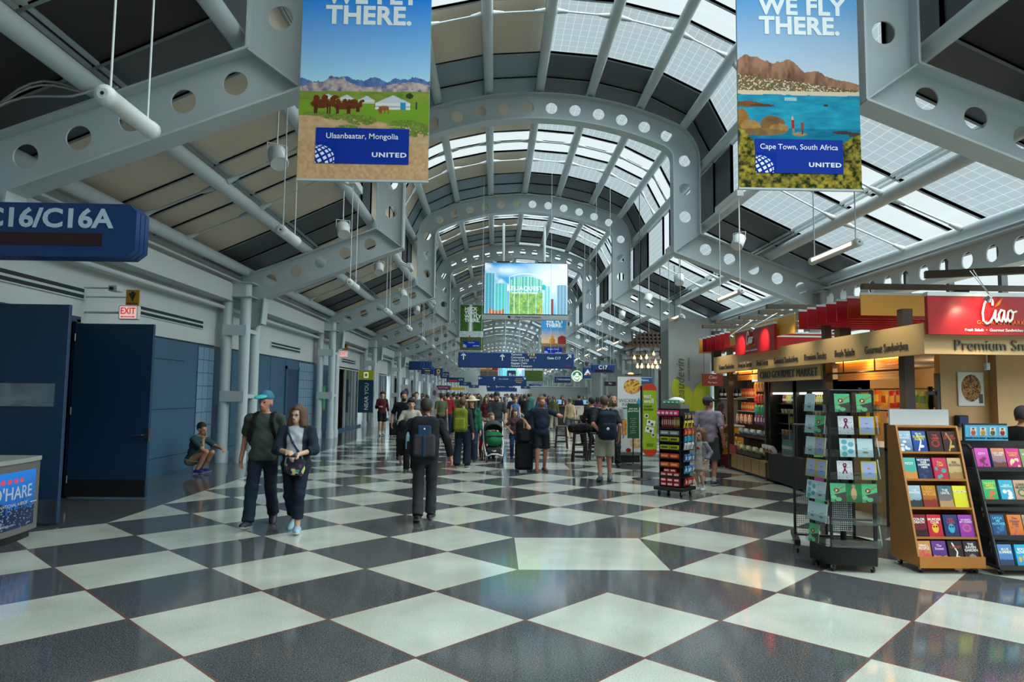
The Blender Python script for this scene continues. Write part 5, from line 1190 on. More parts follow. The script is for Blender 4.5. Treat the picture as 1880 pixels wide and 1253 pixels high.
BW = [[('CITY', ('b83a9a', 'd050b0', '7a2050'), 1, 'f0d0e8', 'hot pink'), ('LOST AND\nFOUND', ('2a5a9a', 'd88a50', '6a3a2a'), 3, 'f0e8d8', 'blue and orange scene'), ('Summer\nHERO', ('c01c70', 'd83088', 'e8d0a0'), 1, 'e8a83c', 'magenta with orange lettering')],
      [('TALKING\nWITH\nLOVERS', ('2a9a5c', '40b070', 'e0602c'), 1, 'e8e040', 'green with orange hands'), ('LOVE IN\nTRANSLATION', ('2a9ab8', '38a8c4', 'e8e0d8'), 1, 'e8f0f0', 'turquoise with a small couple'), ('LONG\nISLAND', ('b88a70', 'c49a80', '3a7a3c'), 2, '3a4a30', 'beige with a green wreath')],
      [('LAYLA\nME\nHOOVER', ('12406a', '1a5080', '2a70a0'), 1, '5ac0e0', 'deep blue lettered'), ('The\nHunger\nGirls', ('c8641c', 'd87a2c', 'a05060'), 1, '8a3a60', 'orange'), ('IT ENDS\nWITH US\nHOOVER', ('9a8068', 'a89078', '6a4a6a'), 1, '5a3a5a', 'taupe with plum lettering')],
      [('BLUE\nSUMMER', ('3a6aa8', '5a8ac0', '2a3a5a'), 3, 'e8e8e0', 'sky blue'), ('BOOK\nLOVERS', ('1c90c0', '2aa4d0', 'd8a030'), 1, 'f0f4f0', 'bright cyan'), ('STARTS\nWITH US', ('1c7a84', '28909a', 'c8b830'), 1, '0c3a44', 'teal with yellow flowers')]]
bn = ['top', 'second', 'third', 'bottom']
for r_, row in enumerate(BW):
    z = WZ[r_]
    for c_, (title, bg, st, tc, lab) in enumerate(row):
        T = Tr(WX + .115 + .155 * c_ + .02 * (c_ > 0), WYF + fw(z) + .025, z + .002) @ Matrix.Rotation(-math.radians(15), 4, 'X')
        book(T, title, bg, st, 160 + r_ * 4 + c_, tc, '%s book on the %s shelf of the black display' % (lab, bn[r_]), 'books on the black display', w=.14, h=.215)
    for c_ in (3, 4):
        T = Tr(WX + .135 + .155 * c_, WYF + fw(z) + .025, z + .002) @ Matrix.Rotation(-math.radians(15), 4, 'X')
        book(T, 'NOVEL', (('7a8a5a', '8a9a6a', 'c8c8a0'), ('5a3a4a', '6a4a5a', 'c0a0a0'))[c_ - 3], 1, 190 + r_ * 2 + c_, 'f0f0e0', '%s book at the right end of the %s shelf of the black display' % (('olive', 'plum')[c_ - 3], bn[r_]), 'books on the black display', w=.14, h=.21)

# ---------------------------------------------------------------- candy rack
CX, CY, CA = 3.20, 12.15, math.radians(-40)
cr = empty('candy_rack', (CX, CY, 0), CA, 'black four sided candy rack on wheels in front of the girl', 'candy rack')
b = MB(); b.box(-.30, .30, -.28, .28, .10, .16, black, bev=.008); b.build('base', cr)
b = MB(); [caster(b, x, y, .045) for x in (-.22, .22) for y in (-.2, .2)]; b.build('caster', cr)
b = MB(); b.box(-.215, -.2, -.2, .2, .16, 1.50, black); b.box(.2, .215, -.2, .2, .16, 1.50, black); b.box(-.2, .2, .19, .2, .16, 1.5, black); b.box(-.2, .2, -.02, .0, .16, 1.50, black); b.build('upright_panel', cr)
CZ = [.17, .34, .51, .66, .81, .95, 1.06, 1.18, 1.40]
for z in CZ[1:]: b = MB(); b.box(-.2, .2, -.2, -.0, z - .012, z, black); b.box(-.2, .2, -.212, -.2, z - .02, z + .02, black); b.build('shelf', cr)
for z in CZ: b = MB(); b.box(.216, .30, -.19, .19, z - .01, z, black); b.build('side_hook', cr)
b = MB(); b.box(-.23, .2, -.22, .22, 1.50, 1.52, black); b.box(-.18, .22, -.20, .2, 1.52, 1.60, mat('top_tray', '6a7070', .4)); b.build('top_tray', cr)
cr.scale = (.94, .94, 1.0)
TC = Tr(CX, CY, 0) @ RotZ(CA) @ Matrix.Diagonal((.94, .94, 1, 1))
def candy(name, cat, col, col2, x, z, w, h, d, lab, grp, y=-.16):
    key = (name, col, w, h)
    o = empty(name)
    if key not in BAG:
        b = MB(); b.box(-w / 2, w / 2, -d / 2, d / 2, 0, h, cmat(col, .3), bev=min(.006, h * .2)); b.build('wrapper', o)
        b = MB(); b.box(-w * .36, w * .36, -d / 2 - .002, -d / 2, h * .28, h * .72, cmat(col2, .4)); b.build('print_band', o); BAG[key] = o
    else:
        bpy.data.objects.remove(o); o = copy_tree(BAG[key])
    o.matrix_world = TC @ Tr(x, y, z); return tag(o, lab, cat, grp)
for i in range(3):
    for zz in (0, .075): candy('chocolate_bag', 'candy', 'b01822', 'e8d8d0', -.13 + .13 * i, .172 + zz, .12, .07, .10, 'red chocolate pouch on the lowest shelf of the candy rack', 'lowest shelf red pouches')
for i in range(3): candy('chocolate_bag', 'candy', 'b81a20', 'd8c8c0', -.13 + .13 * i, .342, .12, .07, .1, 'red chocolate pouch on the second lowest candy shelf', 'second shelf red pouches')
for i in range(2): candy('chocolate_bag', 'candy', 'b01c20', 'e0d0c8', -.065 + .13 * i, .417, .12, .06, .1, 'red pouch stacked on the second lowest candy shelf', 'stacked red pouches')
for r_, (z, c, c2, nmz) in enumerate(((.512, 'c8441c', 'e8b060', 'orange'), (.662, 'c0381c', 'e8a050', 'red orange'), (.812, 'a8b020', '4a5018', 'lime'), (.952, 'b0b424', '3a4410', 'yellow green'), (1.062, '7a8088', 'c8ccd0', 'silver'))):
    for i in range(2): candy('candy_box', 'candy box', c, c2, -.095 + .19 * i, z, .18, .075, .14, '%s candy box, %s one on its shelf of the candy rack' % (nmz, ('left', 'right')[i]), 'candy boxes')
for i in range(9): candy('candy_stick', 'candy', 'b03038' if i < 6 else 'c88428', 'e8c8b8' if i < 6 else 'e8d8a0', -.17 + .042 * i, 1.182, .036, .20, .03, '%s candy stick standing on the upper shelf' % ('red striped' if i < 6 else 'amber'), 'candy sticks, %s' % ('red' if i < 6 else 'amber'), y=-.14 + .01 * (i % 2))
for i in range(5): candy('candy_pack', 'candy', 'd02c6c', 'f0e0e8', -.19 + .085 * i, 1.402, .078, .09, .10, 'pink and white candy pack on the top shelf', 'pink candy packs', y=-.22)
for i in range(4): candy('mint_pack', 'candy', '2f8a60', 'd8e8dc', -.12 + .085 * i, 1.602, .07, .07, .05, 'green mint pack in the tray on top of the candy rack', 'mint packs', y=-.14)
SIDE = [(.19, 'a8242c', 'd8c0b8', 'red'), (.40, '3a80b8', 'd0dce4', 'light blue'), (.60, '2a6aa8', 'b8d0e0', 'blue'), (.80, 'c8ccd0', '8a9098', 'white'), (.92, '2a80a0', '40b0c8', 'teal'), (1.04, 'b02040', 'd8b030', 'crimson'), (1.18, 'c8b030', '3a3420', 'yellow'), (1.32, '24305a', 'c8a850', 'navy')]
for (z, c, c2, nmz) in SIDE:
    for i in range(4):
        o = bag(c, c2, (0, 0, 0), .085, .14, label='%s pouch hanging on the side of the candy rack' % nmz, group='side pouches, %s' % nmz); o.matrix_world = TC @ Tr(.27 + .012 * (i % 2), -.145 + .095 * i, z) @ RotZ(math.pi / 2) @ Matrix.Rotation(.15, 4, 'X')
b = MB(); b.ball((0, 0, .05), (.16, .12, .07), 12, cmat('d8dcd8', .6)); o = b.build('plastic_bag', label='crumpled white plastic bag on top of the candy rack', cat='bag'); o.matrix_world = TC @ Tr(.02, .06, 1.605)

# ---------------------------------------------------------------- signs and stools beyond the candy rack
ew = empty('eat_well_sign', (3.10, 14.42, 0), 0, 'tall lime eat well sign with red ends on a black pole', 'sign')
b = MB(); b.lathe([(.20, 0), (.20, .012), (.05, .025)], 24, black); b.tube((0, 0, .02), (0, 0, 1.95), .022, m=black); b.build('stand', ew)
limes = mat('lime_sign', '9ab81c', .4)
b = MB(); q = [(.17 + .145 * math.cos(a), 1.86 + .145 * math.sin(a)) for a in np.linspace(0, math.pi, 13)] + [(.17 + .145 * math.cos(a), .62 + .145 * math.sin(a)) for a in np.linspace(math.pi, 2 * math.pi, 13)]
b.prism(q, -.045, -.02, limes); b.build('panel', ew)
b = MB(); b.prism([(.17 + .147 * math.cos(a), 1.86 + .147 * math.sin(a)) for a in np.linspace(0, math.pi, 13)], -.047, -.018, mat('sign_orange_red', 'cc3a1c', .4)); b.prism([(.17 + .147 * math.cos(a), .62 + .147 * math.sin(a)) for a in np.linspace(math.pi, 2 * math.pi, 13)], -.047, -.018, MATS['sign_orange_red']); b.build('end_cap', ew)
text('eat\nwell', .13, lwhite, (.04, -.05, 1.68), ew, align='LEFT', bold=.02, line=.8); text('travel\nfurther', .075, mat('dark_green_text', '2c4a14', .5), (.04, -.05, 1.49), ew, align='LEFT', bold=.01, line=.85); text('available at\nthe kiosk', .036, MATS['dark_green_text'], (.17, -.05, .72), ew)
for (x, z, r_) in ((.10, 1.32, .045), (.24, .92, .045)): b = MB(); b.tube((x, -.048, z), (x, -.046, z), r_, n=18, m=lwhite); b.tube((x, -.050, z), (x, -.047, z), r_ * .6, n=14, m=MATS['dark_green_text']); b.build('sticker', ew)
for (x, z) in ((.19, 1.17), (.16, 1.03)): b = MB(); T = Tr(x, -.048, z) @ Matrix.Rotation(.2, 4, 'Y'); b.box(-.09, .09, -.002, .001, -.06, .06, lwhite, T); b.ball((-.04, -.003, .02), (.025, .003, .025), 8, MATS['dark_green_text'], T); b.ball((.03, -.003, -.02), (.03, .003, .03), 8, cmat('6a3a20', .5), T); b.build('sticker', ew)
wp = empty('roller_banner', (3.24, 18.0, 0), 0, 'white roller banner reading WICKER PARK with pictures of food', 'banner')
a = Art(60, 190); a.fill(np.ones_like(a.u), 'd4d8d8'); n = a.noise(14, 40, 3, 91)
m = ((a.u - .62) / .36) ** 2 + ((a.v - .86) / .10) ** 2 < 1; a.grad(m, '8a2c1c', 'e8c060', np.clip((n - .2) * 1.8, 0, 1)); a.fill(a.line(.3, .82, .9, .93, .03, 3.2), 'd8b040'); a.fill(a.line(.45, .80, 1.0, .90, .03, 3.2), 'e0b850')
a.fill(a.rect(.1, .55, .56, .585), '6c7478'); a.fill(a.rect(.1, .42, .44, .55), 'a8c4d0'); a.grad((abs(a.u - .28) < .10) & (a.v > .22) & (a.v < .43), 'a83c1c', 'e8b03c', n); a.grad(((a.u - .78) / .28) ** 2 + ((a.v - .12) / .07) ** 2 < 1, 'b8702c', 'e8d8b0', n); a.fill(a.ell(.45, .025, .12, .03), 'a02018')
link_mesh('printed_face', a.mesh(.63, 2.0, Matrix.Translation((0, 0, .26))), wp, PRINT)
b = MB(); b.box(0, .63, .003, .01, .26, 2.26, lampwhite); b.box(-.02, .65, -.03, .05, .18, .26, chrome); b.box(-.01, .64, -.01, .02, 2.25, 2.28, chrome); b.box(.05, .58, -.02, .04, 0, .18, black); b.build('stand', wp)
gt = mat('grey_text', '6a7074', .5)
text('WICKER\nPARK', .125, gt, (.27, -.004, 1.55), wp, line=.85, bold=.004); text('MARKET', .05, cmat('8ab0c0', .5), (.30, -.004, 1.38), wp)
b = MB(); b.ball((.56, -.005, 1.52), (.05, .004, .11), 12, cmat('3a9ac8', .4)); b.prism([(.50, 1.56), (.56, 1.70), (.62, 1.56)], -.008, -.002, cmat('3a9ac8', .4)); b.build('drop_mark', wp)
b = MB(); b.box(.2, .5, -.02, .05, 2.28, 2.30, black); b.ball((.35, .0, 2.32), (.08, .03, .03), 10, mat('warm_bulb', 'ffb060', .4, emit=1.5)); b.build('clip_lamp', wp)
gb = empty('menu_board', (3.53, 17.4, 0), 0, 'dark green menu board on a stand reading Just real, good food', 'sign')
b = MB(); b.box(-.15, .15, -.02, 0, .66, 1.54, mat('dark_green_board', '1f5230', .5)); b.build('board', gb); b = MB(); b.lathe([(.18, 0), (.18, .012), (.03, .02)], 20, black); b.tube((0, .01, .02), (0, .01, 1.0), .015, m=black); b.build('stand', gb)
text('Just real,\ngood food.', .062, lwhite, (0, -.024, 1.38), gb, shear=.2, bold=.015, line=.95); text('No artificial\nflavors\nNo added\ncolors\nHigh fructose\nfree\nsweeteners\nantibiotics', .034, cmat('b8d0b8', .5), (0, -.024, .98), gb, line=1.5)
stoolw = mat('dark_espresso_wood', '2a1e1a', .4)
def stool(h=.74):
    o = empty('bar_stool'); b = MB(); b.box(-.17, .17, -.17, .17, h - .04, h, stoolw, bev=.012); b.build('seat', o)
    for sx in (-1, 1):
        for sy in (-1, 1):
            b = MB(); b.tube((sx * .19, sy * .19, 0), (sx * .14, sy * .14, h - .04), .022, n=6, m=stoolw); b.build('leg', o)
    b = MB()
    for z, w in ((.22, .18), (.42, .165)):
        for s in (-1, 1): b.box(-w, w, s * w - .012, s * w + .012, z - .015, z + .015, stoolw); b.box(s * w - .012, s * w + .012, -w, w, z + .03, z + .06, stoolw)
    b.build('stretcher', o); return o
st0 = stool()
for i, (x, y, lab) in enumerate(((2.18, 22.3, 'dark bar stool standing free at the left of the bar table'), (2.28, 18.3, 'dark bar stool carrying the black bag'), (2.75, 18.55, 'dark bar stool under the man in the black hoodie'), (3.0, 20.2, 'dark bar stool behind the man with the backpack'))):
    o = st0 if i == 0 else copy_tree(st0); o.location = (x, y, 0); tag(o, lab, 'stool', 'dark bar stools')
tb = empty('bar_table', (2.55, 19.4, 0), 0, 'dark high bar table beside the man in the hoodie', 'table')
b = MB(); b.box(-.35, .35, -.35, .35, 1.02, 1.06, stoolw, bev=.01); b.build('table_top', tb); b = MB(); b.tube((0, 0, .03), (0, 0, 1.02), .04, m=black); b.build('pedestal', tb); b = MB(); b.lathe([(.28, 0), (.28, .02), (.06, .04)], 24, black); b.build('foot_plate', tb)
# grey shop wall with the leaf, and the bottle chandelier
bw = empty('shop_pylon', (4.86, 19.0, 0), 0, 'tall pale grey wine bar wall with a lime leaf print', 'wall sign')
b = MB(); b.box(0, 1.16, 0, .9, 0, 3.92, mat('pale_grey_cladding', 'a4aaa8', .5)); b.build('cladding', bw)
b = MB(); b.box(-.012, 0, .1, .8, .0, 3.6, mat('mid_grey_side', '7a8284', .5)); s_ = b.build('side_panel', bw); text('beaudevin', .3, cmat('9ab030', .5), (-.016, .45, 2.2), s_, facing=-math.pi / 2, spin=math.pi / 2, shear=.2)  # side panel in a darker grey than the cladding
leafm = mat('lime_leaf_print', 'bccb2e', .5)
def leaf(cx, cz, L, W, a): return [(cx + W * math.sin(t) * math.cos(a) * (1 if t < math.pi else 1) * math.sin(t % math.pi + .3) + L * (1 - math.cos(t)) / 2 * math.sin(a), cz + L * (1 - math.cos(t)) / 2 * math.cos(a) - W * math.sin(t) * math.sin(a)) for t in np.linspace(0, 2 * math.pi, 28, endpoint=False)]
for i, (cx, cz, L, W, a) in enumerate(((.66, 1.35, 1.0, .26, -.55), (.66, 1.35, 1.0, .26, .55), (.66, 1.38, .55, .2, 1.25), (.62, 1.38, .5, .2, -1.2))): b = MB(); b.prism([(x, z) for x, z in leaf(cx, cz, L, W, a) if 0 < x < 1.16], -.006 - .002 * i, -.001, leafm); b.build('leaf_print', bw)
text('beaudevin', .33, cmat('6a6e50', .5), (.33, -.016, 2.12), bw, spin=math.pi / 2, shear=.25); text('wine bar & bistro', .09, cmat('6a6e50', .5), (.56, -.016, 2.5), bw, spin=math.pi / 2)
b = MB(); b.box(-.02, 1.18, -.03, 0, 1.22, 1.32, mat('grey_rail', '5a5e60', .5)); b.build('rail', bw)
ch = empty('bottle_chandelier', (5.35, 23.2, 2.55), 0, 'wide chandelier of clear glass bulbs under a brown slatted canopy', 'chandelier')
b = MB(); 
for r_ in range(4): b.box(-.85 + .16 * r_, 1.2, -.6 + .05 * r_, .6, .86 + .13 * r_, .93 + .13 * r_, mat('brown_slats', '6a4a38', .6))
for i in range(14):
    for r_ in range(4): b.box(-.8 + .14 * i, -.74 + .14 * i, -.64 + .05 * r_, -.6 + .05 * r_, .82 + .13 * r_, .95 + .13 * r_, mat('dark_slats', '3a2c26', .6))
b.build('slat_canopy', ch)
gb2 = mat('glass_bulb', 'd8d0c4', .08, alpha=.3); rr = random.Random(3)
for r_, (z, n, w) in enumerate(((.56, 15, 1.0), (.42, 18, 1.1), (.28, 16, 1.0), (.12, 10, .6))):
    b = MB(); b.box(-w * .85, w, -.02, .02, z + .13, z + .145, black); b.build('bulb_rail', ch)
    for i in range(n):
        b = MB(); x = -w * .8 + 1.75 * w * i / n + rr.uniform(-.03, .03); lit = rr.random() < .3
        b.lathe([(.012, 0), (.045, .02), (.05, .08), (.022, .13), (.018, .17)], 10, mat('lit_bulb', 'ffcf9a', .3, emit=1.6) if lit else gb2, Tr(x, rr.uniform(-.3, .3), z)); b.build('glass_bulb', ch)
for x in (-.4, .3, .8): b = MB(); b.tube((x, 0, .2), (x, 0, roof_z(5.35 + x) - 2.55), .012, n=6, m=black); b.build('hanger_rod', ch)
# left: waste bin with the lit airport advert
ob = empty('advert_bin', (-5.46, 7.2, 0), 0, 'rounded steel bin with a blue lit O\'HARE advert at the left edge', 'bin')
bron = mat('warm_grey_metal', '77746e', .4, metal=.4)
cv = lambda t: .07 * math.sin(math.pi * t)
pts = [(cv(i / 12), 1.25 * i / 12) for i in range(13)]
def ext(pp, z0, z1, m, inset=0): b = MB(); n = len(pp); return b.add([(x, y, z0) for x, y in pp] + [(x, y, z1) for x, y in pp], [tuple(range(n - 1, -1, -1)), tuple(range(n, 2 * n))] + [(i, (i + 1) % n, n + (i + 1) % n, n + i) for i in range(n)], m)
ext(pts + [(-.62, 1.22), (-.62, .03)], .10, .90, bron).build('bin_body', ob); ext([(x + .015, y) for x, y in pts] + [(-.64, 1.25), (-.64, 0)], .90, .95, mat('pale_bin_top', '8f9490', .4)).build('bin_top', ob)
ext([(x - .06, y * .94 + .04) for x, y in pts] + [(-.58, 1.18), (-.58, .06)], 0, .10, black).build('plinth', ob)
a = Art(70, 50); a.grad(np.ones_like(a.u), '0a2a5c', '1f6cc0', a.v); sky = .22 + .18 * a.noise(14, .01, 2, 95); sky = np.where(a.noise(30, .01, 1, 96) > .6, sky + .12, sky); a.fill(a.v < sky, '10203c'); a.fill((a.v < sky) & (a.noise(60, 60, 1, 97) > .8), '5a6a7c')
for i in range(4): a.fill(a.ell(.42 + .1 * i, .84, .035, .045), 'c03a50')
me = a.mesh(1.06, .64); co = np.empty(len(me.vertices) * 3); me.vertices.foreach_get('co', co); co = co.reshape(-1, 3)
u_ = co[:, 0] + .09; z_ = co[:, 2] + .17; co[:, 0] = .07 * np.sin(np.pi * u_ / 1.25) + .004; co[:, 1] = u_; co[:, 2] = z_; me.vertices.foreach_set('co', co.ravel()); me.update()
adm = mat('lit_advert', attr='print', rough=.25, emit=.35); link_mesh('lit_advert', me, ob, adm)
def curved_text(s, size, y, z, **k):
    o = text(s, size, lwhite, (0, y, z), ob, facing=math.pi / 2, **k); me = o.data
    for v in me.vertices: v.co.x = .07 * math.sin(math.pi * v.co.y / 1.25) + .008
curved_text("O'HARE", .20, .72, .565, bold=.012); curved_text('INTERNATIONAL AIRPORT', .055, .68, .44); curved_text('flychicago.com', .045, .62, .225)
b = MB(); b.box(.075, .079, 1.0, 1.10, .437, .443, lwhite); b.build('arrow', ob)
b = MB(); b.tube((-.2, .8, .95), (-.2, .8, .965), .012, m=chrome); b.build('lock', ob)
# ---------------------------------------------------------------- people: smooth bodies grown from a posed skeleton
V = lambda *a: np.array(a, float)
def unit(v): return v / (np.linalg.norm(v) + 1e-9)
def rotx(a): c, s = math.cos(a), math.sin(a); return np.array([[1, 0, 0], [0, c, -s], [0, s, c]])
def rotz(a): c, s = math.cos(a), math.sin(a); return np.array([[c, -s, 0], [s, c, 0], [0, 0, 1]])
def roty(a): c, s = math.cos(a), math.sin(a); return np.array([[c, 0, s], [0, 1, 0], [-s, 0, c]])
class RC:                                   # round cone from a to b
    def __init__(s, a, b, ra, rb, cut=False):
        s.a, s.b, s.ra, s.rb, s.e = np.array(a, float), np.array(b, float), ra, rb, None
        if cut: s.u = (s.b - s.a) / np.linalg.norm(s.b - s.a); s.e = s.b.copy(); s.b = s.b + s.u * rb * .9
    def box(s, m): r = max(s.ra, s.rb) + m; return np.minimum(s.a, s.b) - r, np.maximum(s.a, s.b) + r
    def d(s, P, inf=0):
        ba = s.b - s.a; L = ba @ ba + 1e-9; t = np.clip(((P - s.a) @ ba) / L, 0, 1)
        d = np.linalg.norm(P - s.a - t[..., None] * ba, axis=-1) - (s.ra + (s.rb - s.ra) * t) - inf
        return d if s.e is None else np.maximum(d, (P - s.e) @ s.u)
class EL:                                   # ellipsoid, optionally rotated
    def __init__(s, c, r, M=None): s.c, s.r, s.M = np.array(c, float), np.array(r, float), M
    def box(s, m): r = s.r.max() + m; return s.c - r, s.c + r
    def d(s, P, inf=0):
        q = P - s.c
        if s.M is not None: q = q @ s.M
        r = s.r + inf; k0 = np.linalg.norm(q / r, axis=-1); k1 = np.linalg.norm(q / (r * r), axis=-1)
        return k0 * (k0 - 1) / (k1 + 1e-9)
class RB:                                   # rounded box
    def __init__(s, c, h, r, M=None): s.c, s.h, s.r, s.M = np.array(c, float), np.array(h, float), r, M
    def box(s, m): r = np.linalg.norm(s.h) + m; return s.c - r, s.c + r
    def d(s, P, inf=0):
        q = P - s.c
        if s.M is not None: q = q @ s.M
        q = np.abs(q) - (s.h - s.r); return np.linalg.norm(np.maximum(q, 0), axis=-1) + np.minimum(q.max(-1), 0) - s.r - inf
def grow(prims, vox, inf=0.0, k=.025, cuts=(), wrinkle=0.0, seed=0):
    """signed distance field of smoothly blended shapes -> (verts, quads)"""
    m = inf + .05
    lo = np.min([p.box(m)[0] for p in prims], 0); hi = np.max([p.box(m)[1] for p in prims], 0)
    n = np.ceil((hi - lo) / vox).astype(int) + 1
    ax = [lo[i] + vox * np.arange(n[i]) for i in range(3)]
    D = np.full(n, 1.0, np.float32)
    for p in prims:
        a, b = p.box(inf + .07); i0 = np.clip(((a - lo) / vox).astype(int), 0, n - 1); i1 = np.clip(np.ceil((b - lo) / vox).astype(int) + 1, 1, n)
        sl = tuple(slice(i0[q], i1[q]) for q in range(3))
        P = np.stack(np.meshgrid(*[ax[q][sl[q]] for q in range(3)], indexing='ij'), -1)
        d = p.d(P, inf); e = D[sl]; h = np.clip(.5 + .5 * (e - d) / k, 0, 1); D[sl] = e * (1 - h) + d * h - k * h * (1 - h)
    if wrinkle or cuts:
        P = np.stack(np.meshgrid(*ax, indexing='ij'), -1)
        if wrinkle:
            x, y, z = P[..., 0], P[..., 1], P[..., 2]
            D += wrinkle * (np.sin(31 * z + 17 * x + 3 * np.sin(9 * y + seed) + seed) * np.sin(23 * x - 13 * z + 19 * y + 2 * seed) + .5 * np.sin(57 * z + 21 * y + 4 * np.sin(13 * x)))
        for c in cuts: D = np.maximum(D, c(P))
    ins = D < 0
    c8 = [ins[i:n[0] - 1 + i, j:n[1] - 1 + j, l:n[2] - 1 + l] for i in (0, 1) for j in (0, 1) for l in (0, 1)]
    s8 = sum(c.astype(np.int8) for c in c8); act = (s8 > 0) & (s8 < 8)
    idx = np.full(act.shape, -1, np.int64); cells = np.argwhere(act); idx[act] = np.arange(len(cells))
    if not len(cells): return np.zeros((0, 3)), np.zeros((0, 4), int)
    acc = np.zeros((len(cells), 3)); cnt = np.zeros(len(cells))
    cor = [(i, j, l) for i in (0, 1) for j in (0, 1) for l in (0, 1)]
    val = {c: D[cells[:, 0] + c[0], cells[:, 1] + c[1], cells[:, 2] + c[2]] for c in cor}
    for c in cor:
        for q in range(3):
            if c[q]: continue
            e = list(c); e[q] = 1; e = tuple(e); va, vb = val[c], val[e]; x = (va < 0) != (vb < 0)
            t = np.where(x, va / (va - vb + 1e-12), 0); pt = np.array(c, float)[None, :].repeat(len(cells), 0); pt[:, q] += t
            acc[x] += pt[x]; cnt[x] += 1
    verts = lo + vox * (cells + acc / cnt[:, None])
    F = []
    for q in range(3):
        u, w = (q + 1) % 3, (q + 2) % 3
        a_ = ins; sh = [slice(None)] * 3; sh2 = [slice(None)] * 3; sh[q] = slice(0, n[q] - 1); sh2[q] = slice(1, n[q])
        x = a_[tuple(sh)] != a_[tuple(sh2)]; E_ = np.argwhere(x); E_ = E_[(E_[:, u] > 0) & (E_[:, w] > 0) & (E_[:, u] < n[u] - 1) & (E_[:, w] < n[w] - 1)]
        fl = a_[E_[:, 0], E_[:, 1], E_[:, 2]]
        def at(du, dw): z = E_.copy(); z[:, u] -= du; z[:, w] -= dw; return idx[z[:, 0], z[:, 1], z[:, 2]]
        Q = np.stack([at(1, 1), at(0, 1), at(0, 0), at(1, 0)], 1); Q[~fl] = Q[~fl][:, ::-1]; F.append(Q)
    F = np.concatenate(F); F = F[(F >= 0).all(1)]
    return verts, F
def sdf_mesh(name, prims, vox, mats, face_mat=None, scale=1.0, smooth=1, **k):
    v, f = grow(prims, vox, **k)
    for _ in range(smooth):                 # light relaxation
        a = np.zeros_like(v); c = np.zeros(len(v))
        for i in range(4):
            j = (i + 1) % 4; np.add.at(a, f[:, i], v[f[:, j]]); np.add.at(c, f[:, i], 1)
        ok = c > 0; v[ok] = .5 * v[ok] + .5 * a[ok] / c[ok][:, None]
    me = bpy.data.meshes.new(name); v = v * scale
    me.vertices.add(len(v)); me.vertices.foreach_set('co', v.astype(np.float32).ravel()); me.loops.add(f.size); me.loops.foreach_set('vertex_index', f.ravel().astype(np.int32))
    me.polygons.add(len(f)); me.polygons.foreach_set('loop_start', np.arange(0, f.size, 4, dtype=np.int32)); me.polygons.foreach_set('loop_total', np.full(len(f), 4, np.int32))
    for m in mats: me.materials.append(m)
    if face_mat is not None: me.polygons.foreach_set('material_index', face_mat(v[f].mean(1) / scale).astype(np.int32))
    me.polygons.foreach_set('use_smooth', np.ones(len(f), bool)); me.update(); me.validate()
    return me
def ik(S0, T, a, b, pole):
    d = T - S0; L = np.linalg.norm(d); u = d / (L + 1e-9); L = min(L, (a + b) * .999)
    c = (a * a + L * L - b * b) / (2 * L); h = math.sqrt(max(0, a * a - c * c)); p = pole - (pole @ u) * u; p = unit(p)
    return S0 + u * c + p * h, S0 + u * L
SKINS = {k: mat('skin_' + k, c, .5, bump=.05, bscale=90) for k, c in (('fair', 'b98a70'), ('tan', 'a8775c'), ('red', 'b07660'), ('light', 'c49c82'))}
EYE = mat('eye_dark', '2a211d', .3); LIP = mat('lip', '8a4f46', .5)
def fab(c, **k): return mat('fabric_' + c, c, .85, bump=.12, bscale=16, vary=.07, vscale=6, spec=.2, **k)
def leath(c): return mat('shoe_' + c, c, .55, vary=.08, vscale=12)
def hairm(c): return mat('hair_' + c, c, .55, bump=.6, bscale=140, vary=.25, vscale=60)
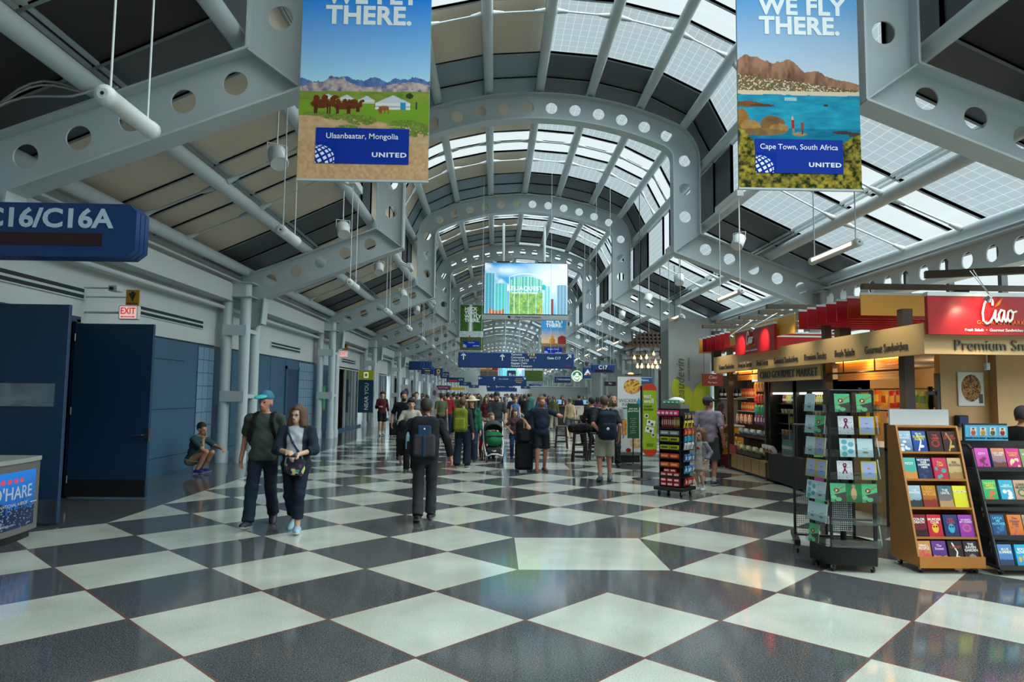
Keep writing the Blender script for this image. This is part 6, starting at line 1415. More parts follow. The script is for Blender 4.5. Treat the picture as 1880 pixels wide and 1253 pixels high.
def person(name_label, x, y, rz, h=1.75, hp=.915, feet=None, hands=None, poles=(None, None), lean=0.0, look=(0, 0, 0), fat=0.0, female=False, skin='fair',
           top=('3f4a42', 'short', .06), over=None, legs=('22303f', 1.0, .0), shoes=('20262e', 'c8c8c4'), hair=('5a4634', 'short'), hat=None, vox=.012, curl=(.35, .35), child=1.0, beard=None, glasses=False, group='travellers', twist=0.0, sock=None, cat='person', place=True):
    s = h / 1.735; P = {}
    feet = feet or ((-.09, -.02, .08, 0), (.09, .02, .08, 0)); hs = child * 1.06
    shw = .168 - (.02 if female else 0) + fat * .25 - (.02 if child > 1 else 0)
    pel = V(0, 0, hp); T = rotz(twist) @ rotx(lean); tp = lambda *q: pel + T @ V(*q)
    sk = []; arms_l, arms_u, leg_t, leg_s = [], [], [], []
    w = 1 + fat
    chest = EL(tp(0, .0, .36), (.155 * w - (.012 if female else 0), .108 * w, .20), T); belly = EL(tp(0, -.012 - .06 * fat, .17), (.142 * w, .108 + .35 * fat, .19), T); hipb = EL(tp(0, .005, .01), (.158 + .06 * fat + (.008 if female else 0), .112 + .08 * fat, .13), T)
    torso = [chest, belly, hipb, RC(tp(-shw + .02, 0, .468), tp(0, .012, .492), .050, .056), RC(tp(shw - .02, 0, .468), tp(0, .012, .492), .050, .056)]
    if female: torso += [EL(tp(-.065, -.085, .36), (.06, .055, .06), T), EL(tp(.065, -.085, .36), (.06, .055, .06), T)]
    neck0, neck1 = tp(0, .012, .47), tp(0, -.024, .570)
    Hm = T @ rotx(-lean * .7) @ rotz(look[0]) @ rotx(look[1]) @ roty(look[2]); hd = lambda *q: neck1 + Hm @ ((V(*q) - V(0, -.01, .60)) * hs)
    head = [EL(hd(0, .014, .735), V(.073, .093, .093) * hs, Hm), EL(hd(0, -.03, .69), V(.061, .066, .082) * hs, Hm), EL(hd(0, -.055, .63), V(.040, .040, .036) * hs, Hm), RC(hd(0, -.092, .706), hd(0, -.112, .672), .009 * hs, .013 * hs),
            EL(hd(0, -.078, .722), V(.046, .017, .012) * hs, Hm), EL(hd(-.074, .008, .685), V(.012, .021, .032) * hs, Hm), EL(hd(.074, .008, .685), V(.012, .021, .032) * hs, Hm), EL(hd(0, -.088, .646), V(.026, .014, .010) * hs, Hm)]
    body = torso + [RC(neck0, neck1, .064 - (.008 if female else 0), .056 - (.006 if female else 0))] + head
    sleeves, hnd = [], []
    hands = hands or (None, None)
    for i, sd in enumerate((-1, 1)):
        Sh = tp(sd * shw, 0, .465); tg = hands[i]
        tg = tp(sd * (.235 + fat * .3), -.02, -.075) if tg is None else pel + V(*tg)
        pole = V(sd * .25, .9, -.1) if poles[i] is None else V(*poles[i])
        El, Wr = ik(Sh, tg, .285, .25, pole)
        body += [RC(Sh, El, .047 * w, .039), RC(El, Wr, .040, .027)]; sleeves.append((Sh, El, Wr))
        d = unit(Wr - El); n = V(-sd, -.15, 0) if tg is not None and abs(d[2]) > .6 else V(-sd * .3, 0, -1); n = unit(n - (n @ d) * d); wv = np.cross(d, n); wv = wv if wv @ V(0, -1, .2) > 0 else -wv
        M = np.stack([wv, n, d], 1); body.append(EL(Wr + d * .05, (.040, .020, .054), M)); c = curl[i]; fr = max(.0085, vox * .68)
        for f_, (o, L) in enumerate(((-.030, .062), (-.010, .074), (.010, .078), (.030, .070))):
            a0 = Wr + d * .092 + wv * o; d1 = unit(d * math.cos(c) + n * math.sin(c)); a1 = a0 + d1 * L * .55; d2 = unit(d * math.cos(2.1 * c) + n * math.sin(2.1 * c)); body += [RC(a0 - d * .02, a1, fr * 1.05, fr), RC(a1, a1 + d2 * L * .55, fr, fr * .85)]
        t0 = Wr + d * .03 + wv * .030; td = unit(d * .75 + wv * .55 + n * .35); t1 = t0 + td * .045; body += [RC(t0, t1, fr * 1.25, fr * 1.1), RC(t1, t1 + unit(d * .9 + wv * .15 + n * .4) * .032, fr * 1.05, fr * .9)]
        P['hand%d' % i] = Wr + d * .09 + n * .03; P['wrist%d' % i] = Wr
    lg = []
    for i, sd in enumerate((-1, 1)):
        Hp = pel + rotz(twist * .5) @ V(sd * .088, 0, -.005); fx, fyy, fz, fp = feet[i]; An0 = V(fx, fyy, fz); Kn, An = ik(Hp, An0, .425, .415, V(sd * .06, -1, .1)); An = An if np.linalg.norm(An - An0) < .02 else An0 * 0 + An
        body += [RC(Hp, Kn, .080 * (1 + .8 * fat), .054), RC(Kn, An, .055, .037), EL(Kn + (An - Kn) * .3 + V(0, .010, 0), (.043, .046, .10))]
        fd = V(sd * .18, -math.cos(fp), -math.sin(fp)); fd = unit(fd); up = unit(V(0, 0, 1) - fd[2] * fd); sx = np.cross(up, fd); Mf = np.stack([sx, fd, up], 1)
        body.append(EL(An + fd * .055 - up * .035, (.038, .12, .036), Mf)); lg.append((Hp, Kn, An, fd, up, Mf))
    eye_p = [hd(-.031, -.088, .702), hd(.031, -.088, .702)]; mouth = hd(0, -.10, .648)
    def fm(c):
        r = np.zeros(len(c), int)
        for e in eye_p: r[np.linalg.norm((c - e) / V(1.25, 1, .75), axis=1) < .0125 * hs] = 1
        q = (c - mouth) @ Hm; r[(np.abs(q[:, 0]) < .024 * hs) & (np.abs(q[:, 2]) < .006 * hs) & (np.abs(q[:, 1]) < .02)] = 2
        if beard is not None:
            q = (c - neck1) @ Hm + V(0, -.01, .60) * 1.0
            q = ((c - neck1) @ Hm) / hs + V(0, -.01, .60); r[(q[:, 2] < .668) & (q[:, 2] > .585) & (q[:, 1] < .005) & (r == 0) & (np.linalg.norm(q - V(0, -.02, .65), axis=1) < .11)] = 3
        return r
    ml = [SKINS[skin], EYE, LIP] + ([hairm(beard)] if beard else [])
    o = link_mesh('person', sdf_mesh('person', body, vox, ml, fm, s, k=.022), None); tag(o, name_label, cat, group)
    def part(nm, prims, mats, inf, cuts=(), wr=.0, fmat=None, k=.025, v=None, lab=None):
        c = link_mesh(nm, sdf_mesh(nm, prims, v or vox, mats, fmat, s, inf=inf, cuts=cuts, wrinkle=wr, k=k, seed=int(abs(x) * 10)), o)
        if lab: c['label'] = lab
        return c
    def limb_cut(a, b, t): q = a + (b - a) * t; u = unit(b - a); return q, u
    def upper(nm, spec, inf, opening=None):
        c, sl, hem = spec[:3]; pr = list(torso)
        cut_list = [lambda Q: -(((Q - pel) @ T)[..., 2] + hem), lambda Q: ((Q - pel) @ T)[..., 2] - .535]
        ends = []
        for Sh, El, Wr in sleeves:
            if sl == 'none': continue
            if sl == 'short': e = Sh + (El - Sh) * .86; pr.append(RC(Sh, e, .048 * w, .049, True)); ends.append((Sh, El, e, El))
            elif sl == 'elbow': pr += [RC(Sh, El, .048 * w, .044)]
            else:
                f_ = .95 if sl == 'long' else .45
                e = El + (Wr - El) * f_; pr += [RC(Sh, El, .048 * w, .045), RC(El, e, .045, .038, True)]
        # hem widens a little
        pr.append(EL(tp(0, -.01 - .05 * fat, .02 - hem * .3), (.152 * (1 + fat), .112 + .3 * fat, .14), T))
        if opening:
            def op(Q):
                q = (Q - pel) @ T; return -np.maximum(np.abs(q[..., 0]) - opening - .10 * np.clip(.25 - q[..., 2], 0, .25), q[..., 1] + .0)
            cut_list.append(op)
        return part(nm, pr, [fab(c)], inf, cut_list, .004)
    if top: upper('top', top, .012)
    if over: upper('jacket', over, .026, over[3] if len(over) > 3 else None)
    # legwear
    c, frac, flare = legs[:3]; pr = [hipb]; cl = [lambda Q: ((Q - pel) @ T)[..., 2] - .035]
    for (Hp, Kn, An, fd, up, Mf) in lg:
        if frac <= .5: pr.append(RC(Hp, Hp + (Kn - Hp) * (frac * 2), .088 * (1 + .7 * fat), .078 + flare, True))
        else: e = Kn + (An - Kn) * ((frac - .5) * 2); pr += [RC(Hp, Kn, .083 * (1 + .7 * fat), .061 + flare * .4), RC(Kn, e, .061 + flare * .4, .052 + flare, True)]
    if len(legs) > 3:                          # skirt
        pr = [hipb, EL(tp(0, 0, .05), (.14, .105, .08), T), RC(tp(0, 0, .0), tp(0, -.01, -.24), .15, .21)]; cl.append(lambda Q: -(((Q - pel) @ T)[..., 2] + legs[3]))
    part('trousers' if frac > .55 else ('skirt' if len(legs) > 3 else 'shorts'), pr, [fab(c)], .010, cl, .0045 if frac > .55 else .003)
    if shoes:
        for (Hp, Kn, An, fd, up, Mf) in lg:
            base = An - up * .072
            pr = [EL(An + fd * .055 - up * .038, (.046, .142, .042), Mf), RC(An - up * .02, An - up * .035, .046, .05), EL(An + fd * .12 - up * .05, (.044, .065, .03), Mf)]
            def fs(cc, base=base, up=up): return (((cc - base) @ up) < .022).astype(int)
            part('shoe', pr, [leath(shoes[0]), leath(shoes[1])], .004, [lambda Q, base=base, up=up: -((Q - base) @ up)], 0, fs)
            if sock: part('sock', [RC(An - up * .01, An + (Kn - An) * .16, .043, .044)], [fab(sock)], .002)
    if hair:
        hc, st = hair; sk_ = EL(hd(0, .018, .742), V(.073, .093, .092) * hs, Hm); pr = [sk_]
        inv = lambda Q: ((Q - neck1) @ Hm) / hs + V(0, -.01, .60)
        def face_cut(Q, zt=.762, yt=-.045, zb=.655):
            q = inv(Q); return -np.minimum(np.maximum(q[..., 1] - yt + .35 * (q[..., 2] - .70).clip(-.1, 0) * -1, q[..., 2] - zt), 9)
        def fc(Q):
            q = inv(Q); front = np.maximum(q[..., 1] + .035 + (q[..., 2] - .70) * .25, q[..., 2] - .765); return -front
        def low(Q): q = inv(Q); return -(q[..., 2] - (.66 if st in ('short', 'bald') else .40))
        def ear(Q): q = inv(Q); return -np.maximum(np.maximum(q[..., 1] - .03, q[..., 2] - .715), -q[..., 2] - 9)
        cuts = [fc, low]
        if st == 'short': cuts.append(ear); inf = .010
        elif st == 'fluffy': inf = .020; pr.append(EL(hd(0, -.06, .785), V(.06, .035, .03) * hs, Hm)); cuts = [low, lambda Q: -np.maximum(inv(Q)[..., 1] + .03, inv(Q)[..., 2] - .748), ear]
        elif st == 'bob':
            inf = .018
            for sd in (-1, 1): pr += [RC(hd(sd * .060, .0, .75), hd(sd * .088, -.012, .585), .036 * hs, .036 * hs), RC(hd(sd * .03, .06, .74), hd(sd * .05, .06, .58), .045 * hs, .045 * hs)]
            cuts = [lambda Q: -np.maximum(np.maximum(inv(Q)[..., 1] + .045, inv(Q)[..., 2] - .775), np.abs(inv(Q)[..., 0]) - .056), lambda Q: -(inv(Q)[..., 2] - .555)]
        elif st == 'long':
            inf = .016
            for sd in (-1, 1): pr += [RC(hd(sd * .055, .02, .74), hd(sd * .075, .03, .55), .034 * hs, .03 * hs)]
            pr += [RC(hd(0, .065, .72), hd(0, .09, .50), .06 * hs, .05 * hs)]
            cuts = [lambda Q: -np.maximum(np.maximum(inv(Q)[..., 1] + .035, inv(Q)[..., 2] - .775), np.abs(inv(Q)[..., 0]) - .06)]
        elif st == 'bun': inf = .012; pr.append(EL(hd(0, .10, .78), V(.045, .045, .045) * hs, Hm)); cuts.append(ear)
        elif st == 'tail': inf = .012; pr.append(RC(hd(0, .10, .74), hd(0, .13, .55), .032 * hs, .02 * hs)); cuts = [fc, ear]
        else: inf = .004; cuts.append(ear); cuts.append(lambda Q: inv(Q)[..., 2] - .775)
        part('hair', pr, [hairm(hc)], inf * hs, cuts, .003, v=min(vox, .011))
    if hat:
        hc, st, c2 = hat
        if st == 'cap':
            part('cap', [EL(hd(0, .015, .752), V(.078, .098, .088) * hs, Hm), EL(hd(0, -.125, .768), V(.066, .075, .010) * hs, Hm @ rotx(.22))], [fab(hc), fab(c2)], .012, [lambda Q: -((((Q - neck1) @ Hm) / hs + V(0, -.01, .60))[..., 2] - .742 + .0)], 0, lambda cc: ((((cc - neck1) @ Hm) / hs + V(0, -.01, .60))[:, 1] < -.105).astype(int), k=.012, v=min(vox, .010))
        else:
            part('straw_hat', [EL(hd(0, .01, .79), V(.088, .105, .085) * hs, Hm), EL(hd(0, .0, .765), V(.20, .20, .012) * hs, Hm)], [mat('straw', 'c8b998', .8, bump=.4, bscale=120)], .006, (), 0, k=.02)
    if glasses:
        b = MB()
        for e in (-.032, .032):
            c = hd(e, -.108, .700)
            ring = [c + Hm @ V(.021 * math.cos(t), 0, .018 * math.sin(t)) for t in np.linspace(0, 2 * math.pi, 13)]
            for q0, q1 in zip(ring, ring[1:]): b.tube(q0 * s, q1 * s, .0025 * s, n=5, m=black)
        for e in (-1, 1): b.tube(hd(e * .053, -.104, .705) * s, hd(e * .078, .0, .70) * s, .002 * s, n=5, m=black)
        b.tube(hd(-.011, -.112, .703) * s, hd(.011, -.112, .703) * s, .002, n=5, m=black); b.build('glasses', o)
    o.location = (x, y, 0); o.rotation_euler = (0, 0, rz)
    P.update(pel=pel, T=T, tp=tp, hd=hd, s=s, obj=o, M=Matrix.Translation((x, y, 0)) @ RotZ(rz), shw=shw, fat=fat, Hm=Hm)
    return P
def worn(P, name, parts, label, cat, group=None, vox=.010):
    """a thing worn or held: parts = [(name, prims, material, kwargs)] in the wearer's frame"""
    o = empty(name); o.matrix_world = P['M']; tag(o, label, cat, group)
    for nm, prims, m, kw in parts: link_mesh(nm, sdf_mesh(nm, prims, kw.pop('v', vox), [m], None, P['s'], **kw), o)
    return o
def backpack(P, label, c1, c2, c3, w=.16, hh=.24, d=.085, zc=.30, front_only=False, extras=None, logo=None):
    tp, T, f = P['tp'], P['T'], P['fat']; yb = .125 * (1 + f) + d + .01
    strap = fab(c3); ps = []
    for sd in (-1, 1):
        x_ = sd * .105; yf = -.115 * (1 + f * 1.2) - .022
        ch = [(x_, yb - d, zc + .14), (x_, .06, .545), (x_, -.06, .53), (x_ * 1.1, yf, .42), (x_ * 1.35, yf + .01, .30), (x_ * 1.62, yf + .05, .20), (x_ * 1.65, .06, .13), (x_ * 1.3, yb - d, .10)]
        pr = []
        for off in (-.016, 0, .016): pr += [RC(tp(a[0] + off, a[1], a[2]), tp(b[0] + off, b[1], b[2]), .011, .011) for a, b in zip(ch, ch[1:])]
        ps.append(('strap', pr, strap, dict(k=.012, v=.009)))
    bm_ = fab(c1)
    pts = [('bag_body', [RB(tp(0, yb, zc), (w, d, hh), min(.12, d * .98), T), EL(tp(0, yb + .01, zc - .06), (w * .98, d * 1.15, hh * .7), T)], bm_, dict(wrinkle=.003)),
           ('front_pocket', [RB(tp(0, yb + d * .95, zc - .09), (w * .76, .045, hh * .5), .044, T)], fab(c2), dict(wrinkle=.002)), ('grab_handle', [RC(tp(-.04, yb - d + .02, zc + hh), tp(0, yb - d + .02, zc + hh + .035), .009, .009), RC(tp(0, yb - d + .02, zc + hh + .035), tp(.04, yb - d + .02, zc + hh), .009, .009)], strap, dict(v=.008))]
    return worn(P, 'backpack', pts + ps + (extras(tp, T, yb, zc, w, d, hh) if extras else []), label, 'backpack', 'backpacks worn by travellers')
# ---------------------------------------------------------------- the people in the hall
PI = math.pi
# couple in front
p = person('man in a teal cap and dark green tee walking towards the viewer', -3.02, 9.12, .10, 1.76, .905, ((-.10, -.26, .085, -.10), (.09, .26, .13, .55)), ((-.285, .06, -.02), (.275, .00, -.03)), lean=-.02, look=(-.28, .02, 0), fat=.10, skin='red',
           top=('3c453f', 'short', .07), legs=('1b2633', 1.0, .012), shoes=('1a1f2c', 'a8a8a4'), hair=('9a948c', 'bald'), hat=('3f6c86', 'cap', '3fb0b0'), vox=.0085)
backpack(p, 'black backpack on the man in the teal cap, its straps over his chest', '15171b', '1c1e22', '121316')
p = person('woman with a brown bob and glasses in a navy cardigan looking at her phone', -2.50, 8.80, .05, 1.60, .895, ((-.07, .26, .12, .5), (.075, -.16, .085, -.05)), ((-.06, -.30, .20), (.10, -.30, .17)), poles=((-.9, .5, -.5), (.9, .5, -.5)), look=(-.30, -.02, .0), fat=.12, female=True, skin='light',
           top=('aeb4ba', 'short', .02), over=('1f2833', 'threequarter', .10, .105), legs=('16202e', .86, .012), shoes=('8fb0c4', 'dfe4e6'), hair=('5c3f2c', 'bob'), glasses=True, vox=.0085, curl=(.8, .8))
tp = p['tp']
worn(p, 'phone', [('phone_body', [RB(p['hand0'] * .5 + p['hand1'] * .5 + V(0, -.02, .02), (.075, .038, .008), .006, rotx(.5))], mat('phone_black', '15161a', .25), dict(v=.006)), ('screen', [RB(p['hand0'] * .5 + p['hand1'] * .5 + V(0, -.0225, .026), (.066, .032, .006), .003, rotx(.5))], mat('phone_screen', '3a4450', .15), dict(v=.006))], 'dark phone in the hands of the woman in the navy cardigan', 'phone')
bagm = bpy.data.materials.new('floral_bag_fabric'); bagm.use_nodes = True; _nt = bagm.node_tree; _b = _nt.nodes['Principled BSDF']; _v = _nt.nodes.new('ShaderNodeTexVoronoi'); _v.inputs['Scale'].default_value = 26; _tc = _nt.nodes.new('ShaderNodeTexCoord'); _nt.links.new(_tc.outputs['Object'], _v.inputs['Vector'])
_r = _nt.nodes.new('ShaderNodeValToRGB'); _r.color_ramp.interpolation = 'CONSTANT'; _e = _r.color_ramp.elements; _e[0].position = 0; _e[0].color = (*lin('1c1e30'), 1); _e[1].position = .45; _e[1].color = (*lin('c8c070'), 1)
for q, c in ((.58, '5a2a5c'), (.70, '1c2030'), (.82, '4a9a90'), (.90, '20243a')): z = _e.new(q); z.color = (*lin(c), 1)
_sp = _nt.nodes.new('ShaderNodeSeparateColor'); _nt.links.new(_v.outputs['Color'], _sp.inputs[0]); _nt.links.new(_sp.outputs[0], _r.inputs['Fac']); _nt.links.new(_r.outputs[0], _b.inputs['Base Color']); _b.inputs['Roughness'].default_value = .7
worn(p, 'shoulder_bag', [('bag_body', [RB(tp(.03, -.20, .0), (.125, .035, .11), .03, rotx(.1) @ roty(.18)), EL(tp(.03, -.205, -.03), (.135, .05, .09))], bagm, dict(wrinkle=.003)),
     ('strap', [RC(tp(a, b_, c), tp(a2, b2, c2), .013, .013) for (a, b_, c), (a2, b2, c2) in zip([(-.12, -.05, .53), (-.09, -.13, .46), (-.02, -.175, .32), (.06, -.18, .20), (.10, -.19, .10)], [(-.09, -.13, .46), (-.02, -.175, .32), (.06, -.18, .20), (.10, -.19, .10), (.12, -.19, .06)])], fab('2a3a55'), dict(v=.008))], 'small black shoulder bag with a bright flower print on the woman in the cardigan', 'bag')
# man seen from behind with the grey and blue backpack
p = person('man in a black jacket and charcoal trousers walking away with a backpack', -.95, 9.55, PI + .05, 1.69, .905, ((-.085, -.10, .085, 0), (.08, .16, .10, .25)), ((-.36, .02, .0), (.35, -.04, .02)), lean=.04, look=(.1, .0, 0), fat=.14, skin='red',
           top=('1a1b1e', 'long', .05), legs=('2d2f33', 1.0, .012), shoes=('1c1c1e', '8a8a88'), hair=('2a221e', 'short'), vox=.009)
grp_ = lambda tp, T, yb, zc, w, d, hh: [('centre_band', [RB(tp(0, yb + d * 1.45, zc - .10), (.022, .012, hh * .46), .01, T)], fab('243850'), dict(v=.008)), ('upper_panel', [RB(tp(0, yb + d * 1.02, zc + .10), (.095, .025, .085), .025, T)], fab('263c58'), {}), ('badge', [EL(tp(0, yb + d * 1.32, zc + .135), (.016, .008, .016))], cmat('c8ccd0', .3), dict(v=.006)),
       ('side_pocket', [RB(tp(w + .012, yb, zc - .12), (.03, .05, .09), .02, T)], fab('1c1e22'), {}), ('water_bottle', [RC(tp(w + .03, yb, zc - .12), tp(w + .03, yb, zc + .03), .033, .033), RC(tp(w + .03, yb, zc + .04), tp(w + .03, yb, zc + .075), .02, .02)], mat('bottle_plastic', '7fa0b4', .15), dict(k=.01))]
backpack(p, 'grey and blue backpack with a bottle on the man walking away', '1b1d22', '38343c', '3a4048', .20, .31, .10, .25, extras=grp_)
# squatting man on the phone
p = person('man in a dark teal tee and khaki shorts squatting by the wall on the phone', -6.42, 14.85, 1.35, 1.76, .27, ((-.12, -.20, .085, 0), (.12, -.16, .085, 0)), ((.0, -.235, .42), (.20, -.52, .24)), poles=((-.4, -.6, -.8), (.8, .2, -.4)), lean=.28, look=(-.15, .15, 0), fat=.06, skin='tan',
           top=('2c4448', 'short', .03), legs=('8a8468', .46, .02), shoes=('20266a', 'b8bcc8'), hair=('1c1614', 'short'), vox=.011, curl=(.9, .4))
worn(p, 'phone', [('phone_body', [RB(p['hand0'] + V(.0, .0, .03), (.012, .035, .07), .01, rotx(.2))], mat('phone_grey', '7a7c80', .3), dict(v=.008))], 'grey phone at the ear of the squatting man', 'phone')
# group in the middle distance
person('man in a maroon jacket and black shorts by the columns on the left', -4.62, 28.3, .45, 1.80, .915, ((-.1, -.12, .085, 0), (.09, .12, .09, .1)), ((-.16, -.22, .22), (.30, .12, .02)), look=(-.2, 0, 0), top=('4a1c24', 'long', .06), legs=('15161a', .44, .01), shoes=('c8c8c8', 'e0e0e0'), hair=('2a1e18', 'fluffy'), vox=.016, skin='light', sock='e0e0e0')
person('bearded man in a black tee with a blue lanyard behind the boy', -2.42, 18.3, .15, 1.80, .915, None, ((-.29, -.05, .0), (.26, -.16, .06)), look=(.2, .05, 0), top=('131417', 'short', .07), legs=('1a1a1e', 1, .01), shoes=('17181c', '3a3a3c'), hair=('191513', 'short'), beard='1a1512', vox=.014, skin='tan', fat=.06)
p = person('young man with black hair in a pale grey tee holding a black jacket', -1.86, 15.35, .12, 1.64, .91, ((-.08, -.08, .085, 0), (.08, .1, .09, .1)), ((-.12, -.24, .12), (.16, -.2, .08)), poles=((-.9, .4, -.3), (.9, .4, -.3)), look=(.15, .05, 0), top=('a8a498', 'short', .06), legs=('16171a', 1, .015), shoes=('17181a', '606060'), hair=('0f0e10', 'fluffy'), vox=.012, skin='light')
worn(p, 'folded_jacket', [('jacket_cloth', [EL(p['tp'](-.06, -.24, .10), (.20, .09, .13)), EL(p['tp'](-.18, -.2, .18), (.12, .08, .14)), EL(p['tp'](.05, -.22, -.02), (.14, .07, .13))], fab('141518'), dict(wrinkle=.006))], 'black jacket bundled over the arms of the young man in grey', 'jacket')
p = person('person in a charcoal jacket and wide navy trousers seen from behind', -.76, 16.35, PI - .15, 1.66, .91, ((-.11, -.06, .085, 0), (.12, .08, .085, 0)), None, female=True, fat=.10, top=('2b2f36', 'long', .06), legs=('1c2638', 1, .045), shoes=('1c1e24', 'b8b8b4'), hair=('54402e', 'short'), vox=.012)
backpack(p, 'olive yellow backpack on the person in wide navy trousers', '6c7420', '7c8428', '3a4018', .175, .29, .10, .27)
person('woman in a straw sun hat and green cardigan behind the olive backpack', -.58, 17.7, -.1, 1.66, .91, None, None, look=(-.2, .1, 0), female=True, top=('1e1e22', 'short', .06), over=('1f5c44', 'long', .12, .08), legs=('26324a', 1, .02), shoes=('22242a', '888888'), hair=('5a4230', 'long'), hat=('c8b998', 'straw', 'c8b998'), vox=.014, skin='light')
person('small boy in a blue and yellow tee and rust trousers', -.64, 18.35, .1, 1.14, .86, None, ((-.15, -.2, .1), (.1, -.24, .1)), child=1.35, top=('3d5478', 'short', .05), legs=('5a3426', 1, .01), shoes=('22242a', '707070'), hair=('7a4e32', 'short'), vox=.014, skin='light', group='children')
person('child in red trousers behind the stroller', -.30, 18.9, -.2, 1.05, .86, None, None, child=1.4, top=('2f3f6a', 'short', .05), legs=('9a1c28', 1, .01), shoes=('22242a', '707070'), hair=('6a4a30', 'short'), vox=.016, skin='light', group='children')
person('tall man in a charcoal tee looking down over the stroller', .06, 19.5, 0, 1.82, .915, None, ((-.16, -.32, .08), (.24, -.28, .05)), look=(-.1, .45, 0), top=('33383c', 'short', .08), legs=('26282c', 1, .015), shoes=('1c1c1e', '606060'), hair=('1a1412', 'short'), beard='1c1613', vox=.014, skin='tan', fat=.06)
person('toddler with auburn hair standing behind the stroller handle', -.08, 18.55, .3, 1.22, .86, None, ((-.18, -.2, .22), (.18, -.2, .22)), child=1.35, top=('8a6a5a', 'short', .05), legs=('2a3040', 1, .01), shoes=('22242a', '707070'), hair=('6e4a30', 'short'), vox=.014, skin='light', group='children')
person('girl in a floral top and jeans with an arm behind her head', .55, 18.8, .1, 1.33, .89, None, ((-.16, -.10, .10), (.26, -.10, .66)), poles=((-.8, .5, -.4), (.9, .1, .5)), child=1.2, female=True, look=(.3, .1, 0), top=('5a3a44', 'short', .06), legs=('22406a', 1, .008), shoes=('1c1c22', '606060'), hair=('4a3020', 'long'), vox=.013, skin='light', group='children')
p = person('bearded man in a navy polo and black shorts with a suitcase', 1.06, 15.55, .12, 1.72, .91, ((-.11, -.10, .085, 0), (.10, .12, .09, .1)), ((-.34, -.14, .16), (.36, -.30, .40)), poles=((-.6, .7, -.2), (.9, .4, -.4)), look=(.35, .02, 0), fat=.12, skin='red', top=('1a2536', 'short', .08), legs=('17191d', .44, .02), shoes=('6a3a2a', 'a8968a'), hair=('7a4a2c', 'short'), beard='8a5430', vox=.011, curl=(.9, 1.2))
person('woman with teal hair and a tank top beyond the man in the navy polo', .98, 18.2, 2.2, 1.68, .91, None, None, female=True, top=('26282e', 'none', .05), legs=('1f2a36', 1, .015), shoes=('1c1c22', '606060'), hair=('24605c', 'long'), vox=.015, skin='light')
p = person('man in a black hoodie sitting at the bar table with his back turned', 2.72, 18.62, PI + .5, 1.76, .86, ((-.14, -.28, .44, .2), (.14, -.28, .44, .2)), ((-.18, -.36, .28), (.18, -.36, .28)), lean=.22, fat=.08, top=('17191c', 'long', .06), legs=('1c1e22', 1, .01), shoes=('15161a', '505050'), hair=('0f0f11', 'short'), vox=.012)
p = person('man in a dark tee and pale khaki shorts standing with a backpack', 2.26, 14.0, PI + .04, 1.745, .912, ((-.10, .0, .085, 0), (.12, .14, .11, .35)), ((-.29, .0, -.01), (.10, .20, .06)), poles=((-.2, .9, 0), (1, .5, -.1)), look=(-.5, 0, 0), fat=.18, skin='red', top=('24272b', 'short', .07), legs=('97988a', .47, .025), shoes=('5f6468', 'a8acac'), hair=('4a3a2e', 'short'), vox=.0105, sock='8a8a88')
ex = lambda tp, T, yb, zc, w, d, hh: [('round_badge', [EL(tp(.02, yb + d * 1.42, zc - .06), (.032, .012, .032), T)], cmat('c8ccd0', .4), dict(v=.007))]
backpack(p, 'navy backpack with a round white badge on the man in khaki shorts', '1a2636', '18222f', '141a22', .18, .29, .10, .22, extras=ex)
person('man in a lilac tee and grey cap at the candy rack, back turned', 4.22, 13.45, PI - .55, 1.75, .912, ((-.09, 0, .085, 0), (.10, .05, .085, 0)), ((-.27, -.05, -.02), (.29, -.02, -.04)), look=(-.5, .05, 0), fat=.12, skin='red', top=('8d8496', 'short', .07), legs=('3f474a', .48, .02), shoes=('1f2a3c', 'c8ccd0'), hair=('2a221e', 'short'), hat=('4a4c52', 'cap', '4a4c52'), vox=.0105, sock='a8a8a8')
p = person('small girl in a white tee and dotted skirt beside the candy rack', 3.86, 12.75, -.95, 1.12, .87, ((-.07, -.02, .085, 0), (.07, .02, .085, 0)), ((-.17, -.08, .02), (.2, -.02, .03)), child=1.38, female=False, look=(-.1, .05, 0), top=('c4c0b8', 'short', .06), over=('8a8490', 'long', .06, .10), legs=('a89c96', .40, .02, .30), shoes=('d0d0d0', 'e0e0e0'), hair=('6e4a34', 'long'), vox=.011, skin='light', group='children', sock='d8d8d8')
b = MB(); T = p['M']; q = p['tp'](0, -.135, .34) * p['s']; b.prism([(q[0] - .045, q[2]), (q[0], q[2] - .03), (q[0] + .045, q[2]), (q[0], q[2] + .03)], q[1] - .012, q[1] - .004, cmat('b83030', .6)); o = b.build('shirt_print', p['obj'])
p = person('woman in a black sleeveless top leaning over the pay desk', 5.40, 16.75, 1.9, 1.64, .905, None, ((-.12, -.38, .22), (.14, -.38, .20)), lean=.30, look=(0, .3, 0), female=True, top=('17181b', 'none', .05), legs=('15161a', 1, .01), shoes=('15161a', 'b0b0b0'), hair=('2e2018', 'long'), vox=.013, skin='tan')
backpack(p, 'black and teal backpack on the woman at the pay desk', '15181c', '1a5560', '14161a', .13, .21, .07, .28)
person('man in a black top with cropped grey-black hair at the right edge', 6.30, 8.25, 1.9, 1.72, .912, None, None, lean=.38, look=(0, .2, 0), fat=.24, skin='tan', top=('101114', 'long', .06), legs=('1a1c20', 1, .01), shoes=('15161a', '505050'), hair=('2c2a2a', 'short'), vox=.011)
person('bald man facing the viewer behind the man with the navy backpack', 2.95, 16.9, -.2, 1.74, .912, None, None, skin='tan', top=('8a8a8e', 'short', .06), legs=('2a2c30', 1, .01), shoes=('15161a', '505050'), hair=('3a2e28', 'bald'), beard='3a302a', vox=.014)
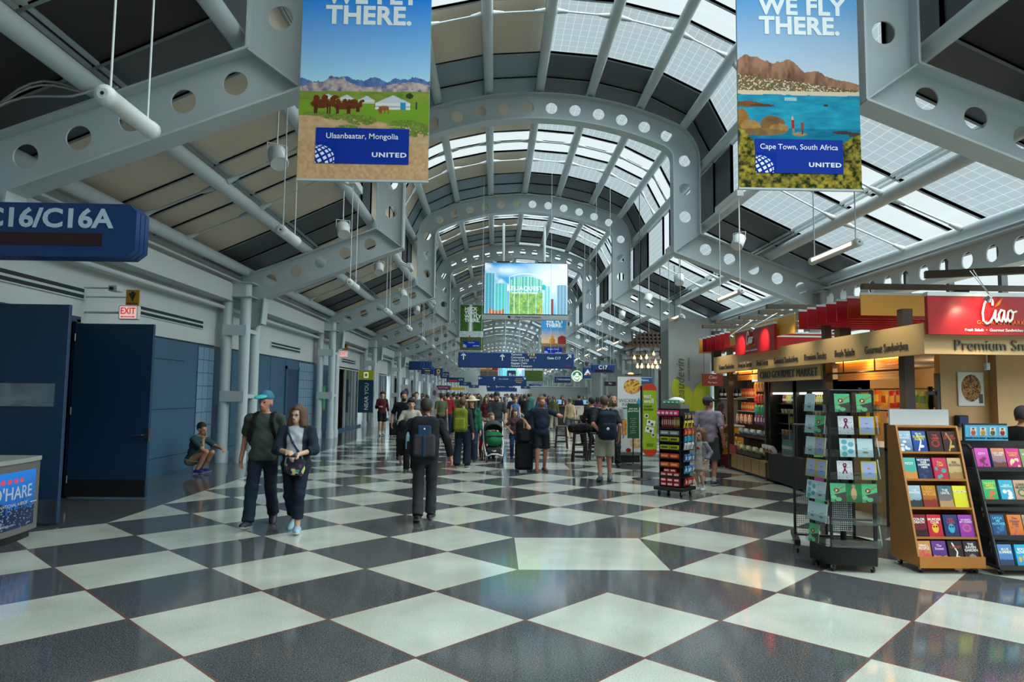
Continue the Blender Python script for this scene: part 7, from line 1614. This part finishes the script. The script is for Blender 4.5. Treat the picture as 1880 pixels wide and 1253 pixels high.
# suitcases, stroller, bags
def suitcase(name, x, y, rz, w, d, h, c, label, handle=.42):
    o = empty(name, (x, y, 0), rz, label, 'suitcase', 'wheeled suitcases'); m = fab(c)
    link_mesh('shell', sdf_mesh('shell', [RB((0, 0, h / 2 + .04), (w / 2, d / 2, h / 2), .045)], .014, [m]), o)
    b = MB(); b.box(-w * .38, w * .38, -d / 2 - .02, -d / 2 + .01, .10, h * .62, m, bev=.012); b.build('front_pocket', o)
    b = MB()
    for xx in (-w * .25, w * .25): b.tube((xx, d * .3, h), (xx, d * .3, h + handle), .009, n=8, m=chrome)
    b.box(-w * .25 - .02, w * .25 + .02, d * .3 - .015, d * .3 + .015, h + handle, h + handle + .03, black, bev=.006); b.build('pull_handle', o)
    for xx in (-w * .38, w * .38): b = MB(); b.tube((xx - .012, 0, .035), (xx + .012, 0, .035), .035, n=14, m=black); b.tube((xx - .012, -d * .35, .035), (xx + .012, -d * .35, .035), .035, n=14, m=black); b.build('wheel', o)
    return o
suitcase('suitcase', .68, 15.66, .1, .40, .25, .62, '1a1b1e', 'black upright suitcase beside the man in the navy polo')
o = empty('travel_backpack', (.66, 15.60, .66), .1, 'black backpack standing on the suitcase by the man in the polo', 'backpack'); link_mesh('bag_body', sdf_mesh('bag_body', [RB((0, 0, .24), (.17, .11, .25), .08), EL((0, -.06, .18), (.15, .10, .17))], .014, [fab('16171b')], wrinkle=.004), o); link_mesh('front_pocket', sdf_mesh('front_pocket', [RB((0, -.14, .15), (.11, .03, .11), .03)], .014, [fab('202228')]), o)
b = MB(); b.box(-.02, .02, -.12, -.10, .2, .48, cmat('8a8450', .6)); b.build('strap', o)
suitcase('roller_bag', -4.05, 27.9, .3, .36, .24, .50, '141518', 'black roller bag trailing the man in maroon', .5)
o = empty('duffel_bag', (2.28, 18.25, .745), .1, 'black duffel bag lying on the bar stool', 'bag'); link_mesh('bag_body', sdf_mesh('bag_body', [RB((0, 0, .11), (.32, .15, .11), .09), EL((.1, 0, .13), (.2, .14, .12))], .015, [fab('131416')], wrinkle=.006), o)
b = MB(); b.path([(-.15, -.16, .12), (-.1, -.17, .24), (.1, -.17, .24), (.15, -.16, .12)], .012, 6, black); b.build('handle', o)
sr = empty('stroller', (-.02, 17.95, 0), .08, 'white framed stroller with a green seat and grey canopy', 'stroller'); wf = mat('white_frame', 'd4d6d6', .35)
b = MB()
for sx in (-1, 1): b.path([(sx * .22, .30, .12), (sx * .25, .10, .55), (sx * .26, .36, 1.02)], .016, 8, wf); b.path([(sx * .20, -.36, .14), (sx * .25, -.10, .45), (sx * .25, .10, .55)], .016, 8, wf)
b.path([(-.20, -.36, .16), (-.08, -.46, .22), (.08, -.46, .22), (.20, -.36, .16)], .02, 8, wf); b.path([(-.24, .2, .3), (0, -.30, .28), (.24, .2, .3)], .018, 8, wf); b.build('frame', sr)
b = MB(); b.tube((-.27, .36, 1.02), (.27, .36, 1.02), .018, n=10, m=black); b.build('handle_bar', sr)
for (x, y, r) in ((-.20, -.38, .085), (.20, -.38, .085), (-.27, .30, .13), (.27, .30, .13)): b = MB(); b.tube((x - .018, y, r), (x + .018, y, r), r, n=18, m=black); b.tube((x - .022, y, r), (x + .022, y, r), r * .6, n=14, m=wf); b.build('wheel', sr)
link_mesh('seat', sdf_mesh('seat', [RB((0, .02, .60), (.22, .19, .16), .10), EL((0, -.16, .54), (.21, .16, .14))], .014, [fab('1c6a40')], wrinkle=.003), sr)
link_mesh('canopy', sdf_mesh('canopy', [EL((0, .12, .84), (.25, .24, .22))], .014, [fab('3c3f42')], cuts=[lambda Q: -(Q[..., 2] - .76 - .25 * (Q[..., 1] - .1)), lambda Q: -(np.linalg.norm((Q - V(0, .02, .80)) / V(.21, .23, .17), axis=-1) - 1) * .1]), sr)
link_mesh('basket', sdf_mesh('basket', [RB((0, .0, .30), (.19, .22, .08), .05)], .016, [fab('3a3d40')], wrinkle=.004), sr)
b = MB(); b.tube((-.23, -.24, .66), (.23, -.24, .66), .022, n=10, m=fab('2c2e30')); b.build('bumper_bar', sr)

# ---------------------------------------------------------------- the far crowd: eight bodies, many travellers
protos = []
for i, (kw) in enumerate((dict(h=1.76, top=('30343a', 'short', .07), legs=('23262e', 1, .01), hair=('241c18', 'short')), dict(h=1.66, female=True, top=('30343a', 'short', .06), legs=('23262e', 1, .02), hair=('3a2a20', 'long')), dict(h=1.80, top=('30343a', 'long', .06), legs=('23262e', 1, .01), hair=('2a221c', 'short'), fat=.1), dict(h=1.70, female=True, top=('30343a', 'long', .06), legs=('23262e', 1, .03), hair=('5a4630', 'tail')), dict(h=1.74, top=('30343a', 'short', .07), legs=('23262e', .46, .02), hair=('241c18', 'short')), dict(h=1.63, female=True, top=('30343a', 'none', .06), legs=('23262e', .42, .02), hair=('6a5236', 'bun')))):
    st = .16 if i % 2 else .22
    q = person('proto', 0, 0, 0, feet=((-.1, -st, .085, 0), (.1, st, .11, .3)), vox=.024, skin=('fair', 'tan', 'light', 'fair', 'tan', 'light')[i], shoes=('1c1c20', '909090'), **kw); protos.append(q['obj'])
CR = random.Random(11)
TOPS = [('white', 'c4c6c6'), ('red', '8a2028'), ('black', '17181b'), ('navy', '1e2a40'), ('grey', '64686c'), ('pink', '94566a'), ('blue', '34608c'), ('olive', '54583a'), ('maroon', '4a1c26'), ('teal', '2a6060'), ('tan', '9a8468')]
BOT = [('dark', '1b1d22'), ('blue', '2a3a54'), ('pale', '8a8676'), ('grey', '4a4c50')]
WH = ['woman', 'man']
used = []
n_c = 0
def crowd_person(x, y, pi=None, rz=None, ti=None, bi=None, note=None):
    global n_c
    pi = CR.randrange(6) if pi is None else pi
    ti = CR.randrange(len(TOPS)) if ti is None else ti; bi = CR.randrange(4) if bi is None else bi
    o = protos[pi] if pi not in used else copy_tree(protos[pi]); used.append(pi)
    o.location = (x, y, 0); o.rotation_euler = (0, 0, CR.choice((0, .3, -.3, PI, PI + .3, PI - .3, PI, 0)) if rz is None else rz)
    for ch in o.children:
        m = None
        if ch.name.startswith('top'): m = fab(TOPS[ti][1])
        elif ch.name.startswith(('trousers', 'shorts')): m = fab(BOT[bi][1])
        if m: ch.material_slots[0].link = 'OBJECT'; ch.material_slots[0].material = m
    kind = ['man', 'woman', 'man', 'woman', 'man', 'woman'][pi]; leg = 'shorts' if pi >= 4 else 'trousers'; far = 'far down the hall' if y > 42 else 'in the nearer crowd'
    tag(o, note or '%s in a %s %s and %s %s %s' % (kind, TOPS[ti][0], 'tee' if pi in (0, 1, 4) else ('vest' if pi == 5 else 'long-sleeved top'), BOT[bi][0], leg, far), 'person', note and 'distant travellers' or 'crowd: %s %s %s %s %s' % (kind, TOPS[ti][0], BOT[bi][0], leg, far))
    n_c += 1
pl = []
for _ in range(4000):
    if len(pl) >= 108: break
    y = 26 + 60 * CR.random() ** 1.3; x = CR.uniform(-3.4, 3.2) if y < 34 else CR.uniform(-4.4, 5.2)
    if y < 26 and -1.3 < x < 1.6: continue
    if all(math.hypot((x - a), (y - b_)) > .75 for a, b_ in pl) and not (1.6 < x < 4 and y < 24) and not (x > 2.3 and 35 < y < 41) and not (3.0 < x < 5.4 and y < 36): pl.append((x, y))
for x, y in pl: crowd_person(x, y)
# ---------------------------------------------------------------- far right: bar counter, boards, grey hoarding
bar = empty('bar_counter', (3.0, 38.0, 0), 0, 'long dark bar counter with boards far right of the crowd', 'counter')
b = MB(); b.box(0, 5.0, 0, .8, 0, 1.06, mat('dark_counter', '2a2422', .5)); b.build('counter_body', bar); b = MB(); b.box(-.05, 5.05, -.06, .86, 1.06, 1.12, mat('walnut_top', '5a3c2c', .35)); b.build('counter_top', bar)
nb = empty('price_board', (3.75, 36.4, .35), 0, 'white board reading #1 HOT DOG before the bar counter', 'sign'); b = MB(); b.box(0, 1.0, 0, .03, 0, .82, mat('cream_board', 'c8c0b0', .6)); b.build('board', nb); b = MB(); b.box(.04, .08, .03, .06, -.35, .8, black); b.box(.92, .96, .03, .06, -.35, .8, black); b.build('stand', nb)
text('#1', .36, mat('board_red', '8a2420', .5), (.5, -.005, .44), nb, bold=.02); text("CHICAGO'S", .12, MATS['board_red'], (.5, -.005, .70), nb); text('HOT DOG', .16, MATS['board_red'], (.5, -.005, .16), nb, bold=.01)
nb = empty('price_board', (5.0, 36.4, .40), 0, 'pale board with dark script right of the hot dog board', 'sign'); b = MB(); b.box(0, 1.3, 0, .03, 0, .7, mat('pale_board', '98a29c', .6)); b.build('board', nb); text('Beer', .4, black, (.65, -.005, .36), nb, shear=.3); b = MB(); b.box(.1, .14, .03, .06, -.4, .7, black); b.box(1.16, 1.2, .03, .06, -.4, .7, black); b.build('stand', nb)
for i in range(14): bottle(('2f5a3c', '6a4a2a', '8aa0a8')[i % 3], '1a1a1a', (3.2 + .33 * i, 38.3, 1.125), .32, .045, '%s bottle standing on the far bar counter' % ('green', 'brown', 'pale')[i % 3], 'bar bottles %d' % (i % 3))
for i in range(5):
    o = empty('potted_plant', (3.5 + .95 * i, 38.55, 1.12)); b = MB(); b.lathe([(.08, 0), (.11, .16)], 12, cmat('6a5a4a', .7)); b.build('pot', o)
    b = MB(); r_ = random.Random(i)
    for _ in range(26): a = r_.uniform(0, 6.28); e = r_.uniform(.15, .4); b.prism([(-.03, 0), (.0, .02), (.03, 0), (.0, .28)], -.002, .002, cmat('4a6a34', .7), Tr(0, 0, .15) @ RotZ(a) @ Matrix.Rotation(e * 2, 4, 'X'))
    b.build('leaves', o); tag(o, 'small green plant in a pot on the far bar counter', 'plant', 'plants on the bar counter')
for i in range(3): o = empty('bar_monitor', (3.6 + 1.5 * i, 38.35, 1.12), 0, 'small lit monitor on the far bar counter', 'monitor', 'bar monitors'); b = MB(); b.box(-.16, .16, 0, .03, .08, .36, black); b.box(-.05, .05, -.02, .08, 0, .09, black); b.build('housing', o); b = MB(); b.box(-.145, .145, -.004, 0, .095, .345, mat('lit_blue_screen', '7ab4d8', .3, emit=.5)); b.build('screen', o)
hb = MB(); hb.box(2.9, 7.6, 56.0, 56.2, 0, 2.35, mat('grey_hoarding', '87908e', .6)); hb.box(2.85, 7.65, 55.96, 56.24, 2.35, 2.42, steel); hb.build('hoarding', label='pale grey hoarding wall far down the hall on the right', cat='partition')
for (x, y, n_) in ((4.6, 37.3, 0), (5.6, 37.2, 1), (6.4, 37.4, 2), (5.2, 39.6, 3), (6.6, 39.7, 0), (3.9, 39.6, 1)): crowd_person(x, y, n_, None, None, None)
# far right storefronts and the darker recess behind the bar
b = MB(); b.box(8.3, 8.4, 30.0, 34.5, 0, 3.0, mat('dark_red_shopfront', '3a1a20', .6)); b.box(8.3, 8.4, 39, 46, 0, 3.0, mat('dark_shopfront', '23282e', .5)); b.build('wall_shops', kind='structure')
for i, (y, c, t) in enumerate(((31.5, '24508a', 'News'), (41.0, '2a2a2e', 'Bar'), (64.0, '5a2030', 'Gifts'))): sign('shop_sign', 6.6, 7.3, y, 2.3, 2.6, 'shop sign reading %s far on the right' % t, [(t, .5, .5, .15, {})], col=cmat(c, .5), group='far shop signs')
for i, (y, c) in enumerate(((39.5, 'c8c4d0'), (58.0, 'b8a8b0'))):
    a = Art(20, 30); a.fill(np.ones_like(a.u), c); a.grad(a.ell(.5, .55, .35, .3, .3), '4a3a5a', '7a6a8a', a.noise(6, 8, 3, i)); o = empty('poster', (-5.35, y, 1.25), 0, 'pale poster with a dark round figure, %s on the left shopfronts' % ('nearest', 'second', 'third')[i], 'poster', 'shopfront posters'); link_mesh('printed_face', a.mesh(.5, .95), o, PRINT); b = MB(); b.box(-.03, .53, .003, .05, -1.25, .98, steel); b.build('stand', o)
